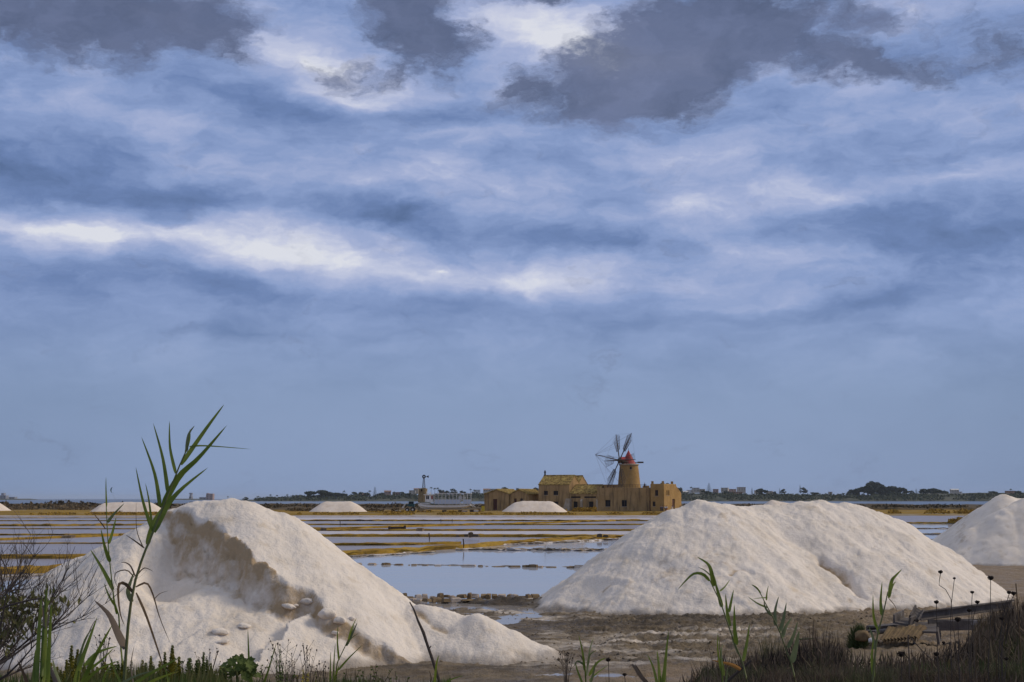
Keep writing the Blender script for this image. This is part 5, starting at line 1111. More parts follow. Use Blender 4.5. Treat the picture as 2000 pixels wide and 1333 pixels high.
FT = [(625, 957.5, 973, 'round', 44), (652, 961, 974, 'round', 30), (672, 958.5, 973, 'palm', 6), (690, 960, 974, 'round', 22), (712, 957, 973, 'round', 20), (722, 958, 972, 'palm', 6), (732, 950.5, 972, 'conifer', 10), (742, 961, 974, 'round', 20), (664, 963, 975, 'round', 22), (770, 960.5, 972, 'palm', 6), (788, 960, 973, 'round', 22), (800, 963, 974, 'round', 16),
      (842, 951.5, 966, 'palm', 7), (849, 953, 966, 'palm', 6), (855, 952.5, 966, 'palm', 6), (862, 954, 965, 'round', 11), (886, 953.5, 966, 'round', 14), (900, 957, 966, 'round', 9), (919, 955, 966, 'palm', 6), (873, 958, 967, 'round', 12), (926, 956.5, 966, 'palm', 5), (911, 960, 968, 'round', 14), (987, 951, 964, 'round', 15), (1011, 951, 964, 'round', 6), (1047, 948.5, 968, 'round', 22), (1035, 953, 968, 'round', 12), (1296, 942, 952, 'round', 17),
      (1327, 952, 968, 'round', 15), (1350, 951, 962, 'palm', 5), (1385, 943, 966, 'conifer', 13), (1378, 958, 968, 'round', 20), (1418, 955.5, 967, 'round', 13), (1469, 953, 966, 'conifer', 5), (1489, 952.5, 968, 'round', 20), (1513, 957, 966, 'round', 8), (1523, 954, 965, 'conifer', 4), (1530, 955, 965, 'round', 12), (1563, 947, 964, 'conifer', 5), (1569, 951, 964, 'round', 14), (1590, 961, 967, 'round', 16),
      (1676, 952, 970, 'pine', 34), (1694, 947, 970, 'pine', 36), (1708, 940.5, 970, 'pine', 30), (1728, 947, 970, 'pine', 40), (1746, 950, 969, 'pine', 34), (1779, 957.5, 966, 'round', 14), (1790, 955, 965, 'conifer', 7), (1812, 954, 966, 'pine', 36), (1832, 954.5, 966, 'pine', 32), (1940, 959, 967, 'round', 18), (1952, 962, 968, 'round', 14), (1900, 964, 969, 'round', 18), (1992, 956, 968, 'round', 18), (1975, 955, 966, 'palm', 6),
      (505, 969, 976, 'palm', 4), (528, 966, 976, 'palm', 5), (541, 967, 976, 'palm', 5), (553, 967, 976, 'round', 9), (561, 965.5, 975, 'palm', 5), (575, 966, 976, 'round', 16), (590, 965, 976, 'round', 14), (603, 963, 975, 'round', 14), (480, 971, 976.5, 'round', 12), (445, 970, 976.5, 'palm', 3.5)]
KN = {'palm': 'tufted palm', 'conifer': 'narrow pointed conifer', 'pine': 'broad dark umbrella pine', 'round': 'round-crowned dark tree'}
def zone(px):
    for a, b in ((600, 'on the low spit above the left heap'), (680, 'in the wood left of the ruined mill'), (815, 'among the houses left of the ruined mill'), (935, 'behind the white boat'), (1060, 'showing above the mill sheds'), (1310, 'showing above the end block'), (1400, 'among houses right of the end block'), (1545, 'in the right-hand town'), (1640, 'alone right of the right-hand town'), (1770, 'in the dense pine wood'), (1860, 'right of the dense pine wood'), (3000, 'near the right-edge salt heaps')):
        if px < a: return b
ORD = ['first', 'second', 'third', 'fourth', 'fifth', 'sixth', 'seventh', 'eighth', 'ninth', 'tenth', 'eleventh', 'twelfth', 'thirteenth']
cnt = {}; FT += [(1662, 956, 968, 'pine', 20), (1688, 950, 968, 'pine', 26), (1718, 944, 969, 'pine', 30), (1758, 953, 968, 'pine', 24)]; FT.sort()
tot = {}
for f in FT: tot[(f[3], zone(f[0]))] = tot.get((f[3], zone(f[0])), 0) + 1
for (px, a, b, kd, w) in FT:
    key = (kd, zone(px)); k = cnt.get(key, 0); cnt[key] = k + 1
    lb = f'{KN[kd]} {key[1]}' if tot[key] == 1 else f'{ORD[k]} {KN[kd]} from left {key[1]}'
    far_tree(px, a, b, kd, lb, wpx=w, mat='tree2' if (px % 3 == 0 and kd == 'round') else 'tree')
# continuous scrub that nobody could count
def scrub(name, px0, px1, y0, y1, zf, n, size, h, seed, mat, label, cat='scrub', zbase=0.2):
    rg = np.random.RandomState(seed); V = []; Fc = []
    for i in range(n):
        Y = rg.uniform(y0, y1); px = rg.uniform(px0, px1); x = (px - 1000) / F * Y
        dens = float(fbm(np.array(px * .02), np.array(Y * .01), 3, seed))
        if dens < -.25: continue
        zb_ = zf(px, Y); hh2 = h * (0.5 + .9 * max(0, dens + .3)); p = np.array([x, Y, zb_ + rg.uniform(0, 1) ** 1.4 * hh2]); s = size * rg.uniform(.5, 1.5)
        a = rg.randn(3); a /= np.linalg.norm(a); q = np.cross(a, rg.randn(3)); q /= np.linalg.norm(q) + 1e-9; k = len(V)
        V += [tuple(p - a * s), tuple(p - q * s * .6), tuple(p + a * s), tuple(p + q * s * .7)]; Fc.append((k, k + 1, k + 2, k + 3))
    mb = MB(); mb.v = V; mb.f = Fc; return tag(build(name, mb, M[mat]), label, cat, kind='stuff')
fzf = lambda px, Y: (far_z(px) * np.interp((Y - SH) / 700, [0, .02, .08, .2, .35], [.1, .12, .35, .62, .85]))
scrub('far_scrub', 500, 1060, SH + 20, SH + 230, fzf, 5200, 2.2, 4.5, 3, 'tree2', 'dark scrub and gardens covering the far shore behind the boat')
scrub('far_scrub', 1300, 2050, SH + 10, SH + 230, fzf, 7500, 2.2, 4.5, 5, 'tree2', 'dark green scrub covering the far shore on the right')
scrub('far_scrub', 1640, 1780, SH + 150, SH + 230, fzf, 1500, 2.4, 10, 6, 'tree', 'dark undergrowth filling the foot of the pine wood')
scrub('marsh_scrub', -60, 340, 560, 660, lambda p, y: .4, 4200, .6, 2.0, 8, 'scrub', 'dark brown marsh scrub behind the left pans', zbase=.3)
scrub('marsh_scrub', -60, 180, 500, 540, lambda p, y: .2, 2200, .5, 1.6, 18, 'drygrass', 'grey-brown marsh scrub nearest the left edge')
scrub('marsh_scrub', 300, 1000, 560, 700, lambda p, y: .4, 4500, .55, 1.3, 9, 'scrub', 'low dark marsh scrub behind the boat')
scrub('marsh_scrub', 720, 945, 409, 419, lambda p, y: -.05, 1500, .22, .5, 10, 'bank', 'brown weeds growing along the bank in front of the boat')
scrub('marsh_scrub', 560, 780, 440, 480, lambda p, y: .1, 1500, .32, .9, 11, 'scrub', 'dark weeds on the bank left of the loader')
scrub('wall_weeds', 1105, 1165, 426, 436, lambda p, y: .1, 1100, .28, 1.3, 12, 'bank', 'dry weeds at the foot of the low tiled wing')
scrub('wall_weeds', 1210, 1266, 424, 432, lambda p, y: .1, 1500, .28, 1.4, 13, 'bank', 'dry brown weeds at the foot of the long flat block')
scrub('bank_grass', -200, 1500, 359, 372, lambda p, y: .1, 9000, .22, .5, 14, 'bank', 'ochre grass along the front edge of the building bank')
scrub('marsh_scrub', 1330, 2050, 560, 665, lambda p, y: .4, 3000, .5, 1.0, 15, 'scrub', 'dark weeds between the pans behind the double-humped heap')
scrub('marsh_scrub', 1730, 2050, 372, 400, lambda p, y: .15, 3000, .3, 1.0, 16, 'bank', 'ochre weeds behind the pans on the right')
scrub('marsh_scrub', 1846, 1880, 246, 256, lambda p, y: -.1, 500, .2, .5, 27, 'bank', 'sparse ochre weeds at the tip of the bushy bank')
scrub('marsh_scrub', 1866, 1960, 238, 262, lambda p, y: -.1 + .3 * math.sin(p * .11), 2200, .22, 1.0, 17, 'bank', 'bushy ochre weeds left of the right-edge salt heap')
# posts in the pans
POSTS = [(664, 1030, 1.0), (838, 1062, 1.0), (905, 1074, .9), (861, 1022, .7), (883, 1022, .7), (1510, 1100, .1)]
for i, (px, py, h) in enumerate(POSTS[:5]):
    p = gnd(px, py, WZ); mb = MB(); mb.tube([(p.x, p.y, WZ - .2), (p.x + .03, p.y, WZ + h * .5), (p.x - .02, p.y, WZ + h)], .06, 6); o = build('post', mb, M['wood'], origin=(p.x, p.y, WZ))
    tag(o, ['thin post in the pans left of the wooden sluice', 'thin post where the slanting bank meets the pond', 'stub post at the corner of the pond bank', 'left of two tiny posts behind the far pans', 'right of two tiny posts behind the far pans'][i], 'post', 'posts standing in the pans')
# wooden sluice beam and stumps on the banks
c0, c1 = gnd(758, 1033.5, 0), gnd(794, 1033, 0); mb = MB(); mb.hexa([(c0.x, c0.y, -.2), (c1.x, c0.y, -.2), (c1.x, c0.y + .6, -.2), (c0.x, c0.y + .6, -.2), (c0.x, c0.y, .28), (c1.x, c0.y, .3), (c1.x, c0.y + .6, .3), (c0.x, c0.y + .6, .28)])
t = tag(build('sluice_beam', mb, M['wood'], origin=(c0.x, c0.y, 0)), 'long weathered wooden sluice beam lying on a bank in the middle pans', 'beam')
mb = MB(); mb.box((c0.x + .2, c0.y - .15, 0), (.3, .3, .7)); mb.box((c1.x - .1, c0.y - .15, .05), (.3, .3, .8)); build('upright', mb, M['wood'], t)
def stone_mb(mb, c, w, d, h, rr):
    ax = rr.uniform(-.5, .5); R = Matrix.Rotation(ax, 3, 'Z') @ Matrix.Rotation(rr.uniform(-.15, .15), 3, 'X'); b = []
    for z in (-1, 1):
        for (x_, y_) in ((-1, -1), (1, -1), (1, 1), (-1, 1)):
            k = 1 if z < 0 else rr.uniform(.72, .92); b.append(Vector((x_ * w / 2 * k * rr.uniform(.85, 1.1), y_ * d / 2 * k * rr.uniform(.85, 1.1), z * h / 2 * rr.uniform(.8, 1.1))))
    v = [R @ p + Vector(c) for p in b]
    m4 = (v[4] + v[5] + v[6] + v[7]) / 4 + Vector((0, 0, h * .12)); k = len(v)
    mb.add(v + [m4], [(0, 3, 2, 1), (0, 1, 5, 4), (1, 2, 6, 5), (2, 3, 7, 6), (3, 0, 4, 7), (4, 5, 8), (5, 6, 8), (6, 7, 8), (7, 4, 8)])
def stone_row(name, pts, z, label, mats, seed, hmax, lay=1):
    """pts: list of (px0, px1, py, h)"""
    c = gnd((pts[0][0] + pts[-1][1]) / 2, pts[0][2], z); t = empty(name, (c.x, c.y, z), label, 'stone row'); rr = random.Random(seed)
    for (a, b, py, h) in pts:
        p0, p1 = gnd(a, py, z), gnd(b, py, z); n = max(1, int((p1.x - p0.x) / .55))
        for i in range(n):
            w = (p1.x - p0.x) / n; mb = MB(); q = (p0.x + w * (i + .5), p0.y + rr.uniform(-.1, .1), z + h * .3); stone_mb(mb, q, w * rr.uniform(.85, 1.15), rr.uniform(.35, .55), h * rr.uniform(.7, 1.15), rr); build('stone', mb, M[rr.choice(mats)], t)
    return t
rr = random.Random(5); row = []; px = 676
PD = [(683, 708, .16), (718, 734, .18), (744, 764, .28), (768, 788, .14), (797, 801, .1), (803, 814, .16), (824, 836, .12), (849, 862, .20), (876, 880, .05), (901, 930, .20), (933, 943, .18), (948, 954, .06), (960, 988, .10), (992, 1018, .22), (1020, 1034, .30), (1034, 1051, .42), (1052, 1060, .2), (1064, 1090, .12), (1109, 1122, .24), (1123, 1140, .36), (1143, 1172, .1)]
stone_row('stone_dyke', [(a, b, 1101.5 + (a - 680) * .016 + 1.2, h * .55) for a, b, h in PD], WZ, 'broken row of tuff blocks across the blue pond', ['stone', 'stone', 'stonepale'], 5, .4)
c0, c1 = gnd(676, 1102, WZ), gnd(1185, 1109, WZ); mb = MB(); n = 90; vs = []
for i in range(n + 1):
    t_ = i / n; x_ = c0.x + (c1.x - c0.x) * t_; y_ = c0.y + (c1.y - c0.y) * t_; zz = WZ + .02 + .05 * float(fbm(np.array(x_ * .9), np.array(1.0), 3, 3)); vs += [(x_, y_, WZ - .1), (x_, y_ + .08, zz), (x_, y_ + .3, zz), (x_, y_ + .4, WZ - .1)]
mb.add(vs, [(i * 4 + k, i * 4 + 4 + k, i * 4 + 5 + k, i * 4 + 1 + k) for i in range(n) for k in range(3)]); build('mud_sill', mb, M['crustbank'], kind='structure')
rr = random.Random(9); row = []
px = 770
while px < 1075:
    w = rr.uniform(8, 20); row.append((px, px + w, 1168.5 + rr.uniform(-1.5, 2.5), rr.uniform(.12, .24))); px += w * rr.uniform(.9, 1.25)
px = 775
while px < 905:
    w = rr.uniform(12, 24); row.append((px, px + w, 1174.5 + rr.uniform(-1, 1.5), rr.uniform(.10, .2))); px += w * rr.uniform(.9, 1.3)
stone_row('stone_dyke', row, .03, 'rough edging of brown and salt-crusted stones along the near shore of the pond', ['stone', 'stone', 'stonepale', 'stonepale'], 9, .3)
row = [(905 + k * 19 + rr.uniform(-4, 4), 905 + k * 19 + 10, 1074.5 + rr.uniform(-.5, 1), rr.uniform(.06, .16)) for k in range(16)]
stone_row('stone_dyke', row, WZ, 'salt-crusted stones along the far side of the blue pond', ['stone', 'stonepale'], 10, .3)
for i, (px, py, w, h, lb) in enumerate(((630, 1036.5, .7, .3, 'dark stump on a bank at the left of the middle pans'), (820, 1036.5, .9, .35, 'squat block on a bank right of the wooden sluice beam'), (919, 1048, .55, .5, 'tallest stone of the dark cluster on the bank above the pond'), (911, 1048.5, .5, .25, 'left stone of the dark cluster on the bank above the pond'),
                            (929, 1048.5, .7, .25, 'flat right stone of the dark cluster on the bank above the pond'), (893, 1049, .4, .2, 'small dark stone left of the cluster above the pond'), (1172, 1049, .5, .35, 'rounded dark stone on the bank near the double-humped heap'), (1184, 1049, .6, .22, 'flat dark stone beside the rounded one near the double-humped heap'), (128, 1050, 1.3, .25, 'low earth-covered block where two left banks meet'))):
    p = gnd(px, py, 0.1); mb = MB(); stone_mb(mb, (p.x, p.y + .8, .1 + h * .3), w, w * .7, h, random.Random(i)); tag(build('stone', mb, M['stone' if i == 1 or i == 8 else 'stonedark'], origin=(p.x, p.y + .8, .1)), lb, 'stone')

# ------------------------------------------------------------------ broken concrete channels and tiles by the track
def channel(a, b, w, h, th, roll, label, mat='concrete', cap=False):
    a = Vector(a); b = Vector(b); ax = (b - a).normalized(); sd_v = ax.cross(Vector((0, 0, 1))).normalized(); up = sd_v.cross(ax).normalized(); R = Matrix.Rotation(roll, 3, ax); sd_v = R @ sd_v; up = R @ up
    prof = [(-w / 2, 0), (w / 2, 0), (w / 2 * 1.12, h), (w / 2 * 1.12 - th, h), (w / 2 - th, th), (-w / 2 + th, th), (-w / 2 * 1.12 + th, h), (-w / 2 * 1.12, h)]
    mb = MB(); n = len(prof); k = 9; rr = random.Random(int(a.x * 100))
    for i in range(k):
        o = a.lerp(b, i / (k - 1)); mb.v += [tuple(o + sd_v * (p[0] + rr.uniform(-.006, .006)) + up * (p[1] + rr.uniform(-.008, .008))) for p in prof]
    mb.f += [(i * n + j, i * n + (j + 1) % n, (i + 1) * n + (j + 1) % n, (i + 1) * n + j) for i in range(k - 1) for j in range(n)]
    for e in (0, (k - 1) * n): q = [(0, 1, 4, 5), (1, 2, 3, 4), (0, 5, 6, 7)]; mb.f += [tuple(e + x for x in (f if e else reversed(f))) for f in q]
    return tag(build('concrete_channel', mb, M[mat], origin=tuple(a)), label, 'channel', 'broken concrete channels dumped by the track')
channel(at(1792, 1203, 40.6), at(1975, 1180, 42.5), .24, .14, .04, math.pi * .5, 'longest concrete channel lying on its side along the back of the dump')
channel(at(1822, 1231, 39.3), at(1942, 1229, 39.8), .46, .26, .05, 0, 'open concrete channel with a wet pale floor lying in front of the longest one')
channel(at(1703, 1223, 39.8), at(1758, 1218, 40.4), .42, .20, .05, math.pi, 'upturned concrete channel with a black open end at the left of the dump')
channel(at(1760, 1221, 39.0), at(1778, 1212, 40.0), .44, .24, .05, .15, 'short concrete channel piece with its open end towards the camera')
channel(at(1783, 1212, 39.3), at(1794, 1192, 39.6), .26, .12, .05, .6, 'small piece of concrete channel propped up on end on top of the dump')
channel(at(1808, 1233, 38.6), at(1812, 1215, 39.8), .62, .36, .06, math.pi, 'big upturned end of a concrete channel in the middle of the dump')
channel(at(1745, 1231, 39.2), at(1790, 1226, 39.9), .40, .16, .05, math.pi, 'dark concrete channel piece under the propped-up one')
channel(at(1700, 1232, 39.0), at(1740, 1229, 39.6), .30, .06, .03, math.pi, 'thin pale-edged concrete slab under the black open end')
t = empty('tile_stack', at(1750, 1250, 38.6), 'stack of ochre curved roof tiles leaning in front of the concrete channels', 'tile stack')
for k in range(11):
    px = 1722 + k * 6.6; a = at(px, 1254 - k * .6, 38.4); b = at(px + 17, 1228 - k * .35 + (k % 3) * 1.5, 38.9); mb = MB(); ax = (b - a).normalized(); sv = ax.cross(Vector((0, 1, 0))).normalized(); nv = sv.cross(ax); m = []
    for p in (a, b):
        for j in range(5): a_ = math.pi * j / 4; m.append(p + sv * math.cos(a_) * .085 - nv * math.sin(a_) * .07)
        for j in range(5): a_ = math.pi * (4 - j) / 4; m.append(p + sv * math.cos(a_) * .068 - nv * math.sin(a_) * .053)
    mb.add(m, [(j, (j + 1) % 10, 10 + (j + 1) % 10, 10 + j) for j in range(10)] + [tuple(range(9, -1, -1)), tuple(range(10, 20))]); build('roof_tile', mb, M['ochretile'], t)
o = lump(at(1684, 1246, 38.4), .19, .16, .14, 77, 'ochretile'); o.name = 'boulder'; tag(o, 'rounded ochre boulder left of the stack of roof tiles', 'boulder')
o = lump(at(1701, 1253, 38.2), .07, .06, .07, 78, 'white'); o.name = 'plastic_bag'; tag(o, 'crumpled white plastic bag right of the ochre boulder', 'bag')
mb = MB(); mb.tube([at(1558, 1249, 30), at(1575, 1248, 30), at(1592, 1247, 30)], [.016, .018, .014], 6); tag(build('cane', mb, M['reedgrey'], origin=tuple(at(1558, 1249, 30))), 'pale green cane lying across the dry bushes', 'cane')

# ------------------------------------------------------------------ foreground vegetation
def catmull(pts, n):
    P_ = [pts[0]] + list(pts) + [pts[-1]]; out = []; m = len(pts) - 1
    for i in range(n + 1):
        t = i / n * m; k = min(int(t), m - 1); f = t - k; a, b, c, d = P_[k], P_[k + 1], P_[k + 2], P_[k + 3]
        out.append(tuple(.5 * (2 * b[j] + (c[j] - a[j]) * f + (2 * a[j] - 5 * b[j] + 4 * c[j] - d[j]) * f * f + (3 * b[j] - a[j] - 3 * c[j] + d[j]) * f ** 3) for j in range(len(a))))
    return out
def blade_mesh(mb, pts3, w, roll, fold=.22, prof=None):
    """curved leaf blade through world points, width w (metres) at its widest"""
    n = len(pts3) - 1; V = []
    for i, p in enumerate(pts3):
        t = i / n; tg = (Vector(pts3[min(i + 1, n)]) - Vector(pts3[max(i - 1, 0)])).normalized(); vw = (Vector(p) - Vector((0, 0, H))).normalized()
        sdv = tg.cross(vw); sdv = sdv.normalized() if sdv.length > 1e-4 else Vector((1, 0, 0)); q = Matrix.Rotation(roll * (1 - .6 * t), 3, tg); sdv = q @ sdv; nr = sdv.cross(tg)
        ww = w * .5 * (prof(t) if prof else min(1, (t + .1) * 4.2) ** .8 * (1 - t) ** .72)
        V += [Vector(p) - sdv * ww + nr * ww * fold, Vector(p), Vector(p) + sdv * ww + nr * ww * fold]
    mb.add(V, [(i * 3 + k, i * 3 + k + 1, i * 3 + k + 4, i * 3 + k + 3) for i in range(n) for k in range(2)]); return mb
gz = lambda x, y: float(ground_z(np.array(float(x)), np.array(float(y)), False))
rp = random.Random(99)
def reed(name, label, cat, Y, stem, leaves, rs=(.006, .0025), stem_mat='stem', group=None, root=True):
    """stem, leaves in photograph pixels; leaf = (points, width px, material)"""
    base = at(stem[0][0], stem[0][1], Y); g = gz(base.x, Y); bl = Vector((base.x - .02, Y, g - .02)) if root else base
    t = empty(name, bl, label, cat, group)
    if stem and len(stem) > 1:
        pts = [bl] if root else []
        pts += [at(x, y, Y + .0 * i) for i, (x, y) in enumerate(catmull(stem, 14))]
        n = len(pts); mb = MB(); rad = [rs[0] + (rs[1] - rs[0]) * i / (n - 1) for i in range(n)]
        mb.tube(pts, rad, 7); st = build('stem', mb, M[stem_mat], t, smooth=True)
    for (pl, w, m) in leaves:
        dy = rp.uniform(-.12, .12) * Y / 7; q = catmull(pl, 10); n = len(q) - 1
        p3 = [at(x, y, Y + dy * i / n) for i, (x, y) in enumerate(q)]; roll = rp.uniform(-.7, .7)
        mb = MB(); blade_mesh(mb, p3, w * Y / F / max(.75, math.cos(roll)) * .92, roll); build('leaf', mb, M[m], t, smooth=True)
    return t
G_, D_, K_, Yg_ = 'reed', 'dryleaf', 'reedgrey', 'greyleaf'
reed('reed', 'tallest green reed at the left, leaning right across the cut salt heap', 'reed', 7.0,
     [(243, 1333), (249, 1236), (260, 1153), (278, 1091), (295, 1050), (320, 987), (336.5, 946), (353, 904.5), (365.5, 877.5)],
     [([(353, 908), (402, 838), (438, 790)], 11, G_), ([(364, 882), (368, 850), (380, 832)], 8, K_), ([(362, 884), (370, 858), (371, 838)], 6, G_), ([(370, 873), (392, 871), (432, 873), (492, 878)], 4.5, G_), ([(318, 990), (350, 932), (390, 893), (444, 830)], 16, G_), ([(300, 1040), (325, 990), (355, 955), (407, 913)], 16, G_),
      ([(343, 925), (332, 875), (331, 822)], 8, G_), ([(328, 964), (318, 896), (299, 826)], 10, G_), ([(313, 990), (302, 925), (276, 853)], 10, G_), ([(298, 1037), (280, 982), (265, 912)], 9, G_), ([(297, 1031), (291, 979), (284, 944)], 6, G_), ([(288, 1064), (300, 1020), (322, 985)], 13, G_),
      ([(280, 1070), (267, 1035), (266, 979)], 2.5, D_), ([(282, 1071), (262, 1056), (245, 1045)], 4, D_), ([(261, 1160), (246, 1142), (233, 1141), (231, 1165), (235, 1200), (244, 1224)], 8, D_), ([(264, 1126), (255, 1106), (244, 1099), (236, 1100)], 4, D_), ([(262, 1128), (248, 1114), (228, 1118), (224, 1132), (234, 1158)], 3, D_), ([(268, 1124), (282, 1110), (300, 1117)], 3, D_),
      ([(266, 1158), (284, 1198), (303, 1253), (315, 1290), (322, 1315)], 6, D_), ([(265, 1147), (286, 1139), (299, 1162), (312, 1207), (334, 1260)], 5, D_), ([(258, 1176), (250, 1156), (256, 1134), (262, 1118)], 12, K_), ([(246, 1268), (229, 1232), (212, 1199), (183, 1172)], 18, Yg_), ([(300, 1172), (312, 1160), (330, 1154)], 2, D_)], (.0085, .003))
reed('reed', 'thinner straight reed just left of the tallest one', 'reed', 7.4,
     [(243, 1333), (234, 1245), (232, 1203), (224, 1178), (218, 1133), (211, 1060), (208, 1000), (207, 975)],
     [([(215, 1098), (205, 1070), (197, 1033)], 10, G_), ([(221, 1153), (200, 1112), (176, 1073)], 10, G_), ([(225, 1184), (213, 1165), (203, 1139)], 6, G_), ([(212, 1062), (220, 1038), (227, 1010)], 7, G_), ([(210, 1021), (222, 1005), (243, 983)], 8, K_), ([(206, 1033), (190, 1012), (177, 998)], 3, D_), ([(208, 990), (207, 960), (207, 932)], 4, G_), ([(228, 1200), (222, 1170), (219, 1130)], 5, G_)], (.005, .002), 'reed')
# short broad-leaved reeds at the bottom left
reed('reed', 'thick green reed with a feathery dry top at the lower left', 'reed', 5.2, [(82, 1333), (84, 1250), (89, 1190), (91, 1150)],
     [([(70, 1340), (74, 1270), (79, 1190), (83, 1165)], 12, G_), ([(84, 1340), (87, 1260), (90, 1190), (98, 1172)], 15, G_), ([(94, 1340), (96, 1270), (99, 1210), (100, 1178)], 10, G_), ([(66, 1340), (67, 1300), (69, 1268)], 7, G_), ([(88, 1230), (90, 1180), (91, 1126)], 5, Yg_), ([(86, 1230), (84, 1185), (80, 1165)], 4, Yg_), ([(92, 1225), (97, 1190), (106, 1166)], 4, Yg_), ([(90, 1200), (98, 1180), (104, 1164)], 2, D_), ([(92, 1300), (97, 1255), (100, 1235)], 6, G_)], (.007, .004), 'reed')
reed('reed', 'clump of long leaning reed leaves right of the thick feathery one', 'reed', 5.6, [(150, 1345), (155, 1310)],
     [([(145, 1340), (160, 1290), (176, 1245), (190, 1205)], 12, G_), ([(158, 1340), (180, 1295), (202, 1252), (220, 1220)], 11, G_), ([(165, 1300), (190, 1275), (230, 1262)], 9, G_), ([(172, 1310), (198, 1290), (222, 1266)], 7, G_), ([(150, 1300), (166, 1250), (180, 1228)], 6, K_), ([(155, 1345), (190, 1310), (235, 1290)], 8, G_), ([(112, 1340), (98, 1305), (90, 1280)], 10, Yg_), ([(55, 1340), (44, 1312), (34, 1290)], 8, D_), ([(118, 1340), (108, 1310), (103, 1288)], 9, K_), ([(150, 1290), (172, 1240), (184, 1215), (196, 1208)], 3, Yg_)], (.006, .005), 'reed')
reed('reed', 'low sprawling reed leaves at the foot of the tallest reed', 'reed', 5.9, [(255, 1350), (262, 1335)],
     [([(222, 1345), (262, 1322), (300, 1310)], 7, K_), ([(250, 1345), (290, 1318), (330, 1296), (352, 1284)], 9, G_), ([(270, 1350), (300, 1330), (345, 1312)], 9, G_), ([(238, 1340), (222, 1305), (212, 1275)], 5, G_), ([(262, 1345), (256, 1300), (262, 1262)], 4, Yg_), ([(200, 1350), (205, 1318), (226, 1290)], 6, G_), ([(330, 1345), (326, 1318), (318, 1296)], 5, G_)], (.006, .004), 'reed')
# centre and right reeds
reed('reed', 'green reed with a drooping bent tip before the double-humped heap', 'reed', 8.0,
     [(1461, 1340), (1450, 1294), (1437, 1262), (1421, 1217), (1408, 1179), (1395, 1152), (1386, 1133)],
     [([(1394, 1146), (1390, 1118), (1382, 1101), (1361, 1088)], 10, G_), ([(1386, 1135), (1373, 1122), (1355, 1121), (1338, 1136), (1323, 1153)], 8, G_), ([(1391, 1127), (1376, 1114), (1363, 1108)], 3.5, K_), ([(1410, 1186), (1402, 1156), (1394, 1128)], 10, G_), ([(1406, 1155), (1416, 1146), (1426, 1132)], 4.5, G_), ([(1425, 1224), (1420, 1194), (1417, 1160)], 10, G_), ([(1424, 1196), (1429, 1171), (1433, 1152)], 7, G_), ([(1439, 1260), (1435, 1228), (1434, 1180)], 11, G_), ([(1452, 1292), (1459, 1256), (1464, 1218)], 8, G_), ([(1443, 1278), (1434, 1258), (1429, 1245)], 6, K_), ([(1398, 1144), (1394, 1128), (1390, 1112)], 8, G_)], (.0055, .0025), 'stem', 'reeds rising before the right-hand heap')
reed('reed', 'grey-green reed with broad hanging leaves right of the drooping one', 'reed', 8.3,
     [(1556, 1340), (1545, 1294), (1537, 1275), (1524, 1237), (1509, 1205), (1493, 1175), (1482, 1154), (1469, 1143)],
     [([(1497, 1173), (1498, 1158), (1501, 1144)], 4, G_), ([(1499, 1187), (1480, 1179), (1461, 1166)], 4.5, G_), ([(1497, 1168), (1488, 1168), (1471, 1170)], 3, G_), ([(1507, 1203), (1495, 1188), (1492, 1174)], 6, K_), ([(1515, 1222), (1514, 1194), (1521, 1165)], 9, K_), ([(1523, 1234), (1530, 1209), (1536, 1177)], 10, K_), ([(1527, 1246), (1535, 1224), (1547, 1206)], 10, K_), ([(1538, 1266), (1550, 1241), (1558, 1214)], 9, K_), ([(1546, 1294), (1554, 1262), (1561, 1232)], 14, K_), ([(1486, 1160), (1478, 1148), (1468, 1142)], 4, G_)], (.0055, .002), 'stem', 'reeds rising before the right-hand heap')
reed('reed', 'upright reed with folded leaves left of the concrete channels', 'reed', 8.6,
     [(1704, 1340), (1709, 1280), (1714, 1240), (1722, 1210), (1730, 1176), (1734, 1156)],
     [([(1736, 1168), (1741, 1136), (1750, 1124), (1762, 1112)], 9, G_), ([(1723, 1202), (1720, 1176), (1723, 1136)], 9, G_), ([(1712, 1226), (1706, 1200), (1705, 1162)], 7, G_), ([(1709, 1268), (1704, 1243), (1697, 1224)], 8, K_), ([(1707, 1322), (1703, 1285), (1706, 1248)], 9, G_), ([(1736, 1166), (1744, 1144), (1750, 1136)], 5, G_), ([(1716, 1240), (1712, 1222), (1706, 1212)], 6, G_), ([(1735, 1168), (1748, 1184), (1753, 1200)], 2, D_)], (.007, .003), 'stem', 'reeds rising before the right-hand heap')
reed('reed', 'slim reed standing just left of the stem of the drooping one', 'reed', 7.6, [(1412, 1340), (1408, 1290), (1404, 1245)],
     [([(1408, 1310), (1402, 1270), (1402, 1236)], 5, G_), ([(1414, 1320), (1410, 1290), (1405, 1262)], 6, G_), ([(1417, 1340), (1420, 1318), (1421, 1305)], 5, K_), ([(1410, 1300), (1409, 1270), (1413, 1258)], 4, K_)], (.004, .002), 'reed', 'reeds rising before the right-hand heap')
reed('reed', 'leafy green reed tuft at the bottom centre by the tip of the left heap', 'reed', 8.0, [(1145, 1345), (1142, 1300), (1136, 1262)],
     [([(1142, 1310), (1138, 1275), (1130, 1240)], 6, G_), ([(1146, 1320), (1152, 1270), (1160, 1245)], 5, K_), ([(1150, 1320), (1166, 1295), (1184, 1285)], 7, G_), ([(1142, 1300), (1128, 1292), (1121, 1302)], 5, K_), ([(1148, 1300), (1152, 1280), (1165, 1270)], 6, K_), ([(1150, 1330), (1170, 1312), (1188, 1300)], 4, G_), ([(1140, 1340), (1128, 1310), (1124, 1295)], 5, G_), ([(1152, 1340), (1160, 1310), (1163, 1292)], 6, K_), ([(1140, 1290), (1132, 1280), (1124, 1284)], 4, Yg_)], (.005, .003), 'reed')
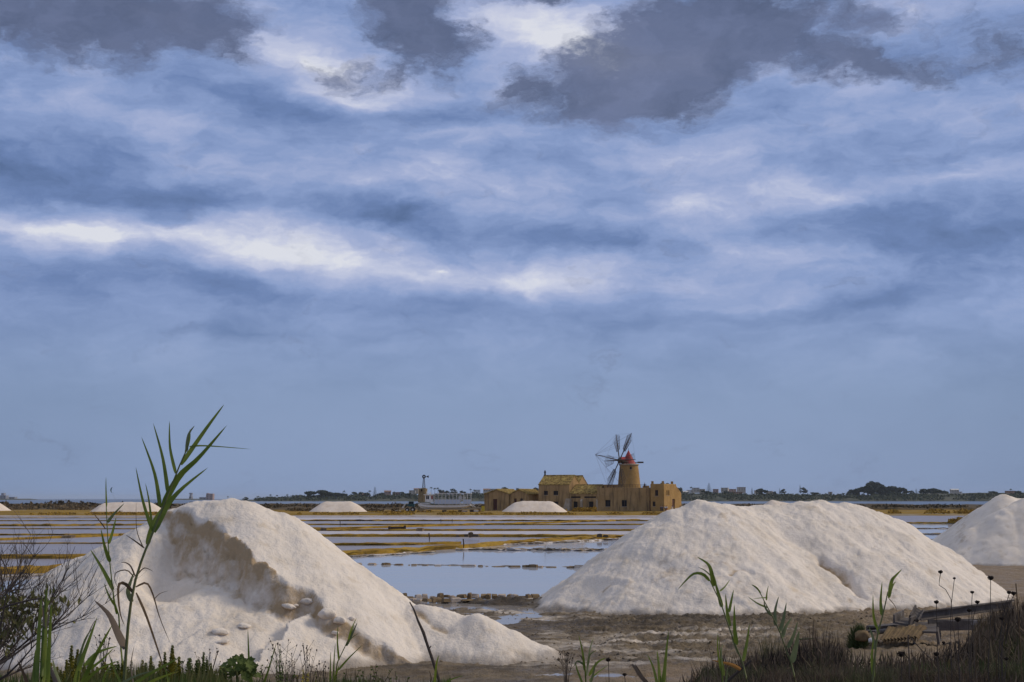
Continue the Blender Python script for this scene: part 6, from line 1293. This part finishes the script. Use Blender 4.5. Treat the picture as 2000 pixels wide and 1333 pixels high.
reed('reed', 'fan of upright reed blades at the bottom edge right of the leafy tuft', 'reed', 7.2, [(1292, 1345), (1290, 1320)],
     [([(1285, 1345), (1276, 1305), (1264, 1278)], 7, G_), ([(1290, 1345), (1287, 1300), (1283, 1270)], 8, G_), ([(1296, 1345), (1300, 1290), (1306, 1232)], 9, G_), ([(1292, 1345), (1298, 1300), (1304, 1275)], 6, G_), ([(1272, 1345), (1250, 1320), (1236, 1300), (1228, 1305)], 10, Yg_), ([(1268, 1345), (1248, 1310), (1240, 1297)], 5, D_)], (.005, .004), 'reed')
reed('reed', 'small reed before the lower slope of the left heap, seed plume to the right', 'reed', 9.0, [(654, 1345), (658, 1300), (664, 1284), (680, 1250), (692, 1222)],
     [([(662, 1290), (659, 1255), (660, 1222)], 5, G_), ([(645, 1340), (645, 1310), (646, 1272)], 5, G_), ([(652, 1340), (652, 1300), (655, 1256)], 5, G_), ([(660, 1310), (682, 1285), (708, 1260)], 5, G_), ([(676, 1262), (688, 1238), (698, 1216)], 7, K_), ([(678, 1256), (690, 1244), (700, 1238)], 3, K_), ([(680, 1250), (686, 1230), (696, 1208)], 4, G_), ([(650, 1345), (656, 1320), (662, 1300)], 7, G_)], (.0045, .002), 'reed')
reed('reed', 'single upright green blade beside the lobed green plant', 'reed', 8.5, [(488, 1345), (487, 1320)], [([(488, 1345), (486, 1290), (484, 1230)], 7, G_), ([(492, 1345), (490, 1310), (486, 1285)], 6, G_), ([(512, 1345), (524, 1310), (540, 1256)], 6, G_)], (.004, .003), 'reed')
reed('grass_tuft', 'few green blades at the bottom beside the leaning bare stick', 'grass', 7.5, [(848, 1345), (849, 1330)], [([(848, 1345), (852, 1300), (857, 1280)], 6, G_), ([(855, 1345), (880, 1328), (905, 1320)], 5, G_), ([(838, 1345), (842, 1325), (838, 1310)], 4, D_)], (.004, .003), 'reed')
c = at(800, 1176, 7.6); mb = MB(); b0 = at(870, 1345, 7.6)
pts = [Vector((b0.x + .02, 7.6, gz(b0.x, 7.6)))] + [at(x, y, 7.6) for x, y in ((859, 1333), (845, 1290), (833, 1255), (827, 1236), (816, 1212), (808, 1190), (800, 1176))]
mb.tube(pts, [.009, .0085, .008, .0075, .0085, .006, .0045, .003], 7); mb.bar(at(838, 1268, 7.6), at(842, 1262, 7.6), .004); tag(build('bare_stick', mb, M['twig'], origin=tuple(pts[0])), 'leaning bare grey stick in front of the tail of the left heap', 'stick')
mb = MB(); pts = [at(1380, 1368, 8.5), at(1418, 1333, 8.5), at(1442, 1312, 8.5), at(1467, 1290, 8.5)]; mb.tube(pts, [.011, .010, .009, .007], 7); tag(build('bare_stick', mb, M['twig'], origin=tuple(pts[0])), 'dark stick sloping up across the dry bushes under the drooping reed', 'stick')
t = empty('dead_leaf', at(1447, 1307, 8.4), 'orange dead reed leaf lying across the dry bush at the bottom', 'leaf'); mb = MB(); blade_mesh(mb, [at(x, y, 8.4) for x, y in catmull([(1447, 1308), (1430, 1299), (1410, 1294), (1390, 1290)], 10)], 9 * 8.4 / F, .3); build('blade', mb, M['orange'], t)

# bare shrub at the left edge
rb_ = random.Random(31)
bc = at(-40, 1345, 6.6); t = empty('bare_shrub', (bc.x, 6.6, gz(bc.x, 6.6)), 'dark leafless shrub with fine tangled twigs at the left edge', 'shrub')
def grow(mb, p, d, L_, r, depth):
    n = 5; pts = [p]; q = p; dd = d.copy()
    for i in range(n):
        dd = (dd + Vector((rb_.uniform(-.16, .16), rb_.uniform(-.16, .16), rb_.uniform(-.10, .20)))).normalized(); q = q + dd * L_ / n; pts.append(q)
    mb.tube(pts, [r * (1 - .75 * i / n) for i in range(n + 1)], 3 if depth else 5)
    if depth >= 3: return
    for k in range((6, 5, 3)[depth]):
        i = rb_.randint(1, n); a = Vector((rb_.uniform(-1, 1), rb_.uniform(-.8, .8), rb_.uniform(-.35, 1))).normalized(); nd_ = (dd * .9 + a * .75).normalized()
        grow(mb, pts[i], nd_, L_ * rb_.uniform(.35, .62), r * .48, depth + 1)
for (sx, sy, ex, ey) in ((-60, 1345, 120, 1085), (-60, 1345, 150, 1140), (-60, 1330, 195, 1190), (-60, 1340, 210, 1215), (-50, 1350, 150, 1285), (-60, 1300, 60, 1100), (-60, 1290, 30, 1110), (-60, 1230, 90, 1120), (-60, 1260, 120, 1170), (-50, 1350, 125, 1300), (-60, 1200, 40, 1125), (-60, 1345, 60, 1200), (-60, 1345, 20, 1230), (-60, 1320, 170, 1240)):
    y_ = 6.6 + rb_.uniform(-.45, .45); a, b = at(sx, sy, y_), at(ex, ey, y_ + rb_.uniform(-.3, .3)); mb = MB(); grow(mb, a, (b - a).normalized(), (b - a).length * .78, .0075, 0); build('branch', mb, M['twig'], t)
def leafcloud(name, centers, n, size, mat, seed, parent=None, elong=2.2, droop=0.0):
    rg = np.random.RandomState(seed); mb = MB()
    for i in range(n):
        c = centers[rg.randint(len(centers))]; p = Vector(c[:3]) + Vector((rg.randn() * c[3], rg.randn() * c[3], rg.randn() * c[4])); s = size * rg.uniform(.6, 1.3)
        a = Vector((rg.randn(), rg.randn(), rg.randn() + .4 - droop * 2)).normalized(); q = a.cross(Vector(rg.randn(3))).normalized(); nn_ = a.cross(q)
        mb.add([p - a * s * elong * .5, p - q * s * .5 + nn_ * s * .12, p + a * s * elong * .5, p + q * s * .5 + nn_ * s * .12], [(0, 1, 2, 3)])
    return mb
cs = [(*at(x, y, 6.5), .05, .035) for x, y in ((20, 1195), (35, 1205), (15, 1225), (60, 1190), (80, 1178), (10, 1180), (100, 1180), (5, 1250), (45, 1215))]
build('foliage', leafcloud('f', cs, 420, .017, 'dryleaf', 3, droop=.8), M['olive'], t, kind='stuff')
mb = MB(); mb.tube([at(-30, 1200, 6.3), at(20, 1182, 6.3), at(60, 1172, 6.3), at(90, 1168, 6.3)], [.006, .005, .004, .003], 5); build('branch', mb, M['twig'], t)
# succulent, spiky-leaved shrubs along the bottom
def spiky(px, Y, shoots, label, mat='succ', seed=0, dense=170):
    rg = random.Random(seed); c = at(px, 1340, Y); g = gz(c.x, Y); t = empty('leafy_shrub', (c.x, Y, g), label, 'shrub', 'leafy shrubs along the bottom edge')
    for (sx, sy, wpx) in shoots:
        y_ = Y + rg.uniform(-.25, .25); top = at(sx, sy, y_); bs = Vector((c.x + (top.x - c.x) * .65, y_, min(g, top.z - .3))); mb = MB(); mb.tube([bs, bs.lerp(top, .5) + Vector((rg.uniform(-.02, .02), 0, 0)), top], [.006, .004, .0015], 5)
        st = build('stem', mb, M['stem'], t); lm = MB(); w = wpx * Y / F
        span = min(.42, (top - bs).length)
        for k in range(dense):
            f = 1 - (k / dense) * span / (top - bs).length; p = bs.lerp(top, f); r = w * (.12 + .88 * min(1, (1 - f) / (span / (top - bs).length) * 2.2)); a = k * 2.4
            d = Vector((math.cos(a), math.sin(a), rg.uniform(.5, 1.3))).normalized(); s_ = d.cross(Vector((0, 0, 1))).normalized() * .010; e = p + d * r
            lm.add([p, p.lerp(e, .6) - s_, e, p.lerp(e, .6) + s_, p.lerp(e, .6) + Vector((0, 0, .004))], [(0, 1, 4), (1, 2, 4), (2, 3, 4), (3, 0, 4)])
        build('foliage', lm, M[mat], st, kind='stuff')
    return t
spiky(150, 7.8, [(140, 1262, 16), (152, 1270, 18), (130, 1290, 18), (165, 1300, 18), (175, 1286, 14), (118, 1310, 16)], 'yellow-green spiky shrub between the bare shrub and the tallest reed', seed=1)
spiky(215, 8.2, [(190, 1304, 18), (205, 1295, 18), (222, 1300, 18), (240, 1292, 14), (212, 1315, 18), (176, 1318, 18)], 'low yellow-green spiky shrub behind the foot of the tallest reed', seed=2)
spiky(335, 7.9, [(337, 1262, 18), (322, 1275, 14), (350, 1284, 16), (330, 1295, 18), (312, 1306, 16), (345, 1308, 18)], 'tallest yellow-green spiky shrub with a pointed top right of the reeds', seed=3)
spiky(398, 8.2, [(398, 1275, 10), (405, 1290, 12), (385, 1295, 14), (412, 1302, 12), (376, 1310, 14), (395, 1312, 14)], 'narrow dark green spiky shrub right of the pointed-topped one', 'darkgreen', 4)
spiky(290, 8.6, [(270, 1305, 14), (285, 1296, 14), (300, 1302, 14), (255, 1312, 14)], 'dark low shrub between the two brightest spiky shrubs', 'darkgreen', 5)
spiky(590, 8.6, [(592, 1308, 10), (602, 1315, 12), (580, 1318, 12)], 'small yellow-flowered shrub at the bottom under the left heap', 'yellowfl', 6, 50)
spiky(556, 8.4, [(547, 1268, 5), (540, 1290, 7), (552, 1300, 8), (560, 1312, 8)], 'thin dark shrub with a spiky seed tip at the bottom', 'darkgreen', 7, 60)
spiky(618, 8.8, [(617, 1312, 7), (625, 1322, 8)], 'tiny yellowish shoot right of the yellow-flowered shrub', 'succ', 8, 40)
# lobed green plant
c = at(465, 1345, 8.2); t = empty('lobed_plant', (c.x, 8.2, gz(c.x, 8.2)), 'bright green round plant with lobed leaves at the bottom left of centre', 'plant'); rl = random.Random(8)
mb = MB(); mb.tube([(c.x, 8.2, gz(c.x, 8.2)), at(464, 1335, 8.2), at(462, 1310, 8.2)], [.012, .01, .006], 6); build('stem', mb, M['stem'], t)
for k in range(85):
    a = rl.uniform(0, 2 * math.pi); r = rl.uniform(.1, 1) ** .6; px = 466 + 40 * r * math.cos(a); py = 1322 - 38 * r * abs(math.sin(a)) + rl.uniform(-4, 4); p = at(px, py, 8.2 + rl.uniform(-.12, .12)); R0 = rl.uniform(.018, .032)
    nv = Vector((rl.uniform(-.8, .8), -rl.uniform(.3, 1), rl.uniform(.1, 1))).normalized(); u = nv.cross(Vector((0, 0, 1))).normalized(); v_ = nv.cross(u); mb = MB(); ring = [p - nv * .004]
    for j in range(12): q = 2 * math.pi * j / 12; rr_ = R0 * (1 if j % 2 else .66) * (1 - .3 * (j == 6)); ring.append(p + u * math.cos(q) * rr_ + v_ * math.sin(q) * rr_)
    mb.add(ring, [(0, j, j % 12 + 1) for j in range(1, 13)]); build('leaf', mb, M['darkgreen'], t)
# seed stalks
def stalk(name, Y, stem, head, hr, label, group, mat='seedhead', side=()):
    b = at(*stem[0], Y); g = gz(b.x, Y); base = Vector((b.x, Y, min(g, b.z - .02))); t = empty(name, base, label, 'seed head' if head else 'stalk', group)
    pts = [base] + [at(x, y, Y) for x, y in catmull(stem, 8)]; mb = MB(); mb.tube(pts, [.0032] * 3 + [.0022] * (len(pts) - 3), 5); st = build('stem', mb, M['twig'], t)
    if head:
        tp = at(*stem[-1], Y); w = hr * Y / F; rg = random.Random(int(stem[-1][0])); mb = MB()
        for k in range(26):
            a = k * 2.4; sp = .25 + .75 * (k / 26); e = tp + Vector((math.cos(a) * w * sp, math.sin(a) * w * sp, w * (1.5 - .5 * sp) * rg.uniform(.8, 1.15))); m_ = tp + Vector((math.cos(a) * w * sp * .9, math.sin(a) * w * sp * .9, w * .45))
            mb.tube([tp, m_, e], [.0016, .0018, .0035], 3)
        for k in range(14):
            a = k * 2.4; rr_ = w * .62 * math.sqrt(k / 14); c_ = tp + Vector((math.cos(a) * rr_, math.sin(a) * rr_, w * 1.0)); mb.box(c_, (w * .36,) * 3, Matrix.Rotation(a, 3, Vector((1, .5, .2)).normalized()))
        build('seed_head', mb, M[mat], t)
    for (pl) in side: mb = MB(); mb.tube([at(x, y, Y) for x, y in pl], .0018, 4); build('side_stem', mb, M['twig'], t)
    return t
GC = 'dark dried seed heads at the lower right'
SH_ = [(9.0, [(1875, 1310), (1862, 1230), (1856, 1165), (1838, 1146), (1834, 1142), (1837, 1121)], 6, 'seed head on a kinked stem, topmost left of the lower right group'), (9.4, [(1858, 1290), (1857, 1200), (1864, 1132)], 3.5, 'small seed head right of the one on the kinked stem'), (8.8, [(1930, 1300), (1934, 1220), (1935, 1134)], 8, 'widest flat-topped seed head, highest at the right'),
       (8.6, [(1832, 1300), (1830, 1230), (1829, 1180)], 6, 'seed head directly above the big concrete channel'), (9.0, [(1950, 1280), (1960, 1200), (1971, 1161)], 5.5, 'left of the twin seed heads at the right edge'), (9.0, [(1955, 1285), (1966, 1200), (1980, 1163)], 6.5, 'right of the twin seed heads at the right edge'),
       (9.2, [(1896, 1290), (1900, 1215), (1909, 1180)], 6, 'seed head above the dry bushes left of the widest one'), (8.7, [(1893, 1300), (1892, 1240), (1893, 1196)], 6, 'seed head just left of and below the one left of the widest'), (8.4, [(1873, 1300), (1872, 1250), (1871, 1215)], 8, 'large ragged seed head against the concrete slab'), (9.6, [(1903, 1290), (1898, 1200), (1899, 1160)], 5, 'nodding seed head over the tail of the double-humped heap'),
       (8.8, [(1958, 1310), (1957, 1250), (1957, 1212)], 6, 'seed head low among the dry bushes under the twin ones'), (8.2, [(1190, 1345), (1189, 1310), (1188, 1293)], 6, 'dark seed head right of the leafy reed tuft at the bottom centre'), (8.0, [(1222, 1345), (1221, 1330), (1220, 1321)], 5, 'small seed head at the bottom edge left of the fan of blades'), (8.4, [(1760, 1340), (1761, 1300), (1760, 1284)], 10, 'broad brown seed head in the dry bushes below the tile stack'),
       (8.4, [(1836, 1340), (1832, 1300), (1829, 1282)], 7, 'brown seed head in the bushes below the big concrete channel'), (8.5, [(1846, 1330), (1844, 1280), (1843, 1258)], 4, 'reddish small seed head under the concrete slab'), (8.5, [(1962, 1330), (1966, 1300), (1966, 1290)], 5, 'low seed head near the right bottom corner')]
for (Y, st, r, lb) in SH_: stalk('seed_head_plant', Y, st, True, r * .8, lb, GC if st[0][0] > 1600 else 'dark dried seed heads at the bottom centre')
# fine seedy weeds before the left heap
for j, (px, top, sp, lb) in enumerate(((555, 1245, 26, 'fine branching seedy weed with the highest dark head before the left heap'), (600, 1255, 34, 'spreading seedy weed with dotted heads before the left heap'), (632, 1290, 22, 'small dotted weed right of the spreading one'), (405, 1262, 20, 'thin grey seedy weed above the narrow dark green shrub'), (1105, 1270, 14, 'thin leafless weed at the bottom near the tip of the left heap'), (570, 1270, 24, 'tangled seedy weed low between the dotted ones'), (200, 1235, 12, 'dark-tipped weed beside the big grey dead leaf'))):
    Y = 8.8; b = at(px, 1345, Y); t = empty('seedy_weed', (b.x, Y, gz(b.x, Y)), lb, 'weed', 'fine seedy weeds along the bottom'); rg = random.Random(60 + j); base = Vector((b.x, Y, gz(b.x, Y))); mb = MB(); hd = MB()
    for k in range(13):
        tx = px + rg.uniform(-sp, sp) * 1.3; ty = top + abs(tx - px) * rg.uniform(.1, .7) + rg.uniform(0, 25); tp = at(tx, ty, Y + rg.uniform(-.1, .1)); m_ = at(px + (tx - px) * .35, ty + 45, Y); mb.tube([base, m_, tp], [.0022, .0016, .001], 4); s = rg.uniform(.0035, .0065)
        bmx = [Vector((0, 0, s * 1.5)), Vector((0, 0, -s))] + [Vector((math.cos(a) * s, math.sin(a) * s, 0)) for a in (0, 1.57, 3.14, 4.71)]
        hd.add([tp + q for q in bmx], [(0, 2, 3), (0, 3, 4), (0, 4, 5), (0, 5, 2), (1, 3, 2), (1, 4, 3), (1, 5, 4), (1, 2, 5)])
        if rg.random() < .8: q = m_.lerp(tp, .5); e = q + Vector((rg.uniform(-.08, .08), 0, rg.uniform(.02, .09))); mb.tube([q, e], [.0012, .0008], 3); hd.add([e + v_ * .7 for v_ in bmx], [(0, 2, 3), (0, 3, 4), (0, 4, 5), (0, 5, 2), (1, 3, 2), (1, 4, 3), (1, 5, 4), (1, 2, 5)])
    build('stems', mb, M['twig'], t, kind='stuff'); build('seed_heads', hd, M['seedhead'], t, kind='stuff')
# dense low fringe nobody could count
def fringe(px0, px1, pyt, Y0, Y1, n, mat, seed, label, w=.005, spread=.35, var=18, name='ground_cover', cat='ground cover'):
    rg = random.Random(seed); mb = MB()
    for i in range(n):
        Y = rg.uniform(Y0, Y1); px = rg.uniform(px0, px1); ty = pyt(px) + rg.uniform(0, 1) ** .7 * var * 2 - var * .3; tp = at(px, ty, Y); L_ = rg.uniform(.10, .34); dx = rg.uniform(-spread, spread) * L_; b = tp + Vector((dx, rg.uniform(-.08, .08), -L_)); m_ = b.lerp(tp, .5) + Vector((-dx * .25, 0, 0)); s = Vector((w * rg.uniform(.5, 1.2), w * rg.uniform(-.5, .5), 0))
        mb.add([b - s, b + s, m_ + s * .8, m_ - s * .8, tp], [(0, 1, 2, 3), (3, 2, 4)])
    return tag(build(name, mb, M[mat]), label, cat, kind='stuff')
fringe(-20, 430, lambda p: 1312, 6.8, 8.8, 1800, 'darkgreen', 1, 'dark green undergrowth along the bottom left edge', w=.006)
fringe(-20, 430, lambda p: 1300, 6.8, 8.8, 500, 'olive', 2, 'olive grass blades along the bottom left edge', w=.004, var=26)
fringe(110, 440, lambda p: 1300 - 10 * math.sin(p * .05), 7.4, 9.0, 1500, 'olive', 22, 'yellow-green weeds along the bottom left below the reeds', w=.006, var=20)
fringe(400, 880, lambda p: 1324 - 6 * math.sin(p * .03), 7.2, 9.2, 2200, 'darkgreen', 3, 'dark undergrowth along the bottom below the left heap', w=.005, var=12)
fringe(400, 840, lambda p: 1305 - 8 * math.sin(p * .021), 7.2, 9.2, 420, 'drygrass', 4, 'dry grass blades along the bottom below the left heap', w=.003, var=26)
fringe(960, 1180, lambda p: 1328, 7.2, 9.0, 400, 'drygrass', 5, 'dark tufts at the very bottom centre', w=.004, var=6)
fringe(1180, 1340, lambda p: 1322, 7.2, 9.0, 120, 'darkgreen', 15, 'few green blades at the bottom right of centre', w=.004, var=16)
def twiggy(px0, px1, py, seed, label):
    rg = random.Random(seed); Y = 8.6; c = at((px0 + px1) / 2, 1345, Y); g = gz(c.x, Y); t = empty('twiggy_shrub', (c.x, Y, g), label, 'shrub', 'low twiggy shrubs along the bottom'); n = int((px1 - px0) / 9)
    mb = MB(); lf = MB()
    for k in range(n):
        px = rg.uniform(px0, px1); tp = at(px, py + rg.uniform(-10, 22), Y + rg.uniform(-.2, .2)); b = Vector((tp.x + rg.uniform(-.12, .12), tp.y, tp.z - .3)); m_ = b.lerp(tp, .5) + Vector((rg.uniform(-.04, .04), 0, 0)); mb.tube([b, m_, tp], [.004, .003, .0014], 4)
        for j in range(16):
            q = m_.lerp(tp, rg.uniform(-.6, 1)); s = rg.uniform(.005, .010); d = Vector((rg.uniform(-1, 1), rg.uniform(-1, 1), rg.uniform(-.2, 1))).normalized(); e = q + d * s * 2.2; w_ = d.cross(Vector((0, 1, 0))).normalized() * s * .6; lf.add([q, q.lerp(e, .5) - w_, e, q.lerp(e, .5) + w_], [(0, 1, 2, 3)])
    build('stems', mb, M['twig'], t, kind='stuff'); build('foliage', lf, M['darkgreen'], t, kind='stuff')
spiky(440, 8.5, [(430, 1302, 12), (420, 1312, 12)], 'short green spiky shoots left of the lobed green plant', seed=11)
spiky(118, 7.4, [(100, 1296, 14), (112, 1304, 16), (96, 1312, 14), (125, 1312, 16)], 'low yellow-green spiky shrub at the foot of the thick feathery reed', seed=12)
rv = random.Random(71)
for (c_, y_, lb, m_) in ((165, 8.9, 'dense yellow-green shrub filling the gap left of the tallest reed', 'succ'), (232, 9.0, 'dense green shrub right behind the stem of the tallest reed', 'darkgreen'), (310, 9.1, 'dense olive shrub behind the pointed-topped one', 'succ'), (372, 9.1, 'dense dark shrub left of the twiggy shrub by the lobed plant', 'darkgreen')):
    spiky(c_, y_, [(c_ + rv.uniform(-36, 36), rv.uniform(1282, 1316), rv.uniform(14, 20)) for _ in range(12)], lb, m_, c_, 110)
twiggy(665, 740, 1300, 1, 'twiggy dark shrub at the bottom right of the small plumed reed'); twiggy(735, 800, 1306, 2, 'low twiggy shrub left of the leaning bare stick'); twiggy(350, 425, 1285, 3, 'twiggy dark shrub left of the lobed green plant'); twiggy(505, 580, 1305, 4, 'twiggy dark shrub right of the lobed green plant')

# dry bushes on the mound at the lower right
def bush(px, pyt, Y, wpx, label, mat, n, seed, hmin=.35, group='dry bushes on the mound at the lower right', blade=.0065):
    c = at(px, pyt, Y); g = gz(c.x, Y) - .08; h = max(hmin, c.z - g); w = wpx * Y / F / 2; t = empty('dry_bush', (c.x, Y, g), label, 'bush', group); rg = np.random.RandomState(seed)
    az = rg.uniform(0, 2 * np.pi, n); el_ = np.arccos(rg.uniform(0.02, 1, n)) ; rad = rg.uniform(.45, 1.05, n); V = []; Fc = []
    ctr = Vector((c.x, Y, g))
    for i in range(n):
        s1, c1 = math.sin(el_[i]), math.cos(el_[i]); e = Vector((math.cos(az[i]) * s1 * w * rad[i], math.sin(az[i]) * s1 * w * .8 * rad[i], c1 * h * rad[i] + .03 * rg.randn())); e *= 1 + .16 * math.sin(az[i] * 3 + seed) * s1
        b = e * rg.uniform(.35, .75); d = (e - b); b = b - Vector((0, 0, .05)); m_ = (b + e) / 2 + Vector((0, 0, d.length * .15)) + Vector(rg.randn(3)) * .012; e2_ = e + Vector(rg.randn(3)) * .03; s = Vector(rg.randn(3)).normalized() * blade * rg.uniform(.5, 1.2); k = len(V)
        V += [ctr + b - s, ctr + b + s, ctr + m_ + s * .8, ctr + m_ - s * .8, ctr + e2_]; Fc += [(k, k + 1, k + 2, k + 3), (k + 3, k + 2, k + 4)]
    mb = MB(); mb.v = [tuple(v) for v in V]; mb.f = Fc; build('foliage', mb, M[mat], t, kind='stuff')
    mb = MB()
    for i in range(10): a = i * .63; mb.bar(ctr, ctr + Vector((math.cos(a) * w * .5, math.sin(a) * w * .4, h * .55)), .010, 4, .004)
    build('stems', mb, M['twig'], t, kind='stuff'); return t
BL = [(1400, 1268, 17, 150, 'lowest dark grassy bush at the left foot of the mound', 'drybush'), (1372, 1310, 15, 90, 'small dark tuft at the very left of the mound', 'drybush'), (1505, 1232, 19, 130, 'greenish-dark grassy bush behind the drooping reed', 'grassbush'), (1465, 1258, 16.5, 130, 'dark bush at the bottom behind the drooping reed stem', 'drybush'),
      (1595, 1214, 20, 150, 'brown dry bush between the grey-green reed and the boulder', 'drybush'), (1560, 1240, 17.5, 150, 'grey bush behind the lower stem of the grey-green reed', 'drybush'), (1635, 1240, 18.5, 110, 'brown bush just below the boulder', 'drybush'), (1735, 1274, 17.5, 170, 'dark bush below the tile stack', 'drybush'), (1800, 1268, 18, 160, 'dark reddish bush below the big concrete channel', 'drybush'),
      (1860, 1254, 19, 120, 'bush covering the front of the concrete slab', 'drybush'), (1922, 1196, 20.5, 100, 'grass-like bush right of the concrete slab', 'drygrass2'), (1955, 1176, 21.5, 110, 'tall brown bush under the widest seed head', 'drybush'), (1995, 1160, 21.5, 150, 'highest bush at the right edge under the twin seed heads', 'drybush'), (1965, 1235, 18, 170, 'dark bush at the right edge halfway down', 'drybush'),
      (1620, 1290, 15, 200, 'wide dark bush at the bottom between the two right reeds', 'drybush'), (1760, 1300, 14.5, 200, 'wide dark bush at the bottom below the tile stack', 'drybush'), (1860, 1285, 15, 130, 'yellow-green tufted bush at the lower right', 'oliveb'), (1930, 1290, 15, 130, 'green bush beside the yellow-green tufted one', 'grassbush'), (2000, 1275, 15, 130, 'green bush in the lower right corner', 'greenb'), (1530, 1310, 14, 160, 'dark bush at the bottom edge under the grey-green reed', 'drybush'), (1440, 1318, 14, 110, 'dark bush at the bottom edge under the orange leaf', 'drybush'), (1690, 1318, 13.5, 160, 'dark bush at the bottom edge right of the grey-green reed', 'drybush'), (1820, 1322, 13.5, 200, 'dark bush at the bottom edge in the lower right', 'grassbush')]
M['drygrass2'] = material('drygrass2', (0.16, 0.115, 0.06), 0.95, (0.09, 0.065, 0.035), 2.0, trans=.1); M['oliveb'] = material('oliveb', (0.24, 0.19, 0.05), 0.95, (0.10, 0.10, 0.03), 6, trans=.1); M['greenb'] = material('greenb', (0.055, 0.075, 0.02), 0.95, (0.085, 0.105, 0.035), 4, trans=.1)
for i, (px, pyt, Y, w, lb, m_) in enumerate(BL): bush(px, pyt, Y, w, lb, m_, 4200, 200 + i)
BF = [(1425, 1306, 11.5, 170, 'front dark bush under the slim reed'), (1520, 1300, 11.8, 180, 'front dark bush at the foot of the grey-green reed'), (1620, 1296, 11.4, 190, 'front dark bush in the middle of the bottom right edge'), (1715, 1302, 11.2, 180, 'front dark bush at the foot of the upright folded-leaf reed'), (1800, 1294, 11.6, 190, 'front dark bush below the reddish bush'), (1885, 1290, 11.4, 180, 'front dark bush below the yellow-green tufted bush'), (1970, 1284, 11.6, 190, 'front dark bush in the lower right corner')]
for i, (px, pyt, Y, w, lb) in enumerate(BF): bush(px, pyt, Y, w, lb, 'drybush' if i % 3 else 'grassbush', 4200, 260 + i, blade=.004)
fringe(1370, 1900, lambda p: 1296, 12.5, 15.5, 2600, 'grassbush', 42, 'tangled brown undergrowth between the front and rear bushes at the lower right', w=.007, var=16, spread=.6)
fringe(1370, 2040, lambda p: 1312, 10.5, 13.0, 3500, 'drybush', 41, 'dark dry stalks along the bottom right edge', w=.005, var=14, spread=.6)
bush(1676, 1214, 38.6, 52, 'dark green low bush left of the concrete channels', 'greenb', 2600, 300, .3, 'small bushes by the track', .012)
fringe(1330, 2040, lambda p: np.interp(p, [1330, 1380, 1450, 1530, 1600, 1680, 1800, 1880, 1910, 1940, 2040], [1325, 1300, 1285, 1262, 1250, 1275, 1275, 1254, 1218, 1192, 1176]), 13.5, 18.5, 4500, 'drybush', 30, 'tangled dry undergrowth covering the mound at the lower right', w=.008, var=45, spread=.6)
fringe(1500, 2040, lambda p: np.interp(p, [1500, 1700, 1880, 1940, 2040], [1262, 1272, 1255, 1195, 1175]), 13.5, 18.5, 700, 'drygrass', 31, 'pale dry stalks standing over the mound at the lower right', w=.004, var=55, spread=.9)
fringe(1780, 2040, lambda p: 1290, 12.5, 15, 1300, 'greenb', 32, 'green blades low on the mound at the right edge', w=.007, var=24, spread=.5)
for i, (pl, lb) in enumerate((([(1905, 1345), (1907, 1270), (1913, 1225)], 'pale dry stalk bent at the top left of the yellow-green tufted bush'), ([(1946, 1290), (1955, 1255), (1965, 1230)], 'pale dry stalk leaning right under the seed heads'), ([(1774, 1240), (1800, 1270), (1822, 1290)], 'pale stalk fallen across the bushes below the tile stack'), ([(1993, 1260), (1988, 1190), (1984, 1140)], 'tall thin stalk near the right edge'), ([(1793, 1310), (1796, 1290), (1799, 1277)], 'short pale stalk at the bottom below the concrete channels'))):
    Y = 9.2; mb = MB(); p = [at(x, y, Y) for x, y in catmull(pl, 6)]; b = p[0]; mb.tube([Vector((b.x, Y, gz(b.x, Y)))] * (b.z > gz(b.x, Y)) + p, .0038, 5); tag(build('dry_stalk', mb, M['dryleaf' if i != 2 else 'greyleaf'], origin=tuple(b)), lb, 'stalk', 'dry stalks on the mound')

# ------------------------------------------------------------------ air
hm = bpy.data.materials.new('haze'); hm.use_nodes = True; hn = hm.node_tree.nodes; hl = hm.node_tree.links; hn.clear()
pv = hn.new('ShaderNodeVolumePrincipled'); pv.inputs['Color'].default_value = (0.80, 0.86, 0.95, 1); pv.inputs['Density'].default_value = 3.8e-5
ho = hn.new('ShaderNodeOutputMaterial'); hl.new(pv.outputs[0], ho.inputs['Volume'])
mb = MB(); mb.box((0, 9000 - 50, (38 - 2) / 2), (29000, 18400, 40)); build('haze', mb, hm, kind='stuff', label='thin pale blue sea haze over the salt works', cat='haze')
